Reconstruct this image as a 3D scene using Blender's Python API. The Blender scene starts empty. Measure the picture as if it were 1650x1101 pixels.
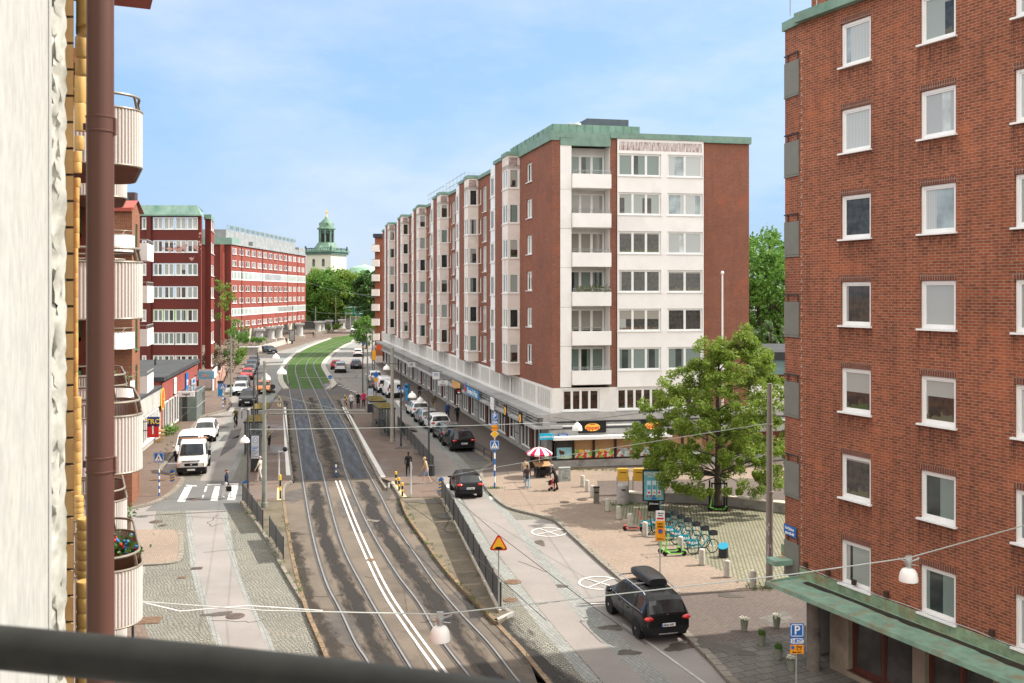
import bpy, bmesh, math, random
from mathutils import Vector, Matrix
R=math.radians; pi=math.pi
rnd=random.Random(7)
SC=bpy.context.scene; COL=SC.collection
# camera: level lens, 12.5 m above the street. Photo is 1650x1101, focal length 1550 px, horizon at row 472
F=1550.0; H=12.5; CX=825.0; HY=472.0
def P(px,py,z=0.0):
    Y=F*(H-z)/(py-HY); return Vector(((px-CX)/F*Y,Y,z))
def PY(px,py,Y):
    return Vector(((px-CX)/F*Y,Y,H-(py-HY)/F*Y))
def V(*a): return Vector(a)
# ------------------------------------------------------------------ mesh builder
class MB:
    def __init__(s): s.v=[];s.f=[];s.m=[];s.c=0;s.M=None
    def mat(s,i): s.c=i; return s
    def pt(s,p):
        p=Vector(p)
        if s.M is not None: p=s.M@p
        s.v.append(p); return len(s.v)-1
    def face(s,pts):
        s.f.append([s.pt(p) for p in pts]); s.m.append(s.c)
    def fi(s,idx): s.f.append(list(idx)); s.m.append(s.c)
    def box(s,x0,x1,y0,y1,z0,z1):
        i=[s.pt((x,y,z)) for z in (z0,z1) for x,y in ((x0,y0),(x1,y0),(x1,y1),(x0,y1))]
        for q in ((3,2,1,0),(4,5,6,7),(0,1,5,4),(1,2,6,5),(2,3,7,6),(3,0,4,7)): s.fi([i[k] for k in q])
        return s
    def ob(s,o,d,n,l0,l1,d0,d1,z0,z1):
        # oriented box: o 2D origin, d direction, n outward normal
        q=[]
        for z in (z0,z1):
            for l,e in ((l0,d0),(l1,d0),(l1,d1),(l0,d1)):
                q.append(s.pt((o[0]+d[0]*l+n[0]*e,o[1]+d[1]*l+n[1]*e,z)))
        for k in ((3,2,1,0),(4,5,6,7),(0,1,5,4),(1,2,6,5),(2,3,7,6),(3,0,4,7)): s.fi([q[j] for j in k])
        return s
    def prism(s,poly,z0,z1,bottom=True):
        n=len(poly)
        a=sum(poly[i][0]*poly[(i+1)%n][1]-poly[(i+1)%n][0]*poly[i][1] for i in range(n))
        if a<0: poly=poly[::-1]
        b=[s.pt((p[0],p[1],z0)) for p in poly]; t=[s.pt((p[0],p[1],z1)) for p in poly]
        s.fi(t)
        if bottom: s.fi(b[::-1])
        for i in range(n): s.fi([b[i],b[(i+1)%n],t[(i+1)%n],t[i]])
        return s
    def flat(s,poly,z):
        n=len(poly)
        a=sum(poly[i][0]*poly[(i+1)%n][1]-poly[(i+1)%n][0]*poly[i][1] for i in range(n))
        if a<0: poly=poly[::-1]
        s.fi([s.pt((p[0],p[1],z)) for p in poly]); return s
    def tube(s,pts,r,n=8,cap=True):
        pts=[Vector(p) for p in pts]; rings=[]; N=len(pts)
        up=None
        for i,p in enumerate(pts):
            t=(pts[min(i+1,N-1)]-pts[max(i-1,0)]).normalized()
            if up is None:
                up=Vector((0,0,1)) if abs(t.z)<.9 else Vector((1,0,0))
            a=t.cross(up)
            if a.length<1e-4: a=t.cross(Vector((0,1,0)))
            a.normalize(); b=a.cross(t).normalized(); up=b
            rr=r[i] if isinstance(r,list) else r
            if not isinstance(rr,(list,tuple)): rr=(rr,rr)
            rings.append([s.pt(p+a*rr[0]*math.cos(2*pi*k/n)+b*rr[1]*math.sin(2*pi*k/n)) for k in range(n)])
        for i in range(N-1):
            for k in range(n):
                s.fi([rings[i][k],rings[i+1][k],rings[i+1][(k+1)%n],rings[i][(k+1)%n]])
        if cap:
            s.fi(rings[0]); s.fi(rings[-1][::-1])
        return s
    def lathe(s,prof,c=(0,0,0),n=16,T=None):
        rings=[]
        for r,z in prof:
            ring=[]
            for k in range(n):
                p=Vector((r*math.cos(2*pi*k/n),r*math.sin(2*pi*k/n),z))
                if T is not None: p=T@p
                ring.append(s.pt(p+Vector(c)))
            rings.append(ring)
        for i in range(len(rings)-1):
            for k in range(n): s.fi([rings[i][k],rings[i][(k+1)%n],rings[i+1][(k+1)%n],rings[i+1][k]])
        s.fi(rings[0][::-1]); s.fi(rings[-1])
        return s
    def ell(s,c,r,n=12,m=8,T=None):
        prof=[]
        rings=[]
        for j in range(1,m):
            th=pi*j/m; ring=[]
            for k in range(n):
                p=Vector((r[0]*math.sin(th)*math.cos(2*pi*k/n),r[1]*math.sin(th)*math.sin(2*pi*k/n),-r[2]*math.cos(th)))
                if T is not None: p=T@p
                ring.append(s.pt(p+Vector(c)))
            rings.append(ring)
        lo=Vector((0,0,-r[2])); hi=Vector((0,0,r[2]))
        if T is not None: lo=T@lo; hi=T@hi
        a=s.pt(lo+Vector(c)); b=s.pt(hi+Vector(c))
        for k in range(n):
            s.fi([a,rings[0][(k+1)%n],rings[0][k]]); s.fi([b,rings[-1][k],rings[-1][(k+1)%n]])
        for i in range(len(rings)-1):
            for k in range(n): s.fi([rings[i][k],rings[i][(k+1)%n],rings[i+1][(k+1)%n],rings[i+1][k]])
        return s
    def strip(s,A,B,z=None):
        n=len(A)
        a=[s.pt(p if z is None else (p[0],p[1],z)) for p in A]; b=[s.pt(p if z is None else (p[0],p[1],z)) for p in B]
        for i in range(n-1): s.fi([a[i],b[i],b[i+1],a[i+1]])
        return s
    def wall(s,o,d,n,L,z0,z1,ops=(),dep=.12,l0=0.0,rm=None):
        # wall face with openings (l0,l1,z0,z1) and reveals of depth dep; n = outward normal
        xs=sorted(set([l0,L]+[v for q in ops for v in q[:2] if l0<v<L])); zs=sorted(set([z0,z1]+[v for q in ops for v in q[2:4] if z0<v<z1]))
        def p(l,z,e=0): return (o[0]+d[0]*l-n[0]*e,o[1]+d[1]*l-n[1]*e,z)
        fl=(d[0]*(-n[1])+d[1]*n[0])<0   # orientation
        def q(*a): s.face(a if not fl else a[::-1])
        for j in range(len(zs)-1):
            zc=(zs[j]+zs[j+1])/2; run=None
            for i in range(len(xs)-1):
                xc=(xs[i]+xs[i+1])/2
                ins=any(a<xc<b and c<zc<e for a,b,c,e in [w[:4] for w in ops])
                if not ins and run is None: run=xs[i]
                if (ins or i==len(xs)-2) and run is not None:
                    e=xs[i] if ins else xs[i+1]
                    q(p(run,zs[j]),p(e,zs[j]),p(e,zs[j+1]),p(run,zs[j+1])); run=None
        c=s.c
        if rm is not None: s.c=rm
        for w in ops:
            a,b,e,g=w[:4]
            q(p(a,e),p(a,e,dep),p(b,e,dep),p(b,e)); q(p(a,g,dep),p(a,g),p(b,g),p(b,g,dep))
            q(p(a,e,dep),p(a,e),p(a,g),p(a,g,dep)); q(p(b,e),p(b,e,dep),p(b,g,dep),p(b,g))
        s.c=c
        return s
    def build(s,name,mats,parent=None,smooth=0,loc=None,rz=0.0,uv=True):
        me=bpy.data.meshes.new(name)
        me.from_pydata([tuple(p) for p in s.v],[],s.f)
        if not isinstance(mats,(list,tuple)): mats=[mats]
        for m in mats: me.materials.append(m)
        me.polygons.foreach_set('material_index',s.m)
        if uv:
            u=me.uv_layers.new(name='UVMap'); dat=[0.0]*(2*len(me.loops))
            for p in me.polygons:
                n=p.normal
                if abs(n.z)>.7: tx,ty,hz=1,0,True
                else:
                    l=math.hypot(n.x,n.y) or 1; tx,ty,hz=-n.y/l,n.x/l,False
                for li in p.loop_indices:
                    co=s.v[me.loops[li].vertex_index]
                    if hz: dat[2*li]=co[0]; dat[2*li+1]=co[1]
                    else: dat[2*li]=co[0]*tx+co[1]*ty; dat[2*li+1]=co[2]
            u.data.foreach_set('uv',dat)
        if smooth:
            me.shade_smooth(); me.set_sharp_from_angle(angle=R(smooth))
        me.update()
        o=bpy.data.objects.new(name,me); COL.objects.link(o)
        if parent is not None: o.parent=parent
        if loc is not None: o.location=loc
        if rz: o.rotation_euler=(0,0,rz)
        return o
def T(name,label,cat,loc=(0,0,0),rz=0.0,group=None):
    o=bpy.data.objects.new(name,None); COL.objects.link(o); o.empty_display_size=.3
    o.location=loc; o.rotation_euler=(0,0,rz); return tag(o,label,cat,group)
def tag(o,label,cat,group=None):
    o['label']=label; o['category']=cat
    if group: o['group']=group
    return o
def st(o,kind='structure'): o['kind']=kind; return o
def put(name,me,parent,loc=(0,0,0),rz=0.0):
    o=bpy.data.objects.new(name,me); COL.objects.link(o); o.parent=parent; o.location=loc; o.rotation_euler=(0,0,rz); return o
def tree(o):
    r=[o]
    for c in o.children: r+=tree(c)
    return r
def clone(o,loc,rz,label,group=None,swap=None,scale=None):
    def rec(a,par):
        b=a.copy(); COL.objects.link(b)
        if par is not None: b.parent=par
        if swap and b.type=='MESH':
            for i,sl in enumerate(b.material_slots):
                nm_=swap.get(sl.material.name) if sl.material else None
                if nm_: sl.link='OBJECT'; sl.material=nm_
        for c in a.children: rec(c,b)
        return b
    r=rec(o,None); r.location=loc; r.rotation_euler=(0,0,rz); r['label']=label
    if group: r['group']=group
    if scale: r.scale=scale
    return r
def cr(pts,n=6):
    # Catmull-Rom through points
    pts=[Vector(p) for p in pts]; out=[]
    for i in range(len(pts)-1):
        p0=pts[max(i-1,0)];p1=pts[i];p2=pts[i+1];p3=pts[min(i+2,len(pts)-1)]
        for k in range(n):
            t=k/n
            out.append(.5*((2*p1)+(p2-p0)*t+(2*p0-5*p1+4*p2-p3)*t*t+(3*p1-p0-3*p2+p3)*t**3))
    out.append(pts[-1]); return out
def rs(pts,n):
    # resample polyline to n points
    L=[0.0]
    for i in range(1,len(pts)): L.append(L[-1]+(pts[i]-pts[i-1]).length)
    out=[];j=0
    for k in range(n):
        t=L[-1]*k/(n-1)
        while j<len(pts)-2 and L[j+1]<t: j+=1
        e=(t-L[j])/max(L[j+1]-L[j],1e-9); out.append(pts[j].lerp(pts[j+1],e))
    return out
def PL(pp,z=0.0,n=5): return cr([P(x,y,z) for x,y in pp],n)
def off(pts,w):
    out=[]
    for i,p in enumerate(pts):
        t=(pts[min(i+1,len(pts)-1)]-pts[max(i-1,0)]); t.z=0; t.normalize()
        out.append(p+Vector((-t.y,t.x,0))*w)
    return out
# ------------------------------------------------------------------ materials
MATS={}
def _mk(name):
    m=bpy.data.materials.new(name); m.use_nodes=True; nt=m.node_tree; nt.nodes.clear()
    o=nt.nodes.new('ShaderNodeOutputMaterial'); b=nt.nodes.new('ShaderNodeBsdfPrincipled')
    nt.links.new(b.outputs[0],o.inputs[0]); MATS[name]=m; return m,nt,b
def N(nt,t,**k):
    n=nt.nodes.new('ShaderNode'+t)
    for a,v in k.items():
        if a in n.inputs and not hasattr(n,a): n.inputs[a].default_value=v
        else:
            try: setattr(n,a,v)
            except Exception: n.inputs[a].default_value=v
    return n
def c4(c): return (c[0],c[1],c[2],1)
def mixc(nt,f,a,b,mode='MIX'):
    n=nt.nodes.new('ShaderNodeMix'); n.data_type='RGBA'; n.blend_type=mode
    for i,v in ((0,f),(6,a),(7,b)):
        if hasattr(v,'default_value'): nt.links.new(v,n.inputs[i])
        elif i==0: n.inputs[0].default_value=v
        else: n.inputs[i].default_value=c4(v)
    return n.outputs[2]
def noise(nt,vec,scale,detail=3,rough=.55,lo=None,hi=None):
    n=nt.nodes.new('ShaderNodeTexNoise'); n.inputs['Scale'].default_value=scale; n.inputs['Detail'].default_value=detail; n.inputs['Roughness'].default_value=rough
    nt.links.new(vec,n.inputs['Vector'])
    if lo is None: return n.outputs[0]
    r=nt.nodes.new('ShaderNodeMapRange'); r.inputs[1].default_value=lo; r.inputs[2].default_value=hi; nt.links.new(n.outputs[0],r.inputs[0]); return r.outputs[0]
def coord(nt,k='Object',scale=None):
    o=nt.nodes.new('ShaderNodeTexCoord').outputs[k]
    if scale:
        m=nt.nodes.new('ShaderNodeMapping'); m.inputs['Scale'].default_value=scale; nt.links.new(o,m.inputs[0]); o=m.outputs[0]
    return o
def bump(nt,b,h,strength=.3,dist=.02):
    n=nt.nodes.new('ShaderNodeBump'); n.inputs['Strength'].default_value=strength; n.inputs['Distance'].default_value=dist
    nt.links.new(h,n.inputs['Height']); nt.links.new(n.outputs[0],b.inputs['Normal'])
def M(name,col,rough=.7,metal=0.0,var=.12,scale=2.0,bmp=0.0,spec=.22,coat=0.0,stain=None,sts=.6,fine=0,cs=None):
    if name in MATS: return MATS[name]
    m,nt,b=_mk(name); co=coord(nt,'Object',cs)
    f=noise(nt,co,scale,4,.6,.3,.7)
    c=mixc(nt,f,[v*(1-var) for v in col],[min(v*(1+var),1) for v in col])
    if fine:
        g=noise(nt,co,fine,2,.6,.35,.65); c=mixc(nt,g,mixc(nt,.18,c,(0,0,0)),c)
    if stain is not None:
        g=noise(nt,co,sts,5,.65,.52,.68); c=mixc(nt,g,c,stain)
    nt.links.new(c,b.inputs['Base Color'])
    b.inputs['Roughness'].default_value=rough; b.inputs['Metallic'].default_value=metal; b.inputs['Specular IOR Level'].default_value=spec
    if coat: b.inputs['Coat Weight'].default_value=coat; b.inputs['Coat Roughness'].default_value=.05
    if bmp: bump(nt,b,noise(nt,co,fine or scale*6,3),bmp)
    return m
def BR(name,c1,c2,mort,bw,bh,ms,rough=.85,blot=None,blotf=.5,warp=0.0,rot=0.0,off=.5,squash=1.0,bmp=.4,bs=.35,wet=None,streak=0):
    m,nt,b=_mk(name); co=coord(nt,'UV')
    mp=nt.nodes.new('ShaderNodeMapping'); mp.inputs['Rotation'].default_value=(0,0,rot); nt.links.new(co,mp.inputs[0]); vec=mp.outputs[0]
    if warp:
        nz=nt.nodes.new('ShaderNodeTexNoise'); nz.inputs['Scale'].default_value=.8; nt.links.new(co,nz.inputs['Vector'])
        mm=nt.nodes.new('ShaderNodeVectorMath'); mm.operation='SCALE'; mm.inputs['Scale'].default_value=warp; nt.links.new(nz.outputs['Color'],mm.inputs[0])
        ad=nt.nodes.new('ShaderNodeVectorMath'); nt.links.new(vec,ad.inputs[0]); nt.links.new(mm.outputs[0],ad.inputs[1]); vec=ad.outputs[0]
    t=nt.nodes.new('ShaderNodeTexBrick'); t.offset=off
    for k,v in (('Scale',1.0),('Mortar Size',ms),('Mortar Smooth',.1),('Bias',0.0),('Brick Width',bw),('Row Height',bh)): t.inputs[k].default_value=v
    t.inputs['Color1'].default_value=c4(c1); t.inputs['Color2'].default_value=c4(c2); t.inputs['Mortar'].default_value=c4(mort)
    nt.links.new(vec,t.inputs['Vector']); c=t.outputs[0]
    f=noise(nt,co,bs,4,.65,.35,.7); c=mixc(nt,f,mixc(nt,.22,c,(.02,.015,.012)),c)
    f2=noise(nt,co,7.0,3,.65,.3,.7); c=mixc(nt,f2,mixc(nt,.30,c,(0,0,0)),c)
    if blot is not None:
        g=noise(nt,co,blotf,5,.7,.55,.7); c=mixc(nt,g,c,mixc(nt,.55,c,blot))
    if streak:
        g=noise(nt,coord(nt,'UV',(2.2,.16,1)),1.6,5,.7,.48,.72); c=mixc(nt,g,c,mixc(nt,streak,c,(.03,.02,.017)))
    nt.links.new(c,b.inputs['Base Color']); b.inputs['Roughness'].default_value=rough; b.inputs['Specular IOR Level'].default_value=.15
    if wet:
        g=noise(nt,co,wet,4,.6,.5,.62); rr=nt.nodes.new('ShaderNodeMapRange'); rr.inputs[3].default_value=rough; rr.inputs[4].default_value=.35; nt.links.new(g,rr.inputs[0]); nt.links.new(rr.outputs[0],b.inputs['Roughness'])
    if bmp: bump(nt,b,t.outputs['Fac'],-bmp,.012)
    return m
def GL(name,tint,rough=.04,curt=None,cfreq=9.0,spec=.55,part=.5,inside=False):
    # window glass in front of a room or drawn curtain
    m,nt,b=_mk(name); co=coord(nt)
    inf=nt.nodes.new('ShaderNodeObjectInfo').outputs['Random']
    base=mixc(nt,noise(nt,co,1.1,3,.5,.35,.65),tint,[v*1.9+.012 for v in tint])
    sx0=nt.nodes.new('ShaderNodeSeparateXYZ'); nt.links.new(co,sx0.inputs[0])
    def mth(op,a,b_,c_=None):
        m_=nt.nodes.new('ShaderNodeMath'); m_.operation=op
        for i,x in enumerate((a,b_,c_)):
            if x is None: continue
            if hasattr(x,'default_value'): nt.links.new(x,m_.inputs[i])
            else: m_.inputs[i].default_value=x
        return m_.outputs[0]
    if inside:
        ra=mth('FRACT',mth('MULTIPLY',inf,7.31),0); rb=mth('FRACT',mth('MULTIPLY',inf,23.7),0); rc=mth('FRACT',mth('MULTIPLY',inf,51.3),0)
        fold=nt.nodes.new('ShaderNodeTexWave'); fold.inputs['Scale'].default_value=7; fold.inputs['Distortion'].default_value=2; nt.links.new(co,fold.inputs['Vector'])
        blob=noise(nt,co,4.5,3,.6,.40,.60); base=mixc(nt,mth('MULTIPLY',blob,.8),base,mixc(nt,rc,(.085,.035,.018),(.05,.065,.06)))
        cc0=mixc(nt,fold.outputs[0],mixc(nt,rc,(.20,.19,.17),(.30,.31,.29)),mixc(nt,rc,(.34,.32,.29),(.45,.46,.44)))
        base=mixc(nt,mth('LESS_THAN',sx0.outputs[0],mth('MULTIPLY_ADD',ra,1.1,-.45)),base,cc0)
        base=mixc(nt,mth('GREATER_THAN',sx0.outputs[2],mth('MULTIPLY_ADD',rb,-1.3,1.95)),base,mixc(nt,rc,(.36,.37,.35),(.28,.25,.21)))
        pl=mth('LESS_THAN',sx0.outputs[2],mth('MULTIPLY_ADD',noise(nt,co,5.0,2,.6),.75,-.10)); pl=mth('MULTIPLY',pl,mth('GREATER_THAN',rb,.35)); base=mixc(nt,pl,base,mixc(nt,ra,(.04,.075,.02),(.14,.10,.07)))
    if curt is not None:
        w=nt.nodes.new('ShaderNodeTexWave'); w.inputs['Scale'].default_value=cfreq; w.inputs['Distortion'].default_value=1.5; w.inputs['Detail'].default_value=1; nt.links.new(co,w.inputs['Vector'])
        cc=mixc(nt,w.outputs[0],[v*.72 for v in curt],curt)
        sx=nt.nodes.new('ShaderNodeSeparateXYZ'); nt.links.new(co,sx.inputs[0])
        a=nt.nodes.new('ShaderNodeMath'); a.operation='SINE'
        ml=nt.nodes.new('ShaderNodeMath'); ml.operation='MULTIPLY_ADD'; ml.inputs[1].default_value=3.1; nt.links.new(sx.outputs[0],ml.inputs[0])
        m2=nt.nodes.new('ShaderNodeMath'); m2.operation='MULTIPLY'; m2.inputs[1].default_value=12.0; nt.links.new(inf,m2.inputs[0]); nt.links.new(m2.outputs[0],ml.inputs[2])
        nt.links.new(ml.outputs[0],a.inputs[0])
        g=nt.nodes.new('ShaderNodeMath'); g.operation='GREATER_THAN'; g.inputs[1].default_value=part; nt.links.new(a.outputs[0],g.inputs[0])
        base=mixc(nt,g.outputs[0],cc,base)
    nt.links.new(base,b.inputs['Base Color']); b.inputs['Roughness'].default_value=rough; b.inputs['Specular IOR Level'].default_value=spec
    b.inputs['Coat Weight'].default_value=0.0
    return m
def LF(name,c1,c2,trans=.3):
    m,nt,b=_mk(name)
    g=nt.nodes.new('ShaderNodeNewGeometry'); co=coord(nt)
    c=mixc(nt,g.outputs['Random Per Island'],c1,c2)
    c=mixc(nt,noise(nt,co,.5,2,.5,.4,.65),c,mixc(nt,.4,c,c2))
    nt.links.new(c,b.inputs['Base Color']); b.inputs['Roughness'].default_value=.55; b.inputs['Specular IOR Level'].default_value=.3
    tr=nt.nodes.new('ShaderNodeBsdfTranslucent'); nt.links.new(c,tr.inputs[0]); mx=nt.nodes.new('ShaderNodeMixShader'); mx.inputs[0].default_value=trans
    out=[n for n in nt.nodes if n.type=='OUTPUT_MATERIAL'][0]
    nt.links.new(b.outputs[0],mx.inputs[1]); nt.links.new(tr.outputs[0],mx.inputs[2]); nt.links.new(mx.outputs[0],out.inputs[0])
    return m
# common
WHITE=M('white_paint',(.72,.70,.66),.6,var=.06); WMET=M('white_metal',(.78,.78,.76),.4,var=.05)
CREAM=M('cream_panel',(.74,.675,.62),.75,var=.05,scale=.8,stain=(.60,.52,.47),sts=.35)
WPLAS=M('white_render',(.80,.78,.75),.85,var=.05,scale=.6,stain=(.74,.715,.69),sts=.5)
DARK=M('dark_metal',(.035,.036,.038),.45,var=.2); BLACK=M('black_plastic',(.012,.012,.013),.5,var=.2); RUB=M('tyre_rubber',(.018,.018,.018),.85,var=.2)
GREY=M('grey_metal',(.33,.34,.33),.5,.3,var=.12); GALV=M('galvanised',(.42,.43,.42),.45,.6,var=.15,scale=6)
CONC=M('concrete',(.34,.325,.30),.9,var=.16,scale=1.5,stain=(.2,.18,.16),sts=.8,fine=40,bmp=.15)
STONE=M('grey_stone',(.36,.355,.34),.8,var=.12,scale=1.2,stain=(.26,.25,.24),sts=.4)
COPPER=M('green_copper',(.185,.285,.232),.6,var=.22,scale=1.4,stain=(.10,.20,.15),sts=.7)
YEL=M('yellow_paint',(.75,.47,.03),.5,var=.06); BLUE=M('sign_blue',(.02,.13,.42),.4,var=.04); RED=M('sign_red',(.55,.03,.025),.4,var=.05); ORG=M('sign_orange',(.8,.30,.02),.4,var=.05)
SWHT=M('sign_white',(.8,.8,.78),.45,var=.03); LAMPW=M('lamp_white',(.8,.78,.74),.35,var=.04)
GLD=GL('dark_glass',(.012,.014,.015)); GLC=GL('curtain_glass',(.015,.018,.018),curt=(.34,.38,.35),inside=True); GLG=GL('green_curtain_glass',(.02,.026,.025),curt=(.20,.26,.235),part=.75)
GLB=GL('blind_glass',(.30,.33,.32),curt=(.5,.53,.52),cfreq=.01,part=.9); GLR=GL('room_glass',(.014,.011,.010),inside=True)
GLP=GL('pale_curtain_glass',(.20,.24,.25),curt=(.50,.53,.52),cfreq=5.0,part=.2)
GLASSES=[GLD,GLC,GLG,GLB,GLR]
BRICK=BR('red_brick',(.325,.090,.053),(.225,.064,.041),(.36,.25,.18),.25,.077,.010,bs=.22,streak=.16,blot=(.36,.11,.06),blotf=.5)
BRICKR=BR('rustic_brick',(.40,.114,.056),(.235,.068,.038),(.40,.265,.18),.25,.085,.010,blot=(.46,.145,.065),blotf=.42,bs=.45,streak=.35)
def text(s,size,mat,parent,loc,rz,name='lettering',align='CENTER',tilt=pi/2,sx=1.0,ext=.008):
    cu=bpy.data.curves.new('t','FONT'); cu.body=s; cu.size=size; cu.align_x=align; cu.align_y='CENTER'; cu.extrude=ext; cu.resolution_u=2; cu.offset=size*.012
    t=bpy.data.objects.new('t',cu); COL.objects.link(t); dg=bpy.context.evaluated_depsgraph_get()
    me=bpy.data.meshes.new_from_object(t.evaluated_get(dg)); bpy.data.objects.remove(t); bpy.data.curves.remove(cu)
    me.materials.clear(); me.materials.append(mat); me.name=name
    o=bpy.data.objects.new(name,me); COL.objects.link(o)
    if parent is not None: o.parent=parent
    o.location=loc; o.rotation_euler=(tilt,0,rz); o.scale=(sx,1,1); return o
# ------------------------------------------------------------------ ground
ASPH=M('asphalt',(.245,.222,.204),.88,var=.10,scale=.35,fine=22,stain=(.19,.17,.155),sts=.16,bmp=.12)
ASPD=M('dark_asphalt',(.105,.096,.091),.85,var=.16,scale=.5,fine=20,stain=(.07,.064,.06),sts=.25,bmp=.12)
ASPT=M('tram_asphalt',(.135,.110,.086),.88,var=.18,scale=.4,fine=24,stain=(.07,.056,.045),sts=.3,bmp=.15)
GRND=M('town_ground',(.20,.19,.17),.9,var=.15,scale=.1,fine=3)
PAVE=BR('brick_paving',(.23,.168,.132),(.19,.14,.112),(.11,.083,.067),.22,.11,.012,bs=.18,blot=(.13,.1,.085),blotf=.22,rot=.3,wet=.15)
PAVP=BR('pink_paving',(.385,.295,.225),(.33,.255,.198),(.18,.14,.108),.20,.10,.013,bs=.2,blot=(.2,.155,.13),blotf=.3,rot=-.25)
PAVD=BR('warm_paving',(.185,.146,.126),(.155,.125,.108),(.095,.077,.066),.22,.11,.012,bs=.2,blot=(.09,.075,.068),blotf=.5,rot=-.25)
PLAZ=BR('plaza_setts',(.35,.325,.235),(.29,.27,.195),(.11,.105,.062),.19,.19,.028,bs=.3,blot=(.19,.19,.115),blotf=.35,rot=.62,off=.5)
SETT=BR('granite_setts',(.325,.315,.268),(.245,.24,.204),(.085,.08,.063),.16,.115,.018,bs=.22,warp=.55,blot=(.20,.175,.13),blotf=.25,rot=.1,bmp=.6)
SETL=BR('smooth_setts',(.31,.315,.293),(.265,.268,.25),(.17,.17,.155),.35,.14,.010,bs=.25,rot=1.2)
SLAB=BR('paving_slabs',(.19,.172,.148),(.145,.132,.117),(.06,.054,.046),.62,.42,.014,bs=.4,rot=-.42,blot=(.12,.11,.1),blotf=.4)
ISLC=M('island_concrete',(.135,.112,.080),.9,var=.24,scale=.6,stain=(.065,.06,.036),sts=.35,fine=20,bmp=.15)
KERB=BR('granite_kerb',(.29,.26,.215),(.245,.22,.18),(.11,.095,.08),1.1,.5,.02,bs=.5)
KERT=BR('tan_kerb',(.27,.19,.12),(.22,.155,.10),(.10,.09,.06),1.0,.5,.02,bs=.5,blot=(.10,.10,.045),blotf=.6)
LINE=M('road_paint',(.55,.535,.50),.75,var=.07,scale=3,stain=(.5,.47,.43),sts=1.6)
TACT=M('yellow_tactile',(.50,.41,.22),.8,var=.1,scale=3)
def fl(name,pts,z,mat,px=True,pz=None):
    mb=MB(); mb.flat([P(x,y,z if pz is None else pz) for x,y in pts] if px else pts,z); return st(mb.build(name,mat))
def sl(name,A,B,z,mat,n=60):
    mb=MB(); mb.strip(rs(A,n),rs(B,n),z); return st(mb.build(name,mat))
def raised(name,pts,z,mat,px=True,side=None):
    mb=MB(); mb.prism([P(x,y,z) for x,y in pts] if px else pts,-.05,z,False); return st(mb.build(name,mat))
def sweep(mb,pts,w,z0,z1):
    A=off(pts,w/2); B=off(pts,-w/2)
    i=[[mb.pt((p[0],p[1],z)) for p in L] for L,z in ((A,z0),(A,z1),(B,z1),(B,z0))]
    for k in range(len(pts)-1):
        for q in range(3): mb.fi([i[q][k],i[q+1][k],i[q+1][k+1],i[q][k+1]])
    mb.fi([i[q][0] for q in (3,2,1,0)]); mb.fi([i[q][-1] for q in range(4)])
    return mb
def kerb(pp,w,z,mat,n=4,shift=0,px=True):
    pts=PL(pp,z,n) if px else pp
    if shift: pts=off(pts,shift)
    return st(sweep(MB(),pts,w,-.05,z+.012).build('kerb',mat))
# base sheet to the horizon
mb=MB(); n=48; c=mb.pt((0,300,-.03)); ring=[mb.pt((3000*math.cos(2*pi*k/n),300+3000*math.sin(2*pi*k/n),-.03)) for k in range(n)]
for k in range(n): mb.fi([c,ring[k],ring[(k+1)%n]])
st(mb.build('ground',GRND))
fl('road',[(-60,20),(60,20),(60,150),(-5,340),(-75,360),(-66,200),(-45,120),(-45,50)],0.0,ASPH,px=False)
# --- left roadway
lane1L=[(420,1140),(385,1090),(358.5,1037),(339,986),(330,954),(317,919),(315,899),(312,860),(310,822)]
strip1L=[(405,1140),(372,1090),(350,1043),(331,992),(317,954),(307.5,919),(306,899),(302,860),(299,823)]
lane1R=[(500,1140),(465,1095),(435,1050),(409.5,999),(387,948),(371,903),(362,860),(355,822)]
strip1R=[(515,1140),(478,1095),(448,1053),(429,1015),(403,967),(384,916),(372,860),(365,822)]
kerb1=[(560,1125),(531,1064),(518,1043),(502,1005),(491,970),(480,954),(451,903),(425.5,858),(400,826.5),(389,807)]
edge1=[(100,1140),(150,1080),(190,1020),(228,940),(240,880),(248,845),(252,823)]
sl('sett_paving',PL(edge1),PL(strip1L),.004,SETT); sl('sett_strip',PL(strip1L),PL(lane1L),.006,SETL)
sl('road_lane',PL(lane1L),PL(lane1R),.004,ASPH); sl('sett_strip',PL(lane1R),PL(strip1R),.006,SETL)
sl('sett_paving',PL(strip1R),PL(kerb1),.004,SETT)
fl('crossing_asphalt',[(284,782),(296,775),(398,775),(392,822),(234,823.5),(262,801)],.008,M('smooth_asphalt',(.135,.135,.13),.8,var=.1,scale=.6,fine=20))
fl('road_lane',[(320,778),(332,754),(352,726),(370,696),(379,672),(400,668),(394,704),(380,738),(366,772)],.004,ASPH)
sl('sett_strip',PL([(338,731),(354,698),(367,674)]),PL([(350,731),(367,696),(378,670)]),.006,SETL)
sl('sett_strip',PL([(364,774),(380,738),(394,704),(408,668)]),PL([(374,774),(389,738),(402,704),(414,668)]),.006,SETL)
sl('sett_paving',PL([(374,774),(389,738),(402,704),(414,668)]),PL([(397,776),(402,740),(410,704),(424,668)]),.004,SETT)
fl('sett_paving',[(290,775),(322,775),(334,752),(315,752),(300,765)],.006,SETT)
fl('asphalt_patch',[(364,712),(388,700),(379,720),(353,737)],.008,ASPD); fl('asphalt_patch',[(372,694),(390,690),(384,705),(366,709)],.008,ASPD)
fl('asphalt_patch',[(298,742),(336,700),(350,684),(331,748)],.006,ASPD)
sl('road_lane',PL([(374,660),(400,600),(420,577),(470,560),(540,546)]),PL([(420,660),(434,620),(445,580),(462,568),(490,556),(545,546)]),.004,M('rosy_asphalt',(.235,.210,.192),.88,var=.1,scale=.4,fine=20))
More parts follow.
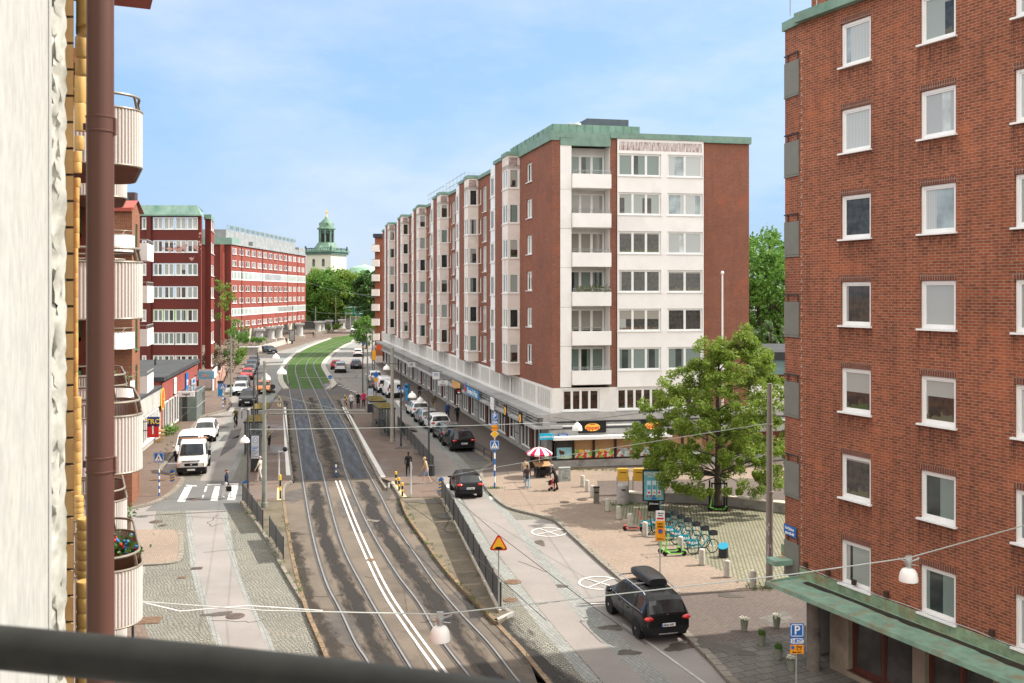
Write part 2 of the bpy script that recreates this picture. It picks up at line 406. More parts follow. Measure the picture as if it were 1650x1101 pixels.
sl('sett_strip',PL([(420,660),(434,620),(445,580),(462,568),(490,556),(545,544)]),PL([(440,648),(452,613),(454,590),(465,577),(500,556),(553,543)]),.006,SETL)
# --- left pavement
kl=[(60,850),(204,818),(240,811),(266,800),(282,788),(292,776),(294,772),(286,768),(256,757),(280,728),(318,678),(328,670),(366,660),(374,651),(368,638),(382,610),(400,581),(420,572),(480,558),(510,548),(560,540),(585,536)]
k3=[P(x,y,.12) for x,y in kl]
raised('left_pavement',k3+[V(-140,400,0),V(-140,45,0)],.12,PAVE,px=False)
kerb(kl[1:7],.3,.12,KERB); kerb(kl[8:13],.3,.12,KERB); kerb(kl[14:],.3,.12,KERB)
raised('paver_island',[(160,900),(160,853),(286,853.5),(290,858),(292,898),(278,906),(228,910)],.06,PAVP)
kerb([(285,853.5),(290.5,860),(291.5,896),(277,906),(228,910)],.22,.06,KERB)
fl('near_left_pavement',[(228,1000),(238,1020),(240,1050),(235,1101),(100,1101),(120,1000)],.012,PAVE)
# --- tram lane
tL=[(590,1180),(560,1125),(530,1064),(515.7,1030.6),(496.5,986),(482,941),(468,877.6),(457.6,807),(457,790),(471,774),(470,766),(462,700),(455,648),(450,630)]
tR=[(960,1180),(905,1125),(840,1046.6),(796,999),(774,973),(739,938),(707,900),(684.7,868),(657.6,829.7),(646,801),(629,775.5),(611,769),(549,644),(541,627)]
fl('tram_lane',tL+tR[::-1],.006,ASPT)
fl('asphalt_patch',[(452,640),(436,648),(430,655),(462,616),(530,627),(545,616),(590,645),(552,650),(549,644),(545,636)],.010,ASPD)
railA=[(620,1130),(594,1070),(573,1037),(547.5,983),(525,938),(506,874),(493,806),(485,750),(478,700),(469,646),(465,620),(462,600),(463.4,588),(473,579),(486,567),(505,557),(540,547)]
railB=[(690,1130),(662,1078),(637,1037),(618,1005),(589,954),(557,893.5),(539.6,843),(526,789),(517,750),(510,732),(496,666),(489,645.5),(482,620),(476,598),(478,587),(487,579),(499.5,571),(515.5,561),(556,548)]
railC=[(788,1130),(755,1089.6),(707,1027),(675,973),(637,922),(598.6,858),(576,810.6),(557,763),(542,710),(520,662),(514,645.5),(503,622),(494,602),(493,592),(498,580),(515.5,567),(550,553.5),(575,548)]
railD=[(865,1130),(834.5,1097.6),(787,1037),(739,986),(707,948),(675,903),(637,846),(611,795),(587,750),(574,720),(550,674),(534,646),(522,625),(513,607),(506,592),(507,584),(521,572),(543.5,560),(580,549)]
STEEL=M('rail_steel',(.24,.228,.21),.42,.35,var=.15,scale=1); SEAL=M('rail_sealing',(.075,.068,.062),.7,var=.25,scale=1.5)
for pp,lab in ((railA,'outer left steel tram rail beside the left platform'),(railB,'inner left steel tram rail left of the double white line'),(railC,'inner right steel tram rail right of the double white line'),(railD,'outer right steel tram rail beside the right platform')):
    pts=PL(pp,.02,6); o=T('tram_rail',lab,'rail',pts[0],group='tram rails in the street'); a=pts[0].copy()
    q=[p-a for p in pts]
    mb=MB(); mb.strip(off(q,.035),off(q,-.035),.036); mb.build('rail_head',STEEL,o)
    mb=MB(); mb.strip(off(q,.13),off(q,-.13),.0); k=len(mb.f); mb.build('sealing',SEAL,o)
def ustrip(name,pts,w,mat,z,kind='structure'):
    A=off(pts,w/2);B=off(pts,-w/2);mb=MB();mb.strip(A,B,z);o=mb.build(name,mat,uv=False)
    u=o.data.uv_layers.new(name='UVMap'); L=[0]
    for i in range(1,len(pts)): L.append(L[-1]+(pts[i]-pts[i-1]).length)
    n=len(pts)
    for p in o.data.polygons:
        for li in p.loop_indices:
            vi=o.data.loops[li].vertex_index; k=vi%n; u.data[li].uv=(0 if vi<n else 1,L[k]/12.0)
    return st(o,kind)
def STAIN(name,col,rough,lo,amt,fs=1.0):
    m,nt,b=_mk(name); uv=nt.nodes.new('ShaderNodeTexCoord').outputs['UV']
    mp=nt.nodes.new('ShaderNodeMapping'); mp.inputs['Scale'].default_value=(1.2,5.0*fs,1); nt.links.new(uv,mp.inputs[0])
    ns=noise(nt,mp.outputs[0],1.6,6,.68)
    sx=nt.nodes.new('ShaderNodeSeparateXYZ'); nt.links.new(uv,sx.inputs[0])
    w=N(nt,'Math',operation='PINGPONG'); w.inputs[1].default_value=.5; nt.links.new(sx.outputs[0],w.inputs[0])
    s=N(nt,'Math',operation='MULTIPLY_ADD'); s.inputs[1].default_value=.7; nt.links.new(w.outputs[0],s.inputs[0]); nt.links.new(ns,s.inputs[2])
    r=nt.nodes.new('ShaderNodeMapRange'); r.interpolation_type='SMOOTHSTEP'; r.inputs[1].default_value=lo; r.inputs[2].default_value=lo+.26; r.inputs[4].default_value=amt; nt.links.new(s.outputs[0],r.inputs[0])
    nt.links.new(r.outputs[0],b.inputs['Alpha']); b.inputs['Base Color'].default_value=c4(col)
    if rough<.4:
        b.inputs['Specular IOR Level'].default_value=.2
        q=noise(nt,mp.outputs[0],2.2,4,.6,.38,.62); rr=nt.nodes.new('ShaderNodeMapRange'); rr.inputs[3].default_value=.55; rr.inputs[4].default_value=rough; nt.links.new(q,rr.inputs[0]); nt.links.new(rr.outputs[0],b.inputs['Roughness'])
    else: b.inputs['Roughness'].default_value=rough
    if rough>.4: b.inputs['Specular IOR Level'].default_value=.3
    return m
STD=STAIN('dark_trail',(.022,.018,.015),.75,.56,.92,.45); STW=STAIN('wet_trail',(.028,.024,.021),.34,.36,.92,.22); STB=STAIN('brown_dirt',(.032,.025,.019),.8,.60,.75,.9)
def mid(a,b,i0=None,i1=None,n=70):
    A=rs(PL(a,0,6),200);B=rs(PL(b,0,6),200); return [(A[k]+B[k])/2 for k in range(200)]
def cut(pts,y0,y1): return [p for p in pts if y0<p[1]<y1]
Yp=lambda py: F*H/(py-HY)
cAB=mid(railA,railB); cCD=mid(railC,railD); cBC=mid(railB,railC)
for c in (cAB,cCD):
    ustrip('wet_track_bed',cut(c,Yp(774),Yp(640)),1.15,STW,.018)
    ustrip('dark_trail',cut(c,22,Yp(775)),1.25,STD,.016)
ustrip('dirt_trail',cut(cBC,Yp(775),Yp(640)),1.9,STB,.015); ustrip('dirt_trail',off(cut(cCD,22,Yp(800)),-1.9),1.6,STD,.014)
ustrip('dirt_trail',off(cut(cAB,Yp(775),Yp(645)),1.35),1.1,STB,.015); ustrip('dirt_trail',off(cut(cCD,Yp(790),Yp(645)),-1.5),1.3,STB,.015)
ustrip('dirt_trail',off(cut(cAB,22,Yp(850)),1.6),1.3,STB,.014)
# double white line
dl=PL([(735,1125),(704,1082),(656,1015),(618,957),(589,897),(563.5,836),(541,775)],0,6)
for o_,z in ((0,.02),(-.26,.02)):
    p=off(dl,o_); mb=MB(); mb.strip(off(p,.05),off(p,-.05),z); st(mb.build('road_marking',LINE))
# worn patches, cracks and damp stains in the street surface
DAMP=M('damp_asphalt',(.075,.063,.052),.6,var=.25,scale=1.5,stain=(.10,.085,.07),sts=1.2); PATC=M('patched_asphalt',(.10,.088,.075),.85,var=.15,scale=1,fine=20)
def blotch(px,py,rx,ry,mat,z,seed,rz=0.0):
    r=random.Random(seed); c=P(px,py); n=22; pts=[]
    ph=[r.uniform(0,6.3) for k in range(4)]
    for k in range(n):
        a=2*pi*k/n; q=1+.22*math.sin(2*a+ph[0])+.16*math.sin(3*a+ph[1])+.12*math.sin(5*a+ph[2])+.08*math.sin(9*a+ph[3]); x,y=rx*q*math.cos(a),ry*q*math.sin(a)
        pts.append((c.x+x*math.cos(rz)-y*math.sin(rz),c.y+x*math.sin(rz)+y*math.cos(rz)))
    st(MB().flat(pts,z).build('damp_patch',mat))
for i,(x,y,rx,ry,m_,z,rz) in enumerate([(475,798,.9,1.6,DAMP,.013,.1),(612,800,.7,1.6,DAMP,.013,.2),(560,815,.6,2.6,DAMP,.0135,.2),(598,840,1.0,3.2,DAMP,.0125,.3),(505,800,.5,1.3,DAMP,.0135,.0),(657,795,.5,.5,DAMP,.0125,0),(690,905,.9,2.4,DAMP,.0125,.35),(735,975,1.2,2.6,DAMP,.0125,.4),(560,1010,.7,2.2,DAMP,.013,.1),(1165,1050,1.0,.45,DAMP,.133,-.5),(1175,965,.5,.25,DAMP,.133,0),(1100,1042,.7,.35,DAMP,.012,.6),(1012,1052,.35,.3,DAMP,.0125,.5),(985,1012,.35,.35,IRD if 0 else DAMP,.013,0),(352,990,.5,.3,DAMP,.010,.1),(870,875,.25,.5,DAMP,.010,.4),(905,945,.2,.3,DAMP,.010,.4),(655,690,.5,2.5,DAMP,.18,.3),(650,725,.5,.7,DAMP,.18,.1),(676,735,.5,.5,DAMP,.18,.2),(440,705,.4,.6,DAMP,.18,.1),(443,735,.5,.4,DAMP,.18,.1),(352,690,.7,1.3,DAMP,.012,.2),(345,672,1.5,.8,DAMP,.0125,.1),(720,835,.9,.6,DAMP,.145,.2),(690,812,1.2,.6,DAMP,.145,.1)]): blotch(x,y,rx,ry,m_,z,i,rz)
CRK=M('tar_crack',(.035,.030,.026),.7)
def crack(pp,z,w=.035):
    r=random.Random(int(pp[0][0])); pts=[p+V(r.gauss(0,.05),r.gauss(0,.05),0) for p in PL(pp,0,6)]; mb=MB(); mb.strip(off(pts,w/2),off(pts,-w/2),z); st(mb.build('crack',CRK))
for pp,z in (([(641,795),(672,800),(646,806)],.0145),([(640,853),(668,850),(700,870)],.0145),([(500,960),(530,962),(560,958)],.0145),([(585,930),(620,935)],.0145),([(364,842),(340,848),(338,842),(352,830)],.0105),([(340,1000),(400,1003),(430,998)],.0105),([(392,885),(330,890)],.0105),([(836,905),(880,922)],.0105),([(866,975),(905,968)],.0105),([(470,858),(490,862),(520,856)],.0145),([(716,812),(722,835),(745,850),(752,880),(775,905),(782,935),(800,955)],.147),([(735,838),(722,842),(720,862),(745,862)],.147),([(757,898),(775,892)],.147),([(770,935),(790,925)],.147),([(700,806),(735,842)],.147)): crack(pp,z)
WEED=LF('kerb_weed',(.06,.12,.025),(.11,.17,.045)); mb=MB(); r_=random.Random(12)
for L_,n_,w_ in (([(647,803),(657,831),(684,869),(707,901),(739,939),(774,974),(797,1000)],70,.12),([(391,810),(425,859),(451,904),(480,955)],40,.1),([(460,830),(468,878),(482,941),(497,986)],26,.08),([(900,757),(960,758),(1030,760)],60,.25),([(252,745),(266,722),(270,712)],30,.3),([(995,815),(1012,812),(1040,812)],30,.25),([(733,845),(770,910),(806,985)],40,.1),([(1215,947),(1236,950)],26,.3)):
    q=rs(PL(L_,.14,5),200)
    for k in range(n_):
        c=q[r_.randrange(200)]+V(r_.gauss(0,w_),r_.gauss(0,w_),0)
        for j in range(9): b_=c+V(r_.gauss(0,.05),r_.gauss(0,.05),0); t_=b_+V(r_.gauss(0,.05),r_.gauss(0,.05),r_.uniform(.03,.14)); mb.face((b_,b_+V(.02,.005,0),t_))
st(mb.build('weeds',WEED,uv=False),'stuff')
# grass track
gL=[(532,545),(505,555),(479,567),(463,580),(455,591),(452,600),(452.7,613.5),(461,626)]
gR=[(590,546),(563.5,553),(543.5,564),(529,576),(522,585),(522,592),(535,613),(538,619),(529,626)]
gl=PL(gL,.05,5);gr=PL(gR,.05,5)
GRASS=M('track_grass',(.046,.098,.012),.9,var=.28,scale=.35,fine=5,stain=(.075,.12,.022),sts=.12,bmp=.5)
fl('grass_track',[(p[0],p[1]) for p in gl]+[(p[0],p[1]) for p in gr[::-1]]+[P(586,541)[:2],P(560,539)[:2]],.014,GRASS,px=False)['kind']='stuff'
for pp in (gL,gR): kerb(pp,.75,.16,M('pale_kerb',(.40,.375,.32),.85,var=.1,scale=1),5)
fl('track_edge_paving',[(455,618),(461,626),(470,627),(466,618)],.02,PAVE); fl('track_edge_paving',[(518,618),(524,627),(530,626),(537,619),(534,616)],.02,PAVE)
# --- platforms and islands
Lp=[(455,648),(462,700),(470,766),(471,774),(458,782),(457,807),(393,807),(397,776),(402,740),(410,704),(424,668),(436,648)]
raised('left_platform',Lp,.16,PAVE); raised('left_island',[(457,806),(457.6,807),(468,877.6),(482,941),(490,966),(480,954),(451,903),(425.5,858),(400,826.5),(389,807)],.13,ISLC)
Rp=[(549,644),(611,769),(629,775.5),(646,801),(716,801),(711,778),(698,759),(640,688),(600,648),(584,637),(556,639)]
raised('right_platform',Rp,.16,PAVE)
raised('right_island',[(646,801),(657.6,829.7),(684.7,868),(707,900),(739,938),(774,973),(796,999),(803,1003),(828,985),(808,985),(737,850),(716,801)],.13,ISLC)
kerb([(528,1062),(515,1030),(496,986),(481.5,941),(467.5,877.6),(457,807)],.16,.14,KERT); kerb([(457.5,806),(458,783),(471,774),(470,766),(462,700),(455,648)],.14,.165,KERB)
kerb([(800,1001),(773,974),(738,939),(706,901),(684,869),(657,830.5),(646,802)],.18,.14,KERT); kerb([(646,801),(629,776),(611,770),(549,644)],.14,.165,KERB)
kerb([(798,1000),(827,985.5)],.16,.14,CONC); kerb([(389,808),(400,827),(425,859),(450,904),(480,954),(491,969)],.16,.13,KERB)
kerb([(840,1046),(905,1125)],.18,.02,KERT); kerb([(796,1000),(840,1046)],.18,.02,KERT)
for q in ([(455.4,656.4),(461,656),(469,766),(461,766)],[(551,656),(557,656),(622,769),(614,769)]): fl('platform_edge_stripe',q,.174,LINE)
for q in ([(446.5,786),(453.5,786),(453,806),(446,806)],[(629,776),(634,776),(656,801),(648,801)],[(447,650),(452,650),(453,655),(448,655)]): fl('tactile_paving',q,.17,TACT)
# --- right roadway
rl=[(1020,1140),(971.6,1099),(911,1030.6),(863,973),(831,928.6),(790,877.5),(745,804),(712,775),(697,757),(640,687),(600,645),(583.5,633.5),(563,617.5),(548,601),(546,592),(547,581),(558,569.5),(577,557)]
rr=[(1120,1180),(1040,1101),(1000,1056),(959,1024),(911,967),(876,916),(847,881),(828,850),(784,803),(744,758),(690,704),(640,660),(597,627),(577,613),(561,600),(557,588),(558,576),(570,564),(590,553)]
r2=[(1160,1180),(1082,1101),(1013,1039),(974,998),(952,972),(920,940),(876,892),(832,838),(797,802),(760,756),(706,704),(650,660),(602,627),(582,613),(566,600),(562,588),(563,577),(575,565),(595,553)]
ROSY=MATS['rosy_asphalt']
sl('road_lane',PL(rl),PL(rr),.004,ROSY,90); sl('sett_strip',PL(rr),PL(r2),.007,SETL,90)
fl('sett_paving',[(880,1140),(852,1062),(826,1020),(800,1000),(828,985),(812,975),(745,860),(722,806),(745,804),(790,877.5),(831,928.6),(863,973),(911,1030.6),(971.6,1099),(1000,1140)],.006,SETT)
sl('sett_strip',PL([(722,806),(768,878),(809,929),(840,973),(886,1031),(945,1100)]),PL([(743,806),(788,878),(829,929),(861,973),(909,1031),(969,1100)]),.009,SETL)
fl('sett_paving',[(797,802),(804,802),(820,815),(856,826),(890,836),(830,838)],.006,SETT)
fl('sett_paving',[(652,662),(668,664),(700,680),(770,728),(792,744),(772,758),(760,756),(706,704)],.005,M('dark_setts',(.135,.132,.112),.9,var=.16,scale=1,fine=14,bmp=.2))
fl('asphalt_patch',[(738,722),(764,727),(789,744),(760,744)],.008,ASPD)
sl('sett_strip',PL([(523,592),(524,585),(531,577),(545,565),(566,554)]),PL([(545,592),(546,582),(556,570),(575,557.5),(588,551)]),.008,SETL)
# --- right pavement
kr=[(608,548),(600,560),(597,575),(612,592),(640,622),(650,640),(645,650),(652,659),(668,661),(690,675),(730,702),(766,726),(790,742),(791,747),(776,758),(777,770),(786,788),(798,800),(820,816),(856,826),(880,832),(900,840),(920,858),(940,876),(964,898),(992,922),(1014,942),(1060,985),(1109,1023),(1154,1067),(1177,1093),(1240,1150)]
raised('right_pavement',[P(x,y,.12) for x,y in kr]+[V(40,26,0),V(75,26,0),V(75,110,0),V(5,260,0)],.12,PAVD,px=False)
kerb(kr[3:18],.22,.12,KERB,3); kerb(kr[17:],.3,.12,KERB,3)
fl('sunlit_tone_pavement',[(786,788),(798,800),(820,816),(856,826),(880,832),(900,840),(920,858),(940,876),(964,898),(992,922),(1014,942),(1030,955),(1130,955),(1240,950),(1130,905),(1060,868),(1000,830),(966,806),(962,775),(1290,770),(1400,755),(900,752),(778,770)],.126,PAVP,pz=.126)  # paler paving over the sunlit area, sunlight put into the colour
fl('plaza',[(966,806),(1000,830),(1060,868),(1130,905),(1215,946),(1330,946),(1330,828),(1200,822),(1130,815),(1010,810)],.128,PLAZ,pz=.128)
fl('slab_paving',[(1134,1045),(1268,1020),(1350,1012),(1420,1130),(1205,1130),(1177,1093),(1154,1067)],.126,SLAB,pz=.126)
fl('slab_paving',[(1222,996),(1268,984),(1280,1000),(1240,1010)],.127,SLAB,pz=.127)
# --- markings
def zebra(pp,z=.02): fl('road_marking',pp,z,LINE)
cv=lambda L:[(180+x/5,680+y/5) for x,y in L]
for q in ([(590,525),(650,518),(590,642),(527,642)],[(755,520),(772,520),(758,565),(742,565)],[(735,588),(746,588),(737,612),(726,612)],[(832,518),(870,520),(853,635),(795,635)],[(962,512),(1022,505),(992,630),(930,630)],[(770,502),(880,499),(880,508),(765,512)],[(940,496),(1022,494),(1022,503),(940,505)],[(600,507),(685,512),(685,520),(600,516)]): zebra(cv(q))
c1=lambda L:[(180+x/5,480+y/5) for x,y in L]
for q in ([(955,885),(1002,885),(982,914),(940,914)],[(1045,888),(1060,888),(1050,914),(1037,914)],[(1100,885),(1140,885),(1125,908),(1085,908)]): zebra(c1(q))
for q in ([(718,782),(726,780),(742,800),(733,800)],[(731,781),(738,779),(750,795),(744,796)],[(730,802),(740,801),(743,806),(733,806)],[(788,800),(796,800),(799,805),(790,805)],[(782,790),(789,789),(793,796),(786,797)]): zebra(q)
fl('road_marking',[(636,646),(642,645),(652,655),(645,657)],.02,LINE)
for k in range(7):
    for a,b in (((404,648),(446,622)),((542,619),(583,637))):
        x=a[0]+(b[0]-a[0])*k/7; y=a[1]+(b[1]-a[1])*k/7; q=P(x,y); mb=MB(); mb.box(-.25,.25,-.3,.3,0,.004); o=st(mb.build('road_marking',LINE,loc=(q.x,q.y,.02),rz=.6))
def ring(px,py,r,dirs):
    c=P(px,py); mb=MB(); n=40
    a=[V(c.x+r*math.cos(2*pi*k/n),c.y+r*math.sin(2*pi*k/n),0) for k in range(n+1)]; b=[V(c.x+(r-.1)*math.cos(2*pi*k/n),c.y+(r-.1)*math.sin(2*pi*k/n),0) for k in range(n+1)]
    mb.strip(b,a,.02)
    for i,th in enumerate(dirs):
        u=V(math.cos(th),math.sin(th),0)*(r-.09); w=V(-math.sin(th),math.cos(th),0)*.04
        mb.face([(c+x+V(0,0,.022+.002*i)) for x in (-u-w,u-w,u+w,-u+w)])
    st(mb.build('road_marking',LINE))
for x,y,q in ((885,858,(865,852,904,866)),(967.5,940,(934,932,1000,951))):
    a,b=P(q[0],q[1]),P(q[2],q[3]); th=math.atan2(b.y-a.y,b.x-a.x); ring(x,y,.96,(th,th+pi/2*1.05))
for a,b in (((952,973.4),(990,973.4)),((1003,1006),(1140,1105))):
    A,B=P(*a),P(*b); t=(B-A).normalized(); w=V(-t.y,t.x,0)*.05; mb=MB(); mb.face([p+V(0,0,.016) for p in (A-w,B-w,B+w,A+w)]); st(mb.build('road_marking',LINE if a[0]<960 else M('worn_paint',(.38,.37,.34),.85,var=.2)))
# --- manhole covers
IRON=M('rusty_iron',(.17,.105,.065),.6,.3,var=.3,scale=5,bmp=.3); IRD=M('dark_iron',(.11,.085,.07),.65,.3,var=.3,scale=6,bmp=.3)
def manhole(px,py,w,lab,z=.01,mat=IRON):
    c=P(px,py,z); r=w/2*c.y/F; o=T('manhole_cover',lab,'manhole cover',c,group='manhole covers in the road')
    mb=MB(); mb.lathe([(r,0),(r,.006),(r*.97,.012)],n=28); mb.build('frame',IRD,o)
    mb=MB(); mb.lathe([(r*.9,.012),(r*.9,.016),(r*.86,.018)],n=28)
    for a in range(-3,4): 
        for b_ in range(-3,4):
            if a*a+b_*b_<9: mb.box(a*r*.23-.03,a*r*.23+.03,b_*r*.23-.03,b_*r*.23+.03,.017,.022)
    mb.build('lid',mat,o)
manhole(826,938,28,'larger rusty manhole cover right of the fence end on the pale setts'); manhole(822,967,24,'smaller rusty manhole cover just below the larger one near the fence end')
manhole(379,993,30,'round iron manhole cover in the near left lane with a drain channel',mat=IRD); manhole(251.6,841,21,'round iron cover at the corner of the left setts beside the crossing asphalt',mat=IRD)
manhole(262,847,13,'small iron cover on the left setts, next to a bigger one',mat=IRD); manhole(314.5,804.5,20,'iron manhole cover in the grey asphalt of the near zebra crossing',mat=IRD)
manhole(598,902.5,17,'reddish iron cover between the double white lines and the rails')
manhole(938,805,18,'dark round cover on the pink pavement left of the bollards',z=.14,mat=IRD); manhole(910,809,16,'small dark drain cover on the pink pavement',z=.14,mat=IRD)
def hatch(px,py,w,d,rz,lab,mat=IRD,z=.014):
    c=P(px,py,z); mb=MB(); mb.box(-w/2,w/2,-d/2,d/2,0,.012)
    for k in range(4): mb.box(-w*.42,w*.42,-d*.4+k*d*.22,-d*.4+k*d*.22+.04,.012,.018)
    tag(mb.build('utility_hatch',mat,loc=c,rz=rz),lab,'hatch')
hatch(256,773,1.0,.7,0,'rust coloured square hatch in the left pavement behind the striped pole',IRON,.13); hatch(238,1000,.95,.8,.15,'rust coloured hatch beside the near left setts',IRON); hatch(317,916,.5,.35,.2,'small dark drain grate on the near left sett strip'); hatch(293,931,.35,.25,.1,'tiny reddish hatch on the near left setts',IRON); hatch(600,839.5,.75,.4,-.3,'pale concrete cover plate between the right tram rails',KERB,.03)
# ------------------------------------------------------------------ building helpers
WC={}
def wmesh(w,h,cols,sill,fw,style):
    k=(round(w,3),round(h,3),cols,sill,fw,style)
    if k in WC: return WC[k]
    mb=MB(); y0,y1=-.03,.06
    mb.box(0,fw,y0,y1,0,h); mb.box(w-fw,w,y0,y1,0,h); mb.box(fw,w-fw,y0,y1,0,fw); mb.box(fw,w-fw,y0,y1,h-fw,h)
    cw=(w-fw*2)/cols
    for i in range(1,cols): mb.box(fw+cw*i-fw*.6,fw+cw*i+fw*.6,y0+.004,y1,fw,h-fw)
    if style==1:   # inner sash
        for i in range(cols):
            a=fw+cw*i+(fw*.6 if i else 0); b=fw+cw*(i+1)-(fw*.6 if i<cols-1 else 0); s=.045
            mb.box(a,a+s,.0,.06,fw,h-fw); mb.box(b-s,b,.0,.06,fw,h-fw); mb.box(a+s,b-s,.0,.06,fw,fw+s); mb.box(a+s,b-s,.0,.06,h-fw-s,h-fw)
    if sill: mb.box(-.07,w+.07,-.20,.02,-.055,-.003)
    fo=mb.build('window',WMET); pm=MB(); pm.box(fw*.5,w-fw*.5,.03,.045,fw*.5,h-fw*.5); po=pm.build('pane',GLD)
    WC[k]=(fo.data,po.data); bpy.data.objects.remove(fo); bpy.data.objects.remove(po); return WC[k]
def window(par,o,d,l,z,w,h,cols=1,glass=None,sill=1,fw=.07,dep=.08,style=1,name='window'):
    fm,pm=wmesh(w,h,cols,sill,fw,style); n=(d[1],-d[0])
    f=put(name,fm,par,(o[0]+d[0]*l-n[0]*dep,o[1]+d[1]*l-n[1]*dep,z),math.atan2(d[1],d[0]))
    p=put('pane',pm,f); g=glass or rnd.choice(GLASSES); p.material_slots[0].link='OBJECT'; p.material_slots[0].material=g; return f
def unit(a): return (math.cos(R(a)),math.sin(R(a)))
def lpx(o,d,px):
    k=(px-CX)/F; return (o[0]-k*o[1])/(k*d[1]-d[0])
def zpx(py,Y): return H-(py-HY)*Y/F
def rel(o,base): return (o[0]-base[0],o[1]-base[1])
# ------------------------------------------------------------------ the long brick block in the middle
C0=(2.85,68.0); ua=104.1; va=11.5; u=unit(ua); v=unit(va); LT=106.0
B=T('apartment_building','long red brick apartment block with white bay columns and a white balcony gable above shops','building',(C0[0],C0[1],0))
nu=(-u[1],u[0]); nu=(-math.sin(R(ua)),math.cos(R(ua))); 
vn=(v[1],-v[0]); un=(-u[1],u[0]); un=(-abs(u[1]),-abs(u[0]))     # street side normal
O0=(0,0); d2=(-u[0],-u[1]); Of=(u[0]*LT,u[1]*LT)
lv=lambda px: lpx(C0,v,px)
Le=lv(1207); l1,l2,l3,l4,l5,l6=[lv(x) for x in (902.5,920.5,983,994,1133,1207)]
RZ=[20.88-2.787*k for k in range(6)]
brick=MB(); wh=MB(); 
# gable: brick return, white panel, recess, brick strip, white front, brick end
ZB,ZT=5.75,23.55
brick.wall(O0,v,vn,l1,ZB,ZT); brick.wall(O0,v,vn,l4,ZB,ZT,l0=l3); 
ops=[]
a1,a2=lv(995.5),lv(1064.5); b1,b2=lv(1075),lv(1131.5)
for z in RZ: ops+= [(a1,a2,z,z+1.62),(b1,b2,z,z+1.62)]
wp=(-v[0]*0,0)
of=(vn[0]*.10,vn[1]*.10)
wh.wall(of,v,vn,l5,ZB,ZT,ops,.22,l0=l4)
for z in RZ:
    for x in (lv(1116),): pass
brick.wall(O0,v,vn,l6,0.5,ZT,[(lv(1150),lv(1176),z,z+1.3) for z in RZ[5:]],.15,l0=l5)
for z in RZ[5:]: window(B,O0,v,lv(1150),z,lv(1176)-lv(1150),1.3,2,GLG)
gl0=[(GLG,GLP),(GLC,GLP),(GLR,GLB),(GLR,GLR),(GLR,GLR),(GLG,GLG)]
for k,z in enumerate(RZ):
    window(B,of,v,a1+.02,z+.01,a2-a1-.04,1.6,3,gl0[k][0],dep=.12); window(B,of,v,b1+.02,z+.01,b2-b1-.04,1.6,2,gl0[k][1],dep=.12)
# balcony bay: white panel + recess
pn=MB()
for k in range(6):
    zt=23.0 if k==0 else RZ[k-1]-1.05; zb=RZ[k]-1.03 if k<5 else ZB+.05
    pn.ob(O0,v,vn,l1+.01,l2,-1.4,.05,zb,zt)
pn.build('white_panel',WPLAS,B)
rec=MB()
for s in (l2,): rec.ob(O0,v,vn,l2,l3,-1.45,-1.40,ZB,23.0)
rec.ob(O0,v,vn,l3,l3+.05,-1.4,-.01,ZB,23.0)
rec.build('recess_wall',WPLAS,B)
bw=l3-l2
for k,z in enumerate(RZ):
    zf=z-.95
    bm=MB(); bm.ob(O0,v,vn,l2+.03,l3-.02,-1.38,.32,zf-.02,zf+.12); bo=bm.build('balcony',WPLAS,B)
    bm=MB(); bm.ob(O0,v,vn,l2+.03,l3-.02,.33,.39,zf+.0,zf+1.0); bm.ob(O0,v,vn,l2+.03,l2+.08,-.1,.33,zf+.0,zf+1.0); bm.build('parapet',WPLAS,bo)
    bm=MB()
    for zz in (1.12,1.24): bm.tube([(v[0]*(l2+.05)+vn[0]*.36,v[1]*(l2+.05)+vn[1]*.36,zf+zz),(v[0]*(l3-.05)+vn[0]*.36,v[1]*(l3-.05)+vn[1]*.36,zf+zz)],.018,6)
    for i in range(5):
        l=l2+.06+(bw-.12)*i/4; bm.tube([(v[0]*l+vn[0]*.36,v[1]*l+vn[1]*.36,zf+.95),(v[0]*l+vn[0]*.36,v[1]*l+vn[1]*.36,zf+1.25)],.016,6)
    bm.build('railing',GREY,bo)
    window(B,O0,v,l2+.05,z-.75,bw-.1,2.35,3,[GLG,GLR,GLR,GLG,GLR,GLG][k],0,.08,1.3,name='balcony_glazing')
    if k in (3,):
        pl=MB()
        for i in range(420):
            l=l2+.3+rnd.random()*(bw-.4); zz=zf+1.0+abs(rnd.gauss(.16,.15)); e=rnd.uniform(.1,.42); c=V(v[0]*l+vn[0]*e,v[1]*l+vn[1]*e,zz); a=V(rnd.gauss(0,1),rnd.gauss(0,1),rnd.gauss(0,1)).normalized()*.07; b_=a.cross(V(rnd.gauss(0,1),rnd.gauss(0,1),1)).normalized()*.05
            pl.face((c-a,c+b_,c+a,c-b_))
        bp_=T('balcony_plants','row of greenish plants spilling over a white balcony rail on the brick block','plants',(C0[0],C0[1],0)); pl.build('foliage',LF('balcony_leaf',(.14,.17,.06),(.22,.22,.12)),bp_,uv=False); bq_=MB(); bq_.ob(O0,v,vn,l2+.2,l3-.2,.08,.30,zf+.6,zf+.95); bq_.build('planter_box',M('planter_dark',(.06,.05,.04),.8),bp_)
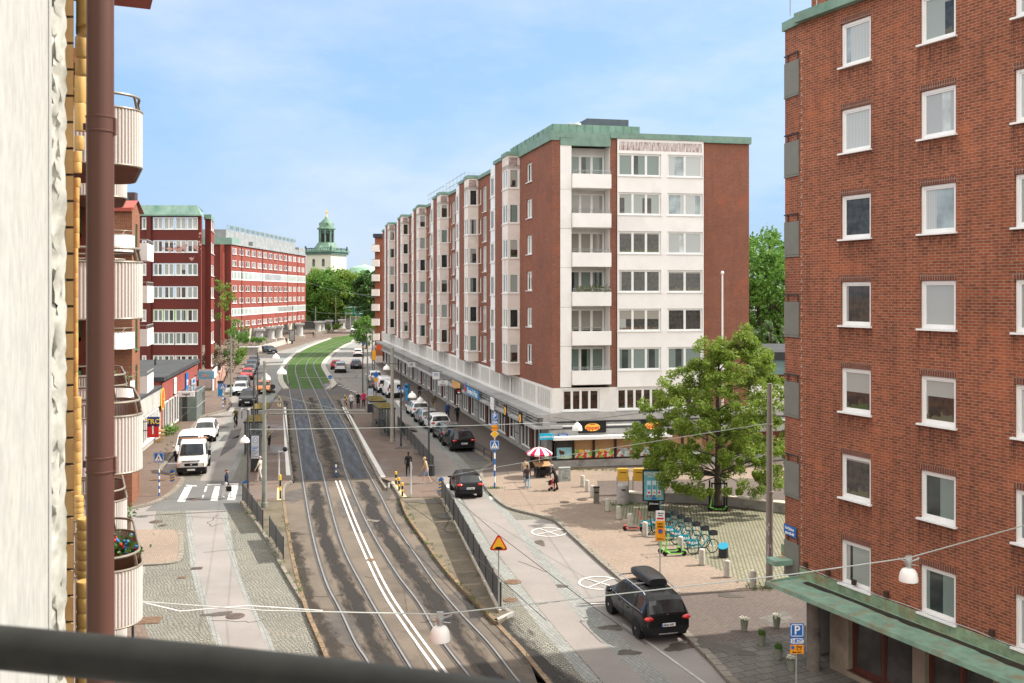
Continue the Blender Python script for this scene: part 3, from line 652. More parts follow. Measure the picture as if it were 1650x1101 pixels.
# street side
def ln(s): return LT-s
sops=[]; sw=[]
for k,z in enumerate(RZ): sops.append((ln(7.05),ln(5.45),z+.15,z+1.62)); sw.append((ln(7.05),z+.15,1.6,1.47,2,None))
for m in range(7):
    b=9.1+15.83*m
    for z in RZ:
        if b+15.5<LT:
            sops+=[(ln(b+13.9),ln(b+12.3),z-.85,z+1.55),(ln(b+15.35),ln(b+14.6),z+.0,z+1.45)]
            sw+=[(ln(b+13.9),z-.85,1.6,2.4,2,None),(ln(b+15.35),z,.75,1.45,1,None)]
sops=[q for q in sops if q[0]>.2]
brick.wall(Of,d2,un,LT,ZB,ZT-.15,sops,.16)
pc=0
for l,z,w,h,c,g in sw:
    if l>.2 and pc<74: window(B,Of,d2,l,z,w,h,c,g,dep=.12); pc+=1
ext=MB()
for l,z,w,h,c,g in sw[pc:]:
    ext.ob(Of,d2,un,l,l+w,-.05,-.03,z,z+h)
fm=MB()
bays=[]
for m in range(7):
    b=9.1+15.83*m; pr=1.0
    if b+2>LT: continue
    # bay: white panels and windows; brick pier; white strip
    by=MB(); 
    for k in range(-1,6):
        z=RZ[k] if k>=0 else RZ[0]+2.787
        zb=(5.94 if k==5 else RZ[k]-.98) if k>=0 else 22.35; zt=RZ[k]-.08 if k>=0 else 23.45
        by.ob(Of,d2,un,ln(b+1.92),ln(b),-.1,pr,zb,zt)
        if k>=0:
            for e in ((ln(b+1.92),ln(b+1.8)),(ln(b+.12),ln(b))): by.ob(Of,d2,un,e[0],e[1],pr-.13,pr-.01,z-.08,z+1.5)
            by.ob(Of,d2,un,ln(b+1.9),ln(b+.02),-.1,.12,z-.08,z+1.5)
            by.ob(Of,d2,un,ln(b+2.0),ln(b-.06),-.1,pr+.05,z-.12,z-.05)
            by.ob(Of,d2,un,ln(b+1.92),ln(b),-.1,pr,z+1.5,z+1.82)
    bo=by.build('bay',CREAM,B); 
    for z in RZ:
        # side window facing the gable end and a front window facing the street
        o1=(Of[0]+d2[0]*ln(b)+un[0]*(pr-.13),Of[1]+d2[1]*ln(b)+un[1]*(pr-.13)); e=(-un[0],-un[1])
        if m<7: window(bo,o1,e,.0,z-.05,.78,1.55,1,rnd.choice([GLD,GLD,GLR,GLG,GLC]),0,.05,.03)
        window(bo,(Of[0]+un[0]*pr,Of[1]+un[1]*pr),d2,ln(b+1.8),z-.05,1.68,1.55,2,rnd.choice([GLB,GLG,GLC]),0,.06,.04)
    tp=MB(); tp.ob(Of,d2,un,ln(b+2.0),ln(b-.08),-.2,pr+.08,23.45,23.75); tp.ob(Of,d2,un,ln(b+5.0),ln(b+2.0),-.2,pr+.06,23.3,23.6); tp.build('copper_cap',COPPER,bo)
    stn=MB(); o1=Of; stn.ob(Of,d2,un,ln(b)+.005,ln(b)+.012,.22,.9,22.62,23.3); stn.build('weathered_panel',M('weathered_panel',(.36,.28,.26),.9,var=.35,scale=5,stain=(.14,.07,.07),sts=3.5),bo)
    brick.ob(Of,d2,un,ln(b+4.55),ln(b+1.93),-.1,pr-.02,ZB+.1,23.3)
    ws=MB(); ws.ob(Of,d2,un,ln(b+6.2),ln(b+4.56),-.1,pr-.01,ZB+.2,23.2)
    for k in range(6):
        ws.ob(Of,d2,un,ln(b+6.3),ln(b+4.5),-.1,pr+.05,RZ[k]-.3,RZ[k]-.22); ws.ob(Of,d2,un,ln(b+6.3),ln(b+4.5),-.1,pr+.03,RZ[k]+1.5,RZ[k]+1.56)
    ws.build('white_pier',WMET,bo)
    for z in RZ: 
        if m<4: window(bo,(Of[0]+un[0]*pr,Of[1]+un[1]*pr),d2,ln(b+6.1),z-.2,1.4,1.6,1,GLB,0,.06,-.02)
if ext.v: st(ext.build('window',GLC,B),'stuff')
brick.build('wall',BRICK,B); wh.build('white_front',WPLAS,B,)
# stain on the white top panel
sm=MB(); sm.wall((of[0]+vn[0]*.004,of[1]+vn[1]*.004),v,vn,l5-.15,22.72,23.35,l0=l4+.15)
m_,nt_,b_=_mk('rust_streaks'); co_=coord(nt_,'UV',(7,.9,1)); f_=noise(nt_,co_,1.3,5,.75,.42,.62)
nt_.links.new(mixc(nt_,f_,(.66,.62,.58),(.23,.12,.115)),b_.inputs['Base Color']); b_.inputs['Roughness'].default_value=.9
sm.build('stained_panel',m_,B)
# mezzanine, canopy, shops
mz=MB(); md=MB(); 
mz.wall(O0,v,vn,l6+14,4.0,ZB,[(lv(x0),lv(x1),4.1,5.62) for x0,x1 in ((906,966),(994.5,1064.5),(1076,1131),(1150,1200))],.15,l0=0)
for x0,x1,c in ((906,966,4),(994.5,1064.5,5),(1076,1131,4),(1150,1200,4)): window(B,O0,v,lv(x0)+.01,4.11,lv(x1)-lv(x0)-.02,1.5,c,GLR,1,.07,.1,1)
mz.ob(Of,d2,un,0,LT,-.3,.0,5.55,ZB); mz.ob(Of,d2,un,0,LT,-.3,.06,3.95,4.2)
md.ob(Of,d2,un,0,LT,-.5,-.28,4.15,5.6)
s=.4
while s<LT-.2:
    mz.ob(Of,d2,un,ln(s+.13),ln(s),-.28,.03,4.2,5.55); s+=.48
s=0
mz.ob(Of,d2,un,LT-.6,LT,-.3,.001,4.2,5.55)
for k in range(27): mz.ob(Of,d2,un,ln(4+k*3.96+.5),ln(4+k*3.96),-.28,.01,4.2,5.55)
mz.build('mezzanine_cladding',WHITE,B); md.build('mezzanine_glazing',GLD,B)
cn=MB(); cn.ob(Of,d2,un,0,LT+.3,-.6,1.2,3.72,3.95); cn.ob(Of,d2,un,0,LT+.5,-.6,1.5,2.95,3.12)
cn.ob(Of,d2,un,0,LT+.3,-.6,.75,3.12,3.72); 
for k in range(50): cn.ob(Of,d2,un,ln(1+k*2.1+.05),ln(1+k*2.1),.76,1.15,3.2,3.7)
for zz in (3.3,3.52): cn.ob(Of,d2,un,0,LT,1.1,1.14,zz,zz+.06)
cn.build('canopy',STONE,B)
c2=MB(); c2.ob(O0,v,vn,-.3,l6+14,-.4,.35,3.45,4.0); c2.ob(O0,v,vn,-.3,l6+14,-.4,.25,2.28,3.45); c2.build('stone_band',STONE,B)
c3=MB(); c3.ob(O0,v,vn,-.28,l6+14,.26,.29,3.30,3.40); c3.ob(O0,v,vn,-.28,l6+14,.26,.29,2.86,2.98); c3.build('dark_band',M('dark_band',(.05,.055,.065),.5),B)
c4_=MB(); c4_.ob(O0,v,vn,-.28,l6+14,.26,.31,3.05,3.15);c4_.ob(O0,v,vn,-.2,lv(1075),.3,1.0,2.30,2.42); c4_.ob(O0,v,vn,-.2,lv(1075),1.0,1.03,2.20,2.42); c4_.build('awning_rail',WMET,B)
pl=MB(); pl.ob(O0,v,vn,0,l6+14,-.4,.05,0,.62); pl.ob(Of,d2,un,0,LT,-.4,.04,0,.42); pl.build('plinth',CONC,B)
sg=MB(); sgd=MB(); GLS=GL('shop_glass',(.035,.033,.03),.05); BRN=M('brown_panel',(.11,.045,.032),.6,var=.2)
for k in range(27):
    s0=1.2+k*3.95
    if s0+3.9>LT: break
    if k%2==0:
        MB().ob(Of,d2,un,ln(s0+1.4),ln(s0),-.35,.08,.42,2.95).build('stone_pillar',STONE,B)
jn=MB(); bp=MB(); pcnt=0
for k in range(27):
    s0=1.2+k*3.95
    if s0+3.9>LT: break
    if k%2==0:
        for zz in (1.2,2.1): jn.ob(Of,d2,un,ln(s0+1.4),ln(s0),.082,.087,zz,zz+.07)
        window(B,Of,d2,ln(s0+3.9),.43,2.45,2.5,2,GLS,0,.07,.12,name='shop_window')
    else:
        MB().ob(Of,d2,un,ln(s0+.7),ln(s0),-.3,.05,.42,2.95).build('brown_pier',BRN,B)
        window(B,Of,d2,ln(s0+3.9),.43,3.15,2.5,3,GLS,0,.07,.12,name='shop_window')
jn.build('pillar_joint',BLACK,B)
ba=MB(); ba.ob(Of,d2,un,0,LT,-1.5,-1.4,0,3.0); ba.build('shop_interior',M('shop_interior',(.10,.085,.07),.9),B)
# corner shop front
fr=MB(); x=[895,924,957,992,1028,1063,1100,1140,1180]
for px in x: fr.ob(O0,v,vn,lv(px)-.06,lv(px)+.06,-.2,.06,.62,2.28)
fr.ob(O0,v,vn,0,l6+14,-.2,.02,.62,.72); fr.build('shop_frame',M('shop_frame',(.035,.022,.018),.5),B)
BLIND=M('bamboo_blind',(.36,.22,.115),.8,var=.2,scale=14)
for i,(x0,x1) in enumerate(zip(x[:-1],x[1:])):
    a,b=lv(x0)+.07,lv(x1)-.07; mb=MB(); mb.ob(O0,v,vn,a,b,-.12,-.1,.72,2.28); w_=mb.build('shop_window',GLS,B)
    if i>0: mb=MB(); mb.ob(O0,v,vn,a,b,-.098,-.09,1.33,2.28); mb.build('blind',BLIND,w_)
def POSTER(name,cols,scale):
    m,nt,b=_mk(name); co=coord(nt); vv=nt.nodes.new('ShaderNodeTexVoronoi'); vv.inputs['Scale'].default_value=scale; nt.links.new(co,vv.inputs['Vector'])
    r=nt.nodes.new('ShaderNodeValToRGB'); r.color_ramp.interpolation='CONSTANT'; e=r.color_ramp.elements
    while len(e)<len(cols): e.new(.5)
    for i,c in enumerate(cols): e[i].position=i/len(cols); e[i].color=c4(c)
    s=nt.nodes.new('ShaderNodeSeparateColor'); nt.links.new(vv.outputs['Color'],s.inputs[0]); nt.links.new(s.outputs[0],r.inputs[0]); nt.links.new(r.outputs[0],b.inputs['Base Color']); b.inputs['Roughness'].default_value=.35; return m
PF=POSTER('food_print',[(.55,.05,.03),(.2,.42,.06),(.75,.45,.05),(.6,.55,.4),(.5,.08,.05),(.12,.3,.05)],5.5); PG=POSTER('grey_food_print',[(.45,.5,.5),(.4,.07,.05),(.25,.35,.33),(.6,.6,.58),(.15,.12,.1)],6)
pn_=['pale blue window poster with a brown cow and meadow','window poster of green and yellow vegetables','window poster of red and green fruit','window poster of mixed food on grey','darker food poster half behind the tree','second food poster behind the tree','third food poster behind the tree','rightmost food poster behind the tree']
for i,(x0,x1) in enumerate(zip(x[:-1],x[1:])):
    a,b=lv(x0)+.1,lv(x1)-.1; o=T('window_poster',pn_[i]+' on the corner shop',"poster",(C0[0]+v[0]*a+vn[0]*-.05,C0[1]+v[1]*a+vn[1]*-.05,.74),R(va),group='posters along the corner shop windows')
    w_=b-a; mb=MB(); mb.box(0,w_,0,.02,0,.6 if i else .78); mb.build('print',M('poster_blue',(.28,.55,.62),.4,var=.15,scale=2) if i==0 else (PF if i in (1,2,5) else PG),o)
    if i==0:
        mb=MB(); mb.ell((w_*.35,-.005,.42),(.2,.006,.13),14,8); mb.ell((w_*.22,-.005,.55),(.08,.006,.07),10,6); mb.box(w_*.25,w_*.29,-.008,0,.12,.4); mb.box(w_*.42,w_*.46,-.008,0,.12,.4); mb.build('cow',M('cow_brown',(.10,.04,.02),.6),o)
        mb=MB(); mb.ell((w_*.6,-.004,.1),(.5,.004,.12),14,8); mb.build('meadow',M('meadow_pale',(.45,.6,.45),.6),o)
# roof
rf=MB(); 
rf.ob(O0,v,vn,-.12,l2-.1,-.3,.12,23.5,24.0); rf.ob(O0,v,vn,l1,l3+.02,-.3,.10,22.95,23.9); rf.ob(O0,v,vn,l3,l5,-.3,.2,23.55,23.95); rf.ob(O0,v,vn,l5,l6+.1,-.3,.2,23.45,23.95)
rf.ob(Of,d2,un,0,LT+.12,-.5,.15,23.3,23.62); rf.ob(Of,d2,un,LT-9.1,LT+.1,-.5,.14,23.5,24.0)
poly=[(v[0]*a+u[0]*b,v[1]*a+u[1]*b) for a,b in ((.1,.1),(l6,.1),(l6,LT),(.1,LT))]
rf.prism(poly,23.2,23.5); ro=rf.build('roof',COPPER,B)
pm_=MB(); q=lambda a,b:(v[0]*a+u[0]*b,v[1]*a+u[1]*b)
pm_.prism([q(.9,3.0),q(7.6,3.0),q(7.6,16),q(.9,16)],23.5,25.0)
for i in range(12):
    a=.9+i*.61; pm_.ob(q(a,2.98),v,vn,0,.04,0,.03,23.9,25.0)
for i in range(10):
    a=3+i*1.3; pm_.ob(q(.88,a),u,un,0,.05,0,.04,23.9,25.0)
for i in range(6): MB().prism([q(1.5,20+i*14),q(5,20+i*14),q(5,24+i*14),q(1.5,24+i*14)],23.5,24.5).build('roof_box',COPPER,ro)
pm_.build('penthouse',COPPER,ro)
pm_=MB(); pm_.prism([q(4.0,4.4),q(7.3,4.4),q(7.3,9),q(4.0,9)],25.0,25.75); pm_.build('plant_room',M('slate_metal',(.085,.10,.12),.5),ro)
pm_=MB(); c=q(3.4,5); pm_.ell((c[0],c[1],25.1),(.5,.5,.42),14,8); pm_.tube([(c[0],c[1],25.2),(c[0]-.6,c[1]+.2,25.35)],.2,10); pm_.build('roof_vent',GREY,ro)
pm_=MB()
for i in range(2):
    s0=33+i*13
    for zz in (24.4,25.0): pm_.tube([q(.3,s0)+(zz,),q(.3,s0+11)+(zz,)],.025,6); pm_.tube([q(.3,s0)+(zz,),q(4,s0)+(zz,)],.025,6)
    for k in range(6): pm_.tube([q(.3,s0+k*2.2)+(23.4,),q(.3,s0+k*2.2)+(25.2,)],.025,6)
    for k in range(1,4): pm_.tube([q(k*1.2,s0)+(23.4,),q(k*1.2,s0)+(25.0,)],.025,6)
pm_.build('roof_rail',GREY,ro)
pm_=MB()
for a,b in ((.5,8),(.5,9.5),(6,3.2)): pm_.tube([q(a,b)+(23.9,),q(a,b)+(24.5,)],.06,6)
pm_.build('vent_pipe',COPPER,ro)
bk=MB(); bk.prism([q(.02,.02),q(l6-.02,.05),q(l6-.02,LT-.1),q(.02,LT-.1)],.1,23.2); 
en=MB(); en.wall(q(l6,0),u,v,LT,0.3,23.5); en.wall(q(l6,LT),(-v[0],-v[1]),(-vn[0],-vn[1]),l6,0.3,23.5); en.build('wall',BRICK,B)
# ------------------------------------------------------------------ signs on the block
def sign_at(name,lab,cat,o,d,l,e,z,w,h,mats,th=.12,grp=None):
    n=(d[1],-d[0]); ob=T(name,lab,cat,(o[0]+d[0]*l+n[0]*e,o[1]+d[1]*l+n[1]*e,z),math.atan2(d[1],d[0]),grp)
    mb=MB(); mb.box(-w/2,w/2,-th,0,-h/2,h/2); mb.build('panel',mats,ob); return ob
fk=lambda s,e=0:(C0[0]+Of[0],C0[1]+Of[1])
OW=(C0[0]+Of[0],C0[1]+Of[1]); OG=C0
def oval(o,y,rx,rz_,mat,name='oval'):
    mb=MB(); n=28; a=[mb.pt((rx*math.cos(2*pi*k/n),y,rz_*math.sin(2*pi*k/n))) for k in range(n)]; b=[mb.pt((rx*math.cos(2*pi*k/n),y-.02,rz_*math.sin(2*pi*k/n))) for k in range(n)]
    mb.fi(b)
    for k in range(n): mb.fi([a[k],a[(k+1)%n],b[(k+1)%n],b[k]])
    return mb.build(name,mat,o)
SY=M('sign_yellow',(.85,.50,.10),.45)
for x0,x1,lab in ((930,974,'black shop sign with a yellow oval reading öppet on the corner shop'),(1030,1066,'black shop sign with a yellow oval half hidden by tree leaves')):
    a,b=lv(x0),lv(x1); o=sign_at('shop_sign',lab,'shop sign',OG,v,(a+b)/2,.30,2.98,b-a,.82,BLACK,.1,'oval shop signs on the corner shop')
    oval(o,-.1,.56,.28,SY); text('öppet',.42,RED,o,(0,-.13,-.05),0); text('NÄRA',.14,RED,o,(0,-.13,.2),0)
for px,lab in ((846,'black board with a round yellow emblem over the shop arcade'),(872,'second black board with a round yellow emblem, nearest the corner')):
    l=LT+lpx(C0,d2,px); o=sign_at('shop_sign',lab,'shop sign',OW,d2,l,1.55,3.3,.95,.95,BLACK,.06,'square emblem boards over the arcade'); oval(o,-.06,.32,.32,SY); text('ö',.4,RED,o,(0,-.085,0),0)
def along(px): return LT+lpx(C0,d2,px)
o=sign_at('shop_sign','white board with faint pink pattern on the arcade canopy','shop sign',OW,d2,along(823),1.55,3.35,1.2,1.0,SWHT,.06); text('*',.5,M('pink_ink',(.7,.35,.35),.5),o,(0,-.07,-.1),0)
o=sign_at('shop_sign','blue and white pizza shop letters on the arcade canopy','shop sign',OW,d2,along(789),1.55,3.45,5.4,.75,M('pizza_blue',(.03,.2,.42),.4),.06); text("Domino's Pizza",.72,SWHT,o,(0,-.08,0),0)
mb=MB(); mb.M=Matrix.Rotation(R(45),4,'Y'); mb.box(-.25,.25,-.1,-.05,-.5,.05); mb.build('tile_red',RED,o,loc=(-3.1,0,.2)); mb=MB(); mb.M=Matrix.Rotation(R(45),4,'Y'); mb.box(-.25,.25,-.1,-.05,.06,.5); mb.build('tile_blue',BLUE,o,loc=(-3.1,0,.2))
o=sign_at('shop_sign','orange and green banner on the arcade canopy','shop sign',OW,d2,along(760),1.55,3.4,4.0,.7,M('banner_orange',(.6,.3,.1),.5,var=.5,scale=.8,stain=(.2,.3,.08),sts=.5),.05)
def blade(px,z,w,h,mat,lab,txt=None,tm=None,size=.3):
    l=along(px); p=(OW[0]+d2[0]*l+un[0]*1.5,OW[1]+d2[1]*l+un[1]*1.5); o=T('projecting_sign',lab,'shop sign',(p[0],p[1],z),R(va),group='projecting signs over the arcade')
    mb=MB(); mb.box(-w,0,-.08,.08,-h/2,h/2); mb.build('panel',mat,o)
    mb=MB(); mb.box(-w,.6,-.03,.03,h/2,h/2+.05); mb.build('bracket',DARK,o)
    if txt: 
        for i,t in enumerate(txt): text(t,size,tm,o,(-w/2,-.1,h/2-size*.75-i*size*1.05),0)
    return o
blade(744,3.15,1.0,.55,SWHT,'white projecting sign with grey nail salon lettering',('EV','NAILS'),M('maroon_ink',(.25,.12,.12),.5),.24)
o=blade(768,3.0,.5,.55,BLACK,'small black projecting sign with an orange and white emblem'); oval(o,-.085,.01,.01,SWHT); mb=MB(); mb.ell((-.25,-.09,.06),(.17,.02,.1),12,6); mb.build('emblem',RED,o); mb=MB(); mb.ell((-.25,-.09,-.1),(.15,.02,.07),12,6); mb.build('emblem',SWHT,o)
blade(730,3.5,.75,.8,SWHT,'white projecting sign with blue letters above the arcade',('ITI',),BLUE,.42)
blade(688,3.4,1.0,.65,M('grey_sign',(.6,.6,.58),.5),'pale grey projecting sign further along the arcade',('G',),DARK,.42)
blade(630,3.5,.9,.8,M('sign_vermilion',(.75,.12,.03),.5),'orange red projecting sign far down the arcade',('®',) if 0 else None)
o=blade(889,2.0,0.1,.1,DARK,'small dark bracket by the corner blue sign') if 0 else None
o=sign_at('shop_sign','bright blue parcel sign hanging at the building corner','shop sign',OG,v,-.75,1.3,2.55,1.0,.42,M('parcel_blue',(.02,.42,.62),.4),.08); text('postnord',.24,SWHT,o,(0,-.1,0),0)
o=sign_at('street_sign','dark blue street name plate on the corner above the white awning','street sign',OG,v,lv(905),.37,2.42,.75,.3,BLUE,.03); text('Chapmans',.13,SWHT,o,(0,-.045,.06),0); text('Torg 1-8',.13,SWHT,o,(0,-.045,-.08),0)
# ------------------------------------------------------------------ near right brick block
RC=(9.9,33.0); ra=-65.0; d=unit(ra); n=(d[1],-d[0])
RB=T('brick_building','rustic red brick apartment building with white square windows and green copper canopy, at the right','building',(RC[0],RC[1],0))
lr=lambda px: lpx(RC,d,px); LR=17.0; ZRB=2.75; ZRT=21.75
RZ2=[19.8-2.787*k for k in range(7)]
ops=[];wn=[]
c1,c2,c3=(lr(1354.5),lr(1403)),(lr(1482),lr(1540)),(lr(1634),lr(1634)+1.35)
for (a,b) in (c1,c2,c3,(c3[1]+1.6,c3[1]+2.95),(c3[1]+4.4,c3[1]+5.8)):
    for z in RZ2: ops.append((a,b,z,z+1.42)); wn.append((a,b,z))
br=MB(); br.wall((0,0),d,n,LR,ZRB,ZRT,ops,.13)
# chamfered corner strip
s0=unit(105.0); sl_=1.0; sn=(-s0[1],s0[0]); ds=(-s0[0],-s0[1]); so=(s0[0]*sl_,s0[1]*sl_)
br.wall(so,ds,sn,sl_,ZRB,ZRT); 
br.wall((so[0]+.0,so[1]),(0.94,.34),(-.34,.94),14,ZRB,ZRT)
br.build('wall',BRICKR,RB)
# soldier course heads
SOLD=BR('soldier_course',(.21,.065,.045),(.17,.055,.04),(.33,.24,.18),.085,.25,.012,off=0,bs=.5)
for a,b,z in wn: MB().ob((0,0),d,n,a-.02,b+.02,-.05,.004,z+1.425,z+1.60).build('window_head',SOLD,RB)
gg={0:[GLP,GLP,GLR,GLR,GLR,GLR,GLC],1:[GLC,GLB,GLP,GLB,GLR,GLG,GLG],2:[GLB,GLP,GLC,GLC,GLP,GLG,GLB]}
for i,(a,b,z) in enumerate(wn): window(RB,(0,0),d,a+.01,z+.01,b-a-.02,1.4,1,gg.get(i//7,[rnd.choice(GLASSES)]*7)[i%7],1,.085,.10)
sm_,snt,sb_=_mk('sill_streak'); suv=snt.nodes.new('ShaderNodeTexCoord').outputs['Object']
smp=snt.nodes.new('ShaderNodeMapping'); smp.inputs['Scale'].default_value=(9,1,.9); snt.links.new(suv,smp.inputs[0])
sn_=noise(snt,smp.outputs[0],1.5,5,.7,.42,.75); ssx=snt.nodes.new('ShaderNodeSeparateXYZ'); snt.links.new(suv,ssx.inputs[0])
sfd=snt.nodes.new('ShaderNodeMapRange'); sfd.inputs[1].default_value=-1.15; sfd.inputs[2].default_value=-.1; sfd.inputs[4].default_value=.75; snt.links.new(ssx.outputs[2],sfd.inputs[0])
smu=snt.nodes.new('ShaderNodeMath'); smu.operation='MULTIPLY'; snt.links.new(sn_,smu.inputs[0]); snt.links.new(sfd.outputs[0],smu.inputs[1]); snt.links.new(smu.outputs[0],sb_.inputs['Alpha']); sb_.inputs['Base Color'].default_value=(.06,.022,.016,1); sb_.inputs['Roughness'].default_value=.95
q_=MB(); q_.face(((-.1,0,-1.15),(1.45,0,-1.15),(1.45,0,-.06),(-.1,0,-.06))); qo_=q_.build('rain_streak',sm_); qm_=qo_.data; bpy.data.objects.remove(qo_)
for i_,(a,b,z) in enumerate(wn):
    o_=put('rain_streak',qm_,RB,(d[0]*a+n[0]*.003,d[1]*a+n[1]*.003,z),math.atan2(d[1],d[0])); o_.scale=((b-a+.2)/1.55,1,rnd.uniform(.6,1.0))
# things seen in some of the windows
qn=MB()
for k in range(62):
    z=3.0+k*.29
    qn.ob((0,0),d,n,.0,.055 if k%2 else .10,.0,.004,z,z+.02); qn.ob((0,0),d,n,.05,.062,0,.004,z,z+.15)
qn.build('corner_pointing',M('pale_mortar',(.52,.42,.36),.9),RB)
bpan=M('balcony_panel',(.175,.175,.15),.6,var=.08)
for k in range(7):
    z=19.35-2.787*k+.05; mb=MB(); mb.ob(so,ds,sn,.02,sl_-.06,.01,.05,z,z+1.15); mb.ob(so,ds,sn,.0,sl_-.06,-.3,.05,z-.08,z-.01); bo=mb.build('balcony',bpan,RB)
    mb=MB(); mb.ob(so,ds,sn,.02,sl_-.08,.03,.06,z+1.38,z+1.42)
    for l in (.25,sl_-.12): mb.ob(so,ds,sn,l,l+.03,.03,.06,z+1.15,z+1.4)
    mb.build('railing',DARK,bo)
ev=MB(); ev.ob((0,0),d,n,-.02,LR,-1.0,.28,ZRT-.02,ZRT+.30); ev.ob(so,ds,sn,-.05,sl_,-1,.10,ZRT-.03,ZRT+.28); ev.build('eaves',COPPER,RB)
co_=MB(); co_.ob((0,0),d,n,.05,LR,-9,-2.2,.02,21.6); co_.ob((0,0),d,n,.05,LR,-2.2,-.3,21.3,21.6); co_.build('building_core',STONE,RB)
tw=MB(); tw.ob((0,0),d,n,-.9,LR,-8,-1.3,ZRT+.3,ZRT+3.2); tw.build('setback_storey',BRICKR,RB)
rl_=MB()
for zz in (.95,.6): rl_.tube([(d[0]*-.3+n[0]*.2,d[1]*-.3+n[1]*.2,ZRT+.3+zz),(d[0]*LR+n[0]*.2,d[1]*LR+n[1]*.2,ZRT+.3+zz)],.022,6)
for k in range(14): 
    l=-.3+k*1.3; rl_.tube([(d[0]*l+n[0]*.2,d[1]*l+n[1]*.2,ZRT+.3),(d[0]*l+n[0]*.2,d[1]*l+n[1]*.2,ZRT+1.25)],.018,6)
rl_.build('terrace_rail',GALV,RB)
cp=MB(); cp.ob((0,0),d,n,.0,LR,.0,1.42,2.66,2.74); cp.ob((0,0),d,n,-.05,LR,1.36,1.45,2.64,2.785)
cp.ob((0,0),d,n,-.05,.02,.0,1.36,2.60,2.80)
cp.ob(so,ds,sn,.0,.6,.0,.75,3.05,3.22)
cn_=cp.build('copper_canopy',M('weathered_copper',(.205,.33,.25),.6,var=.22,scale=2.5,stain=(.26,.20,.12),sts=1.3),RB)
up=MB(); up.ob((0,0),d,n,.0,LR,.003,.05,2.74,3.08); up.ob(so,ds,sn,-.2,.9,.003,.04,3.2,3.6)
up.build('copper_flashing',M('streaked_copper',(.21,.30,.19),.65,var=.3,scale=3.5,stain=(.27,.17,.08),sts=2.2),cn_)
dm=MB(); rr_=random.Random(3)
poly=[]
for k in range(60):
    l=.5+k*.27; poly.append((l,.20+.16*rr_.random()*(.5+.5*math.sin(l*1.7))))
P1=[(d[0]*l+n[0]*.12,d[1]*l+n[1]*.12,2.744) for l,e in poly]; P2=[(d[0]*l+n[0]*(e+.15),d[1]*l+n[1]*(e+.15),2.744) for l,e in poly]
dm.strip(P1,P2); dm.build('moss_dirt',M('roof_dirt',(.035,.03,.022),.95,var=.4,scale=3),cn_)
wr=MB(); wr.tube([(d[0]*l+n[0]*.03,d[1]*l+n[1]*.03,3.13+.02*math.sin(l*3)) for l in [k*.5 for k in range(34)]],.012,5); wr.build('cable',GALV,RB)
bx=MB()
for px in (1300,1336,1378,1430,1600): 
    l=lr(px); bx.ob((0,0),d,n,l-.07,l+.07,.0,.1,3.18,3.34)
bx.build('wall_bracket',M('rust_dark',(.06,.035,.025),.8),RB)
# ground floor under the canopy
TAN=M('tan_stone',(.24,.20,.15),.85,var=.14,scale=1,stain=(.16,.13,.10),sts=.7)
gf=MB(); lq=lr(1337)
gf.wall((0,0),d,n,LR,0,2.66,[(lr(1367),lr(1470),.35,2.15),(lr(1490),lr(1600),.1,2.15),(lr(1620),lr(1620)+2.4,.35,2.15)],.25,l0=lq)
gf.build('ground_floor',TAN,RB)
g2=MB(); e=1.9
g2.wall((-n[0]*e,-n[1]*e),d,n,lq+1.5,0,2.66,[(.3,lq+1.2,.75,2.3)],.2,l0=-1.0); g2.ob((0,0),d,n,-.05,.32,-e,-.3,0,2.66); g2.ob((0,0),d,n,lq,lq+.1,-e,-.01,0,2.66); g2.ob((0,0),d,n,-.05,LR,-e,-.02,2.45,2.64)
g2.build('recess_wall',STONE,RB)
SHF=M('red_brown_frame',(.10,.035,.025),.5)
for o_,l0_,l1_,z0_,z1_,dd in (((0,0),lr(1367),lr(1470),.35,2.15,.2),((0,0),lr(1490),lr(1600),.1,2.15,.2),((0,0),lr(1620),lr(1620)+2.4,.35,2.15,.2),((-n[0]*e,-n[1]*e),.3,lq+1.2,.75,2.3,.12)):
    w_=window(RB,o_,d,l0_+.01,z0_+.01,l1_-l0_-.02,z1_-z0_-.02,2,GLS,1,.08,dd,name='shop_window'); w_.material_slots[0].link='OBJECT'; w_.material_slots[0].material=SHF
co=MB(); lc=lpx((RC[0]+n[0]*.55,RC[1]+n[1]*.55),d,1311); co.lathe([(.26,0),(.26,.1),(.215,.16),(.215,2.66)],(d[0]*lc+n[0]*.55,d[1]*lc+n[1]*.55,0),18); co.build('column',M('dark_stone_column',(.15,.13,.11),.8,var=.25,scale=2,stain=(.06,.05,.045),sts=1.2),RB,40)
o=sign_at('street_sign','blue street name plate on the rough brick corner above the canopy','street sign',(RC[0]+so[0],RC[1]+so[1]),ds,.42,.05,4.2,.78,.36,BLUE,.02); text('Karl Johans',.13,SWHT,o,(0,-.03,.07),0,sx=.95); text('gatan 86-88',.13,SWHT,o,(0,-.03,-.09),0,sx=.95)
# ------------------------------------------------------------------ own facade, close by on the left
uf=unit(114.1); nf=(uf[1],-uf[0])      # facade direction away from camera and its street normal
def fp(t,dd,z=0): return V(uf[0]*t+nf[0]*dd,uf[1]*t+nf[1]*dd,z)
def at(x,Y): return (x-CX)/F*Y
STUC=M('cream_stucco',(.375,.368,.338),.9,var=.045,scale=2.2,bmp=.22,fine=12,stain=(.375,.365,.325),sts=3)
SW=T('stucco_wall','cream stucco wall with a rough plaster edge close by on the left','wall',(0,0,8))
mb=MB(); a,b=fp(-.5,-.16),fp(5.35,-.16)
x86=at(88,4.9); 
mb.prism([(a.x,a.y),(x86,4.9),(x86-.9,4.9),(a.x-1.2,a.y)],-8,9); mb.build('wall_face',STUC,SW)
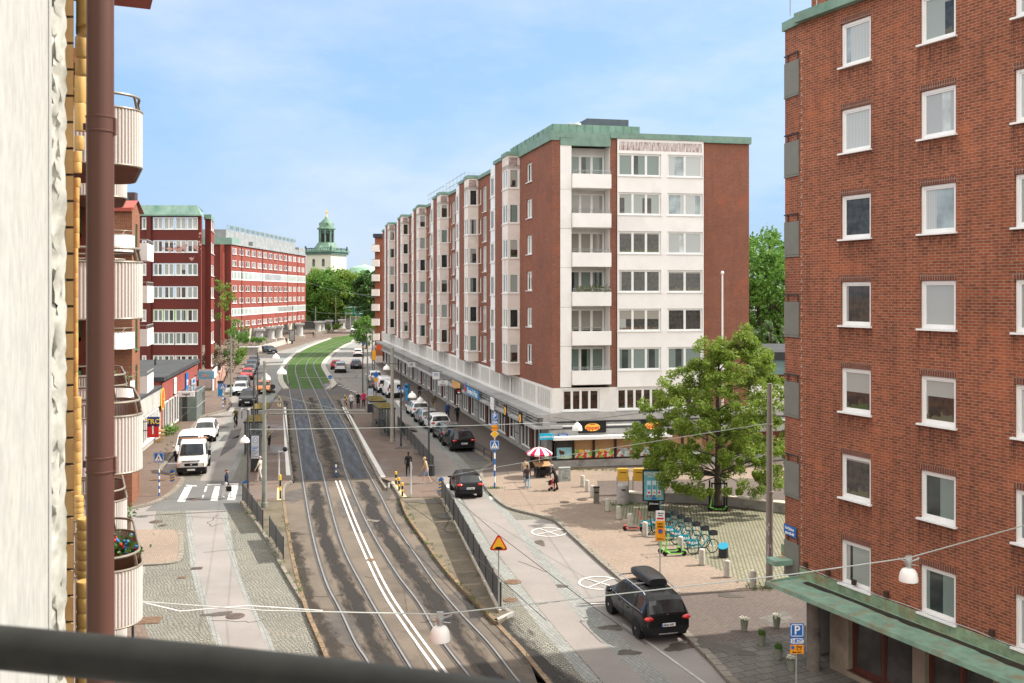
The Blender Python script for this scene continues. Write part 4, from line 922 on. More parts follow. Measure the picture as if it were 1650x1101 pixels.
# rough plaster edge
mb=MB(); rr_=random.Random(5); rows=330; cols=11; g=[]
for j in range(rows):
    z=-1.4+j*.036-0; row=[]
    for i in range(cols):
        x=at(77,4.6)+(at(107,4.6)-at(77,4.6))*i/(cols-1)
        edge=1-abs(i-5)/5.6
        row.append(mb.pt((x+rr_.uniform(-.006,.010)*(1 if 0<i<cols-1 else .8),4.6+(.22 if i==0 else .07 if i==1 else 0)-.06*edge-rr_.random()**2*.06*edge,z+4.5-8+4.0+rr_.uniform(-.012,.012))))
    g.append(row)
for j in range(rows-1):
    for i in range(cols-1): mb.fi([g[j][i],g[j][i+1],g[j+1][i+1],g[j+1][i]])
mb.build('rough_plaster',M('rough_plaster',(.40,.39,.345),.95,var=.2,scale=9,stain=(.28,.265,.22),sts=6),SW,50)
def fbox(mb,xa,xb,Y,dep,z0,z1):
    return mb.prism([(xa,Y),(xb,Y),(xb-.60*dep,Y+dep),(xa-.60*dep,Y+dep)],z0,z1)
fbox(MB(),at(79,4.66),at(105,4.66),4.66,.5,-8,9).build('plaster_backing',STUC,SW)
YB=M('yellow_brick',(.43,.265,.115),.75,var=.2,scale=3,stain=(.36,.20,.075),sts=2)
YJ=M('yellow_glazed',(.46,.275,.09),.45,var=.18,scale=4,stain=(.30,.155,.05),sts=3.5)
YW=T('yellow_brick_trim','yellow brick edge and stepped glazed string courses beside the stucco wall','brick trim',(0,0,12))
mb=MB(); x0,x1=at(105,4.75),at(118.5,4.75)
k=0; z=-3.2
while z<3.4:
    fbox(mb,x0,x1,4.75,.4,z,z+.117); z+=.130
mb.build('brick_edge',YB,YW)
mb=fbox(MB(),x0,x1-.006,4.765,.42,-3.2,3.4); mb.build('mortar',M('black_mortar',(.05,.045,.04),.95,var=.4,scale=30),YW)
# upper and lower courses running away along the facade
def course(xr,y0,y1,Y,seg,name):
    mb=MB(); xa=at(116.5,Y); xb=at(xr,Y); r=(xb-xa)/2; zt,zb=H-(y0-HY)*Y/F-12,H-(y1-HY)*Y/F-12
    n=max(1,seg); h=(zt-zb)/n
    for i in range(n):
        z0=zb+i*h; mb.lathe([(r*.93,z0),(r,z0+.006),(r,z0+h-.010),(r*.90,z0+h-.002)],(xa+r*1.02,Y+r,0),16)
    mb.build(name,YJ,YW,35)
course(148,-20,38,4.9,1,'glazed_roll'); course(146,33,54,4.95,1,'glazed_roll'); course(138.5,56,90,5.6,1,'glazed_roll'); course(138.5,89,119,5.7,1,'glazed_roll'); course(134,119,210,6.6,2,'glazed_roll'); course(132,218,241,7.6,1,'glazed_roll'); course(128.5,243,278,8.6,2,'glazed_roll'); course(127,286,301,9.6,1,'glazed_roll'); course(125.5,301,400,10.5,4,'glazed_roll'); course(124,400,640,12,6,'glazed_roll')
course(128,640,800,8.5,9,'glazed_roll'); course(131,800,838,6.6,4,'glazed_roll'); course(149,838,936,5.2,6,'glazed_tile'); course(148,940,1110,4.95,7,'glazed_tile')
PIPB=M('brown_pipe',(.085,.037,.027),.42,.0,var=.08,scale=1.5,spec=.25)
DP=T('drainpipe','brown metal drainpipe with pipe clips on the yellow brick facade','drainpipe',(at(161.5,4.2),4.2,6.5))
mb=MB(); mb.lathe([(.0565,0),(.0565,11)],n=28); mb.build('pipe',PIPB,DP,40)
for y in (201,748):
    z=H-(y-HY)*4.2/F-6.5; mb=MB(); mb.lathe([(.0575,z-.036),(.0605,z-.034),(.0605,z-.028),(.058,z-.026),(.058,z+.026),(.0605,z+.028),(.0605,z+.034),(.0575,z+.036)],n=28); mb.box(.050,.064,.0,.02,z-.045,z+.03); mb.box(-.085,-.04,.02,.03,z-.02,z+.01); mb.build('pipe_clip',PIPB,DP,40)
HR=T('balcony_handrail','thick dark grey balcony handrail across the lower left corner','handrail',(0,1,12))
hp=[V(at(x,Y),Y,H-(y-HY)*Y/F)-V(0,1,12) for x,y,Y in ((-420,1016,1.22),(-150,1030,1.19),(0,1043.5,1.165),(150,1058,1.14),(330,1076,1.11),(520,1098,1.075),(700,1122,1.03),(900,1152,.97),(1150,1200,.9))]
mb=MB(); mb.tube(cr(hp,6),(.0265,.0255),20); mb.build('rail',M('charcoal_rail',(.021,.0215,.020),.6,var=.3,scale=9,stain=(.03,.028,.022),sts=7,spec=.12),HR,60)
mb=MB()
for k in (0,): 
    p=hp[1]; mb.tube([p,p-V(0,0,1.0)],.014,8)
mb.build('baluster',DARK,HR)
st(MB().prism([(-1.6,-.6),(2,-.6),(2,1.0),(-.6,1.5)],11.05,11.2).build('balcony_floor',CONC),'structure')
# ------------------------------------------------------------------ balcony building along the same facade
CORR=M('corrugated_white',(.50,.465,.43),.5,var=.04,scale=1)
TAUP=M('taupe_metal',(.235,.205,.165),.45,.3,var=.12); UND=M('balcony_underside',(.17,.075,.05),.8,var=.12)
BB=T('balcony_building','apartment building with stacked rounded corrugated white balconies and green window frames','building',(0,0,0))
def roundplan(o,dr,nr,L,pr,rad,step):
    # plan from wall out, round corner, along, round corner, back to wall
    pts=[]
    def add(l,e): pts.append((o[0]+dr[0]*l+nr[0]*e,o[1]+dr[1]*l+nr[1]*e))
    k=int((pr-rad)/step)
    for i in range(k): add(0,i*step)
    m=int(rad*pi/2/step)
    for i in range(m+1): a=pi/2*i/m; add(rad-rad*math.cos(a),pr-rad+rad*math.sin(a))
    k=int((L-2*rad)/step)
    for i in range(1,k): add(rad+i*step,pr)
    for i in range(m+1): a=pi/2*i/m; add(L-rad+rad*math.sin(a),pr-rad+rad*math.cos(a))
    k=int((pr-rad)/step)
    for i in range(1,k+1): add(L,pr-rad-i*step)
    return pts
def rbalcony(par,o,dr,nr,L,pr,rad,z0,h,rail=.27,corr=.021,mat=None,rz=None):
    pts=roundplan(o,dr,nr,L,pr,rad,corr); N_=len(pts); mb=MB(); ii=[]
    for k,p in enumerate(pts):
        a=pts[max(k-1,0)];b=pts[min(k+1,N_-1)]; tx,ty=b[0]-a[0],b[1]-a[1]; l=math.hypot(tx,ty) or 1
        e=.006 if (k%3<2) else -.016
        s_=1 if (dr[0]*nr[1]-dr[1]*nr[0])>0 else -1
        q=(p[0]-ty/l*e*s_,p[1]+tx/l*e*s_); ii.append((mb.pt((q[0],q[1],z0)),mb.pt((q[0],q[1],z0+h))))
    for k in range(N_-1): mb.fi([ii[k][0],ii[k+1][0],ii[k+1][1],ii[k][1]])
    ob=mb.build('balcony',mat or CORR,par)
    inner=roundplan((o[0]+dr[0]*.06,o[1]+dr[1]*.06),dr,nr,L-.12,pr-.06,rad,.15)
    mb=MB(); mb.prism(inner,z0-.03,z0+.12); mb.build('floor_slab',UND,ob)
    r3=[(p[0],p[1],z0+h+.02) for p in roundplan(o,dr,nr,L,pr,rad,.16)]
    mb=MB(); mb.tube(r3,(.022,.024),8); 
    top=[(p[0],p[1],z0+h+rail) for p in roundplan(o,dr,nr,L,pr-.05,rad,.16)]; mb.tube(top,.026,8)
    for f_ in range(0,len(top),5): mb.tube([r3[min(f_,len(r3)-1)],top[f_]],(.016,.026),6)
    r0=[(p[0],p[1],z0-.01) for p in roundplan(o,dr,nr,L,pr-.01,rad,.16)]; mb.tube(r0,.022,6)
    mb.build('railing',TAUP,ob,40)
    return ob
dF=(uf[0],uf[1])
lev=[14.83,12.04,9.24,6.45,3.66]
# near stack: outer corner at px 229, depth 17.9 ; far stack px 203, depth 23.5
def stack(px,Y,L,pr,levels,shift):
    X=at(px,Y); o=(X-nf[0]*pr,Y-nf[1]*pr)
    for z in levels: rbalcony(BB,o,dF,nf,L,pr,.55,z,1.0)
    return o
stack(232,17.5,3.4,1.75,lev,0); stack(206,23.2,3.4,1.6,lev,0)
def flora(lab,p,n_,spread,cols,seed):
    r=random.Random(seed); o=T('balcony_plants',lab,'plants',p); mb=MB(); fl_=[MB() for c in cols]
    for i in range(n_):
        c=V(r.gauss(0,spread),r.gauss(0,spread*.5),abs(r.gauss(.1,.12))); a=V(r.gauss(0,1),r.gauss(0,1),r.gauss(0,1)).normalized()*.05; b=a.cross(V(r.gauss(0,1),r.gauss(0,1),1)).normalized()*.035; mb.face((c-a,c+b,c+a,c-b))
        if i%9==0: q=fl_[r.randrange(len(cols))]; q.ell(c+V(0,0,.05),(.035,.035,.03),6,4)
    mb.build('leaves',LF('balcony_foliage',(.05,.12,.025),(.09,.17,.04)) if 'balcony_foliage' not in MATS else MATS['balcony_foliage'],o)
    for q,c in zip(fl_,cols):
        if q.f: q.build('flowers',M('petal_%d%d%d'%tuple(int(x*9) for x in c),c,.6),o)
    q=MB(); q.box(-spread*1.6,spread*1.6,-.1,.1,-.28,.04); q.build('planter_box',M('planter_brown',(.10,.06,.035),.8),o)
flora('red and blue flowers with green leaves on the lowest full rounded balcony',PY(193,893,18.2),260,.20,[(.55,.04,.03),(.05,.2,.5)],3)
flora('small flowers on the rounded balcony below the long corrugated one',PY(192,836,24.2),200,.16,[(.5,.06,.05),(.55,.5,.45)],4)
flora('pink and lilac flowers at the balcony rail behind the long corrugated balcony',PY(190,612,40),200,.3,[(.45,.2,.5),(.6,.1,.2)],5)
q=PY(211,912,18.6); o=T('toy','yellow plastic toy on the lowest full rounded balcony','toy',q); mb=MB(); mb.box(-.09,.09,-.07,.07,-.05,.06); mb.ell((.02,0,.12),(.07,.06,.08),8,6); mb.build('toy_body',YEL,o,40); mb=MB(); mb.ell((.10,-.02,.06),(.05,.04,.05),8,6); mb.build('toy_arm',YEL,o,40)
GRN=M('green_frame',(.03,.19,.10),.4,var=.1)
bwall=M('balcony_house_wall',(.27,.10,.065),.85,var=.15,stain=(.2,.07,.05))
mb=MB(); dl_=-.75
o=fp(9,dl_); mb.wall((o.x,o.y),dF,nf,26,0,17.2); 
mb.prism([fp(9,dl_-.05)[:2],fp(35,dl_-.05)[:2],fp(35,-6)[:2],fp(9,-6)[:2]],0,17.2)
# bay seen between the trim and the pipe
mb.prism([(-14.5,26.0),(-11.45,26.0),(-13.2,29.9),(-16.2,29.9)],0,16.9)
mb.build('wall',bwall,BB)
for z in (15.0,12.2,9.4,6.6,3.8):
    mb=MB()
    for a,b,c,e in ((-12.6,-12.5,-1,1.1),(-11.15,-11.05,-1,1.1),(-12.6,-11.05,1.0,1.1),(-12.6,-11.05,-1,-.9),(-12.6,-11.05,-.2,-.1)): mb.box(a-.6,b-.6,25.9,26.0,z+c,z+e)
    w_=mb.build('window',GRN,BB); mb=MB(); mb.box(-13.1,-11.75,25.94,25.97,z-.9,z+1.0); mb.build('pane',GLG,w_)
mb=MB()
for t in (10.5,15.5,20.5,26):
    p=fp(t,0)
a=fp(8,.9); ev_=[(fp(8,-.8)[:2]),(fp(17.2,-.8)[:2]),(fp(17.2,1.05)[:2]),(fp(8,1.05)[:2])]
mb.prism(ev_,17.25,17.55); mb.build('eaves',M('red_brown_eaves',(.25,.07,.055),.6),BB)
mb=MB(); mb.prism([fp(22,-.8)[:2],fp(28.3,-.8)[:2],fp(28.3,.42)[:2],fp(22,.42)[:2]],17.3,17.6); mb.build('eaves',MATS['red_brown_eaves'],BB)
mb=MB(); q=P(214,1040)
mb.tube([(q.x,q.y,0),(q.x,q.y,1.0)],.05,8); mb.build('corner_post',DARK,BB)
# ------------------------------------------------------------------ orange brick house with small curved balconies
OBR=BR('orange_brick',(.31,.098,.045),(.24,.075,.036),(.33,.24,.17),.25,.08,.010,bs=.3)
CB=T('brick_house','orange brick house with curved white balconies and a red gabled roof','building',(-22,55.7,0)); uc=unit(104.1); nc=(uc[1],-uc[0])
mb=MB(); mb.wall((-5,0),(1,0),(0,-1),5,0,17.35,[(1.05,3.0,z,z+2.1) for z in (15.0-.05,12.2,9.4,6.6,3.8)],.15); mb.wall((0,0),uc,nc,3.4,0,17.3,[(1.4,2.3,z+.1,z+2.0) for z in (14.6,11.8,9.0,6.2,3.4)],.12)
mb.face(((uc[0]*3.4,uc[1]*3.4,17.3),(0,0,17.3),(uc[0]*1.7,uc[1]*1.7,17.95)))
mb.wall((uc[0]*3.4,uc[1]*3.4),(-1,0),(0,1),5,0,17.3)
e=(uc[0]*3.4-2.2,uc[1]*3.4)
mb.wall((e[0]-1.5,e[1]),(1,0),(0,-1),2.2,0,16.5); mb.wall((e[0]+.7-.01,e[1]),uc,nc,9.5,0,16.5)
mb.build('wall',OBR,CB)
for z in (14.95,12.2,9.4,6.6,3.8): window(CB,(-5,0),(1,0),1.06,z+.01,1.93,2.08,2,GLB if z>12 else GLR,1,.09,.1).material_slots[0].link='OBJECT'
for z in (14.6,11.8,9.0,6.2,3.4):
    w_=window(CB,(0,0),uc,1.41,z+.11,.88,1.88,1,GLG,1,.08,.08); w_.material_slots[0].link='OBJECT'; w_.material_slots[0].material=GRN
mb=MB(); mb.face(((-5,-.3,17.35),(.15,-.3,17.35),(.15+uc[0]*1.7,uc[1]*1.7,18.0),(-5,uc[1]*1.7,18.0))); mb.face(((.15+uc[0]*3.6,uc[1]*3.6+.3,17.35),(-5,uc[1]*3.6+.3,17.35),(-5,uc[1]*1.7,18.0),(.15+uc[0]*1.7,uc[1]*1.7,18.0)))
mb.box(-5,.1,-.36,-.25,17.2,17.4); mb.box(-.05,.12,-.25,0,17.3,17.42); mb.build('roof',M('red_tin_roof',(.30,.06,.04),.5,var=.1),CB)
mb=MB(); mb.box(-3.8,-2.4,6.5,7.0,16.0,19.0); mb.build('stair_tower',M('brown_cladding',(.075,.05,.05),.6),CB)
mb=MB(); mb.box(-3.4,-2.7,6.44,6.5,18.1,18.7); mb.build('tower_window',GLD,CB)
for z in (14.85,12.05,9.3,6.5,3.7): rbalcony(CB,(-3.4,0),(1,0),(0,-1),3.55,1.4,.9,z,.95,.24,.06,WMET)
for z in (14.6,11.85,9.05,6.0):
    o2=(uc[0]*6.6,uc[1]*6.6); q=(o2[0]+nc[0]*-1.0,o2[1]+nc[1]*-1.0); mb=MB(); mb.ob(q,uc,nc,0,3.4,1.0,1.06,z,z+1.1); mb.ob(q,uc,nc,0,.06,-1.2,1.0,z,z+1.1); mb.ob(q,uc,nc,.06,3.4,-1.2,1.0,z,z+.12); bo=mb.build('balcony',WMET,CB)
    mb=MB(); 
    for l in (0,.8,1.6,2.4,3.3): mb.ob(q,uc,nc,l,l+.04,1.0,1.04,z+1.1,z+1.34)
    mb.ob(q,uc,nc,0,3.4,1.0,1.05,z+1.32,z+1.37); mb.ob(q,uc,nc,0,.05,0,1.0,z+1.32,z+1.37); mb.build('railing',GREY,bo)
# ------------------------------------------------------------------ low shops with the black flat roof
WPL2=M('shop_render',(.40,.39,.36),.85,var=.08,scale=.8,stain=(.30,.29,.27),sts=.6)
FELT=M('roof_felt',(.05,.052,.054),.85,var=.2,scale=.6)
REDR=M('red_render',(.27,.072,.058),.85,var=.10,scale=.8,stain=(.22,.062,.05),sts=.6)
q1,q2,q3=P(222,738),P(267,706),P(317,657)
LS=T('low_shop','low shop with a black felt roof, white fascia near and pink red front beyond','shop',(q1.x,q1.y,0))
d1_=((q3-q1).normalized().x,(q3-q1).normalized().y); n1_=(d1_[1],-d1_[0]); L1=(q2-q1).length; L2=(q3-q1).length
mb=MB(); mb.ob((0,0),d1_,n1_,-6,L1-.02,-9,-.03,0,4.0); mb.build('white_shop',WPL2,LS)
mb=MB(); mb.ob((0,0),d1_,n1_,-6,L1-.3,-.02,.12,2.9,4.35); mb.build('white_fascia',WPL2,LS)
mb=MB(); mb.ob((0,0),d1_,n1_,L1,L2,-12,-.03,0,4.9); mb.build('red_shop',REDR,LS)
mb=MB(); mb.ob((0,0),d1_,n1_,L1+.1,L2+.05,-.02,.10,3.0,4.75); mb.build('red_fascia',REDR,LS)
mb=MB(); mb.ob((0,0),d1_,n1_,L1-.2,L2+.25,-12.3,.3,4.9,5.25); mb.build('roof',FELT,LS)
mb=MB(); mb.ob((0,0),d1_,n1_,-6,L1-.25,-9.3,.18,4.35,4.55); mb.build('roof',FELT,LS)
mb=MB(); mb.tube([(d1_[0]*24-3,d1_[1]*24,5.2),(d1_[0]*24-3,d1_[1]*24,5.9)],.1,8); mb.build('vent_pipe',DARK,LS)
for l in (.4,2.5,4.6,6.6): 
    if l+1.9<L1: window(LS,(0,0),d1_,l,.7,1.9,2.1,3,GLS,1,.08,-.03,name='shop_window').material_slots[0].link='OBJECT'
for k in range(9):
    l=L1+1+k*3.0
    if l+2.6<L2: window(LS,(0,0),d1_,l,.3,2.5,2.6,2,GLS,0,.09,-.03,name='shop_window')
l=L1+10; mb=MB(); mb.ob((0,0),d1_,n1_,l,l+6,.0,1.6,0,2.9); mb.build('glass_porch',GLG,LS); 
mb=MB()
for k in range(7): mb.ob((0,0),d1_,n1_,l+k,l+k+.08,1.55,1.65,0,2.95)
for zz in (.0,1.4,2.85): mb.ob((0,0),d1_,n1_,l,l+6.08,1.56,1.64,zz,zz+.08); mb.ob((0,0),d1_,n1_,l-.02,l+.06,0,1.6,zz,zz+.08)
mb.build('porch_frame',GREY,LS)
def lsign(px,py,w,h,mat,lab,txt=None,tm=None,size=.5,flat=True,e=.14):
    l=lpx((q1.x,q1.y),d1_,px); Y=q1.y+d1_[1]*l; z=zpx(py,Y)
    if flat:
        o=T('shop_sign',lab,'shop sign',(q1.x+d1_[0]*l+n1_[0]*e,q1.y+d1_[1]*l+n1_[1]*e,z),math.atan2(d1_[1],d1_[0])); mb=MB(); mb.box(-w/2,w/2,-.08,0,-h/2,h/2); mb.build('panel',mat,o)
    else:
        o=T('projecting_sign',lab,'shop sign',(q1.x+d1_[0]*l+n1_[0]*e,q1.y+d1_[1]*l+n1_[1]*e,z),R(10)); mb=MB(); mb.box(0,w,-.08,.08,-h/2,h/2); mb.build('panel',mat,o); mb=MB(); mb.box(-.5,0,-.03,.03,-.03,.03); mb.build('bracket',DARK,o)
    if txt: text(txt,size,tm,o,(0 if flat else w/2,-.1,0),0)
    return o
o=lsign(259,643,.1,.1,WPLAS,'round orange and red emblem on the white shop fascia'); oval(o,-.02,1.0,.95,M('emblem_yellow',(.8,.42,.05),.45)); oval(o,-.045,.55,.8,M('emblem_red',(.72,.12,.03),.45))
lsign(279,622,1.3,1.5,SWHT,'white square sign on the pink red shop front','T',M('red_ink',(.5,.05,.05),.5),.8); lsign(298,617,1.5,2.0,BLUE,'tall blue sign on the pink red shop front','OP',SWHT,.8); lsign(308.5,614.5,3.0,.6,M('sign_grey_blue',(.35,.42,.5),.5),'small pale blue name board at the end of the pink red shop front','OPTIK',BLUE,.5)
lsign(312,605,1.7,.85,M('pale_blue_sign',(.16,.33,.43),.5),'big pale blue projecting sign at the far end of the low shop','bio',M('orange_ink',(.7,.3,.15),.5),.6,False,.4)
lsign(277,635.5,1.5,.5,SWHT,'white projecting sign over the low shop pavement','nagel',DARK,.35,False,.5)
lsign(231,680,.9,.75,M('sign_navy',(.03,.05,.16),.45),'navy blue shop sign with yellow letters beside the balcony','TRO',M('yellow_ink',(.85,.6,.05),.5),.55,False,.3); lsign(231,694,.85,1.1,RED,'red shop sign under the navy one, white stroke on it','l',SWHT,.9,False,.3)
# ------------------------------------------------------------------ dark red office block with copper roof
YD=125.0; kx=F/YD; X=lambda px:(px-CX)/kx; Z=lambda py:H-(py-HY)/kx
X2=lambda px:(px-CX)/F*126.6
MARO=M('maroon_render',(.13,.032,.026),.85,var=.09,scale=.4,stain=(.11,.029,.024),sts=.3); MARL=M('sunlit_red_render',(.215,.05,.037),.85,var=.07,scale=.5)  # second red is for the sunlit side walls, sun put into the colour
DB=T('office_building','dark red office block with white window bands and a green copper mansard','building',(0,YD,0)); ud=unit(104.1); nd=(ud[1],-ud[0])
x0,x1=X(196),X(324); mb=MB(); bands=[20.72-2.99*k for k in range(7)]
mb.wall((x0,0),(1,0),(0,-1),x1-x0,0,22.6,[(X(246)-x0,X(319)-x0,z,z+1.6) for z in bands]+[(X(228)-x0,X(236)-x0,z,z+1.6) for z in bands],.12)
mb.box(X(238),X(244.5),-.35,-.01,0,22.4)
mb.wall((x1,1.6),(1,0),(0,-1),X2(340)-x1,0,22.2)
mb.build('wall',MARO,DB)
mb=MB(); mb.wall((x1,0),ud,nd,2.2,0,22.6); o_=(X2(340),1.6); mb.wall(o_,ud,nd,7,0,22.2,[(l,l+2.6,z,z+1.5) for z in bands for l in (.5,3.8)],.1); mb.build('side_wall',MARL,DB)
rw=random.Random(11)
for k,z in enumerate(bands):
    for i,(a,b) in enumerate(((247,262),(263.8,280),(282.5,300),(301.5,318.5))):
        g={0:GLB,1:GLR}.get(k) or rw.choice([GLG,GLC,GLR,GLG]); window(DB,(x0,0),(1,0),X(a)-x0,z+.02,X(b)-X(a),1.55,2,g,1,.075,.1)
    window(DB,(x0,0),(1,0),X(228.5)-x0,z+.02,X(235.5)-X(228.5),1.55,1,rw.choice([GLB,GLG]),1,.12,.1)
    for l in (.52,3.82): window(DB,o_,ud,l,z,2.56,1.48,2,GLB,1,.08,.06)
mb=MB()
def mans(a,b,y,zb,zt,inn): mb.face(((a,y,zb),(b,y,zb),(b-inn,y+inn,zt),(a,y+inn,zt)))
mans(X(215),X(325),-.4,22.6,23.9,.7); mb.face(((X(325),-.4,22.6),(X(325)+ud[0]*8,ud[1]*8,22.6),(X(325)-.7+ud[0]*8,ud[1]*8+.3,23.9),(X(325)-.7,.3,23.9)))
mb.prism([(x1-.1,1.4),(X2(341),1.4),(X2(341)+ud[0]*7,1.4+ud[1]*7),(x1-.1+ud[0]*7,1.4+ud[1]*7)],22.2,22.8); mb.face(((X(200),.3,23.9),(X(325)-.7,.3,23.9),(X(325)-3,10,23.9),(X(200),10,23.9))); mb.box(X(196),X(325)+.1,-.5,0,22.45,22.62)
mb.build('roof',COPPER,DB)
pe=MB(); rr_=random.Random(4)
for cx,cy,sx,sy,n_ in ((282,402,16,5,46),(297,399,3,5,16),(316,400,5,5,10),(308,418,5,4,6),(322,395,2,20,8)):
    for i in range(n_):
        x=X(cx+rr_.gauss(0,sx*.5)); z=Z(cy+rr_.gauss(0,sy*.5)); w=rr_.uniform(.05,.22); pts=[(x+w*rr_.uniform(.5,1.2)*math.cos(2*pi*k/7),-.004-.0005*i,z+w*.8*rr_.uniform(.5,1.2)*math.sin(2*pi*k/7)) for k in range(7)]; pe.face(pts)
st(pe.build('peeled_paint',M('peeled_pink',(.50,.29,.25),.9),DB),'stuff')
mb=MB(); mb.wall((X(324)-.3,-.003),(1,0),(0,-1),X(340)-X(324)+.4,0,2.6); mb.build('stone_base',M('pink_stone',(.40,.30,.26),.85),DB)
# ------------------------------------------------------------------ long red block further on
EA,EBp=(-66.9,229.0),(-64.8,302.0); de=Vector((EBp[0]-EA[0],EBp[1]-EA[1])).normalized(); ne=(de.y,-de.x); de=(de.x,de.y); LE=73.0
EB=T('long_red_building','long red office block with rows of small white windows and a grey attic','building',(EA[0],EA[1],0))
ER=M('brick_red_render',(.225,.056,.041),.85,var=.12,scale=.25,stain=(.18,.048,.036),sts=.12)
mb=MB(); mb.wall((0,0),de,ne,LE,3.4,24.0); mb.wall((de[0]*LE,de[1]*LE),(-1,0),(0,1),16,3.4,24); mb.build('wall',ER,EB)
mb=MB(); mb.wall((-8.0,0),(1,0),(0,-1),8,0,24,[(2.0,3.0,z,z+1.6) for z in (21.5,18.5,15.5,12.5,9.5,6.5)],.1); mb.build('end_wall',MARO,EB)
for z in (21.5,18.5,15.5,12.5,9.5,6.5): window(EB,(-8,0),(1,0),2.02,z,.96,1.6,1,GLB,1,.1,.06)
mb=MB(); mb.ob((0,0),(1,0),(0,-1),-2.35,-1.5,0,.8,0,24); mb.build('pilaster',M('sunlit_red_pilaster',(.28,.07,.05),.85),EB)  # brighter red than the walls: sunlit tone put into its colour
efr=MB()
for z,hh in ((21.75,1.5),(18.85,1.45),(12.85,1.4),(9.95,1.35),(4.3,1.25)):
    for k in range(14):
        for dl in (0,1.85):
            if k<10: window(EB,(0,0),de,1.0+k*5.15+dl,z,1.25,hh,1,rnd.choice([GLC,GLD,GLG]),1,.07,-.035,0)
            else:
                for q_ in (((1.0+k*5.15+dl,1.1+k*5.15+dl),0),((2.15+k*5.15+dl,2.25+k*5.15+dl),0)): efr.ob((0,0),de,ne,q_[0][0],q_[0][1],0,.06,z,z+hh)
                efr.c=1; efr.ob((0,0),de,ne,1.1+k*5.15+dl,2.15+k*5.15+dl,0,.03,z+.1,z+hh-.08); efr.c=0; efr.ob((0,0),de,ne,1.0+k*5.15+dl,2.25+k*5.15+dl,0,.08,z,z+.1); efr.ob((0,0),de,ne,1.0+k*5.15+dl,2.25+k*5.15+dl,0,.06,z+hh-.08,z+hh)
st(efr.build('window',[WMET,GLC],EB),'stuff')
for z,hh in ((15.6,2.1),(6.9,1.85)):
    f_=MB(); f_.ob((0,0),de,ne,.4,LE-.4,.0,.06,z,z+hh); w_=f_.build('window_band',WMET,EB)
    f_=MB()
    for k in range(66): 
        l=.7+k*1.09; f_.ob((0,0),de,ne,l,l+.72,.061,.075,z+.25,z+hh-.12)
    st(f_.build('pane',GLG,w_),'stuff')
mb=MB()
for l in (8,26,51,63): mb.ob((0,0),de,ne,l,l+.22,0,.14,3.4,24)
mb.build('downpipe',M('dark_red_pipe',(.12,.03,.025),.6),EB)
mb=MB(); mb.ob((0,0),de,ne,0,LE,-14,.3,24,24.4); mb.ob((0,0),de,ne,0,LE-8,-12,-1.2,24.4,27.6); mb.ob((0,0),de,ne,18,LE-8,-1.2,-.2,24.4,25.6); mb.ob((0,0),de,ne,LE-8,LE,-12,-.1,24.4,26.4); mb.build('attic',M('grey_attic',(.24,.25,.25),.55,var=.14,scale=.5,stain=(.33,.345,.335),sts=.6),EB)
mb=MB(); mb.prism([(-8.2,-.4),(0.3,-.4),(.3,6),(-8.2,6)],24,25.6); mb.build('roof',COPPER,EB)
mb=MB(); rr_=random.Random(9)
for k in range(44):
    l=1+k*1.45; p=V(de[0]*l-ne[0]*1.3,de[1]*l-ne[1]*1.3,27.6)
    mb.tube([p,p+V(0,0,1.2)],.05,4); mb.tube([p+V(0,0,.3),p+V(de[0]*1.4,de[1]*1.4,1.1)],.045,4); mb.tube([p+V(0,0,1.0),p+V(de[0]*1.45,de[1]*1.45,1.0)],.04,4)
    if k%3: mb.tube([p+V(.2,.3,.2),p+V(.2,.9,1.2),p+V(.2,1.2,.3)],.09,4)
st(mb.build('roof_letter_frame',M('dull_green_steel',(.16,.21,.18),.6),EB),'stuff')
# ground floor glass and V supports
mb=MB(); mb.ob((0,0),de,ne,0,LE,-4.2,-4.0,0,3.4); mb.build('ground_floor_glazing',GLC,EB)
BEI=M('beige_concrete',(.50,.44,.36),.85,var=.08)
for k in range(7):
    l=3+k*10; p=V(de[0]*l,de[1]*l,0)
    mb=MB()
    mb.tube([p+V(0,1.0,0),p+V(0,-.8,3.4)],(.3,.3),6); mb.tube([p+V(0,1.0,0),p+V(0,2.8,3.4)],(.3,.3),6); mb.build('support_frame',BEI,EB)
# freestanding grey columns in front
for i,(px,yt,yb,wl) in enumerate([(418,530,556,'nearest'),(436.5,527,551,'second'),(449.5,525,549,'third'),(483,521,546,'fourth'),(512.5,518,538,'fifth'),(518.8,517.5,537,'sixth'),(530.5,516,535.5,'seventh'),(551,515,533,'farthest')]):
    p=P(px,yb,.12); hh=(yb-yt)*p.y/F; o=T('stone_column',f'stout grey column with a wide cap on the far pavement, {wl} of the row from the camera','column',p,.2,'grey columns along the far pavement')
    mb=MB(); mb.lathe([(.95,.75),(.9,.9),(.82,hh-.6),(.86,hh-.5)],n=16); mb.build('shaft',STONE,o,40); mb=MB(); mb.box(-1.25,1.25,-1.25,1.25,hh-.5,hh); mb.build('capital',STONE,o); mb=MB(); mb.box(-1.35,1.35,-1.35,1.35,0,.8); mb.build('plinth',BEI,o)
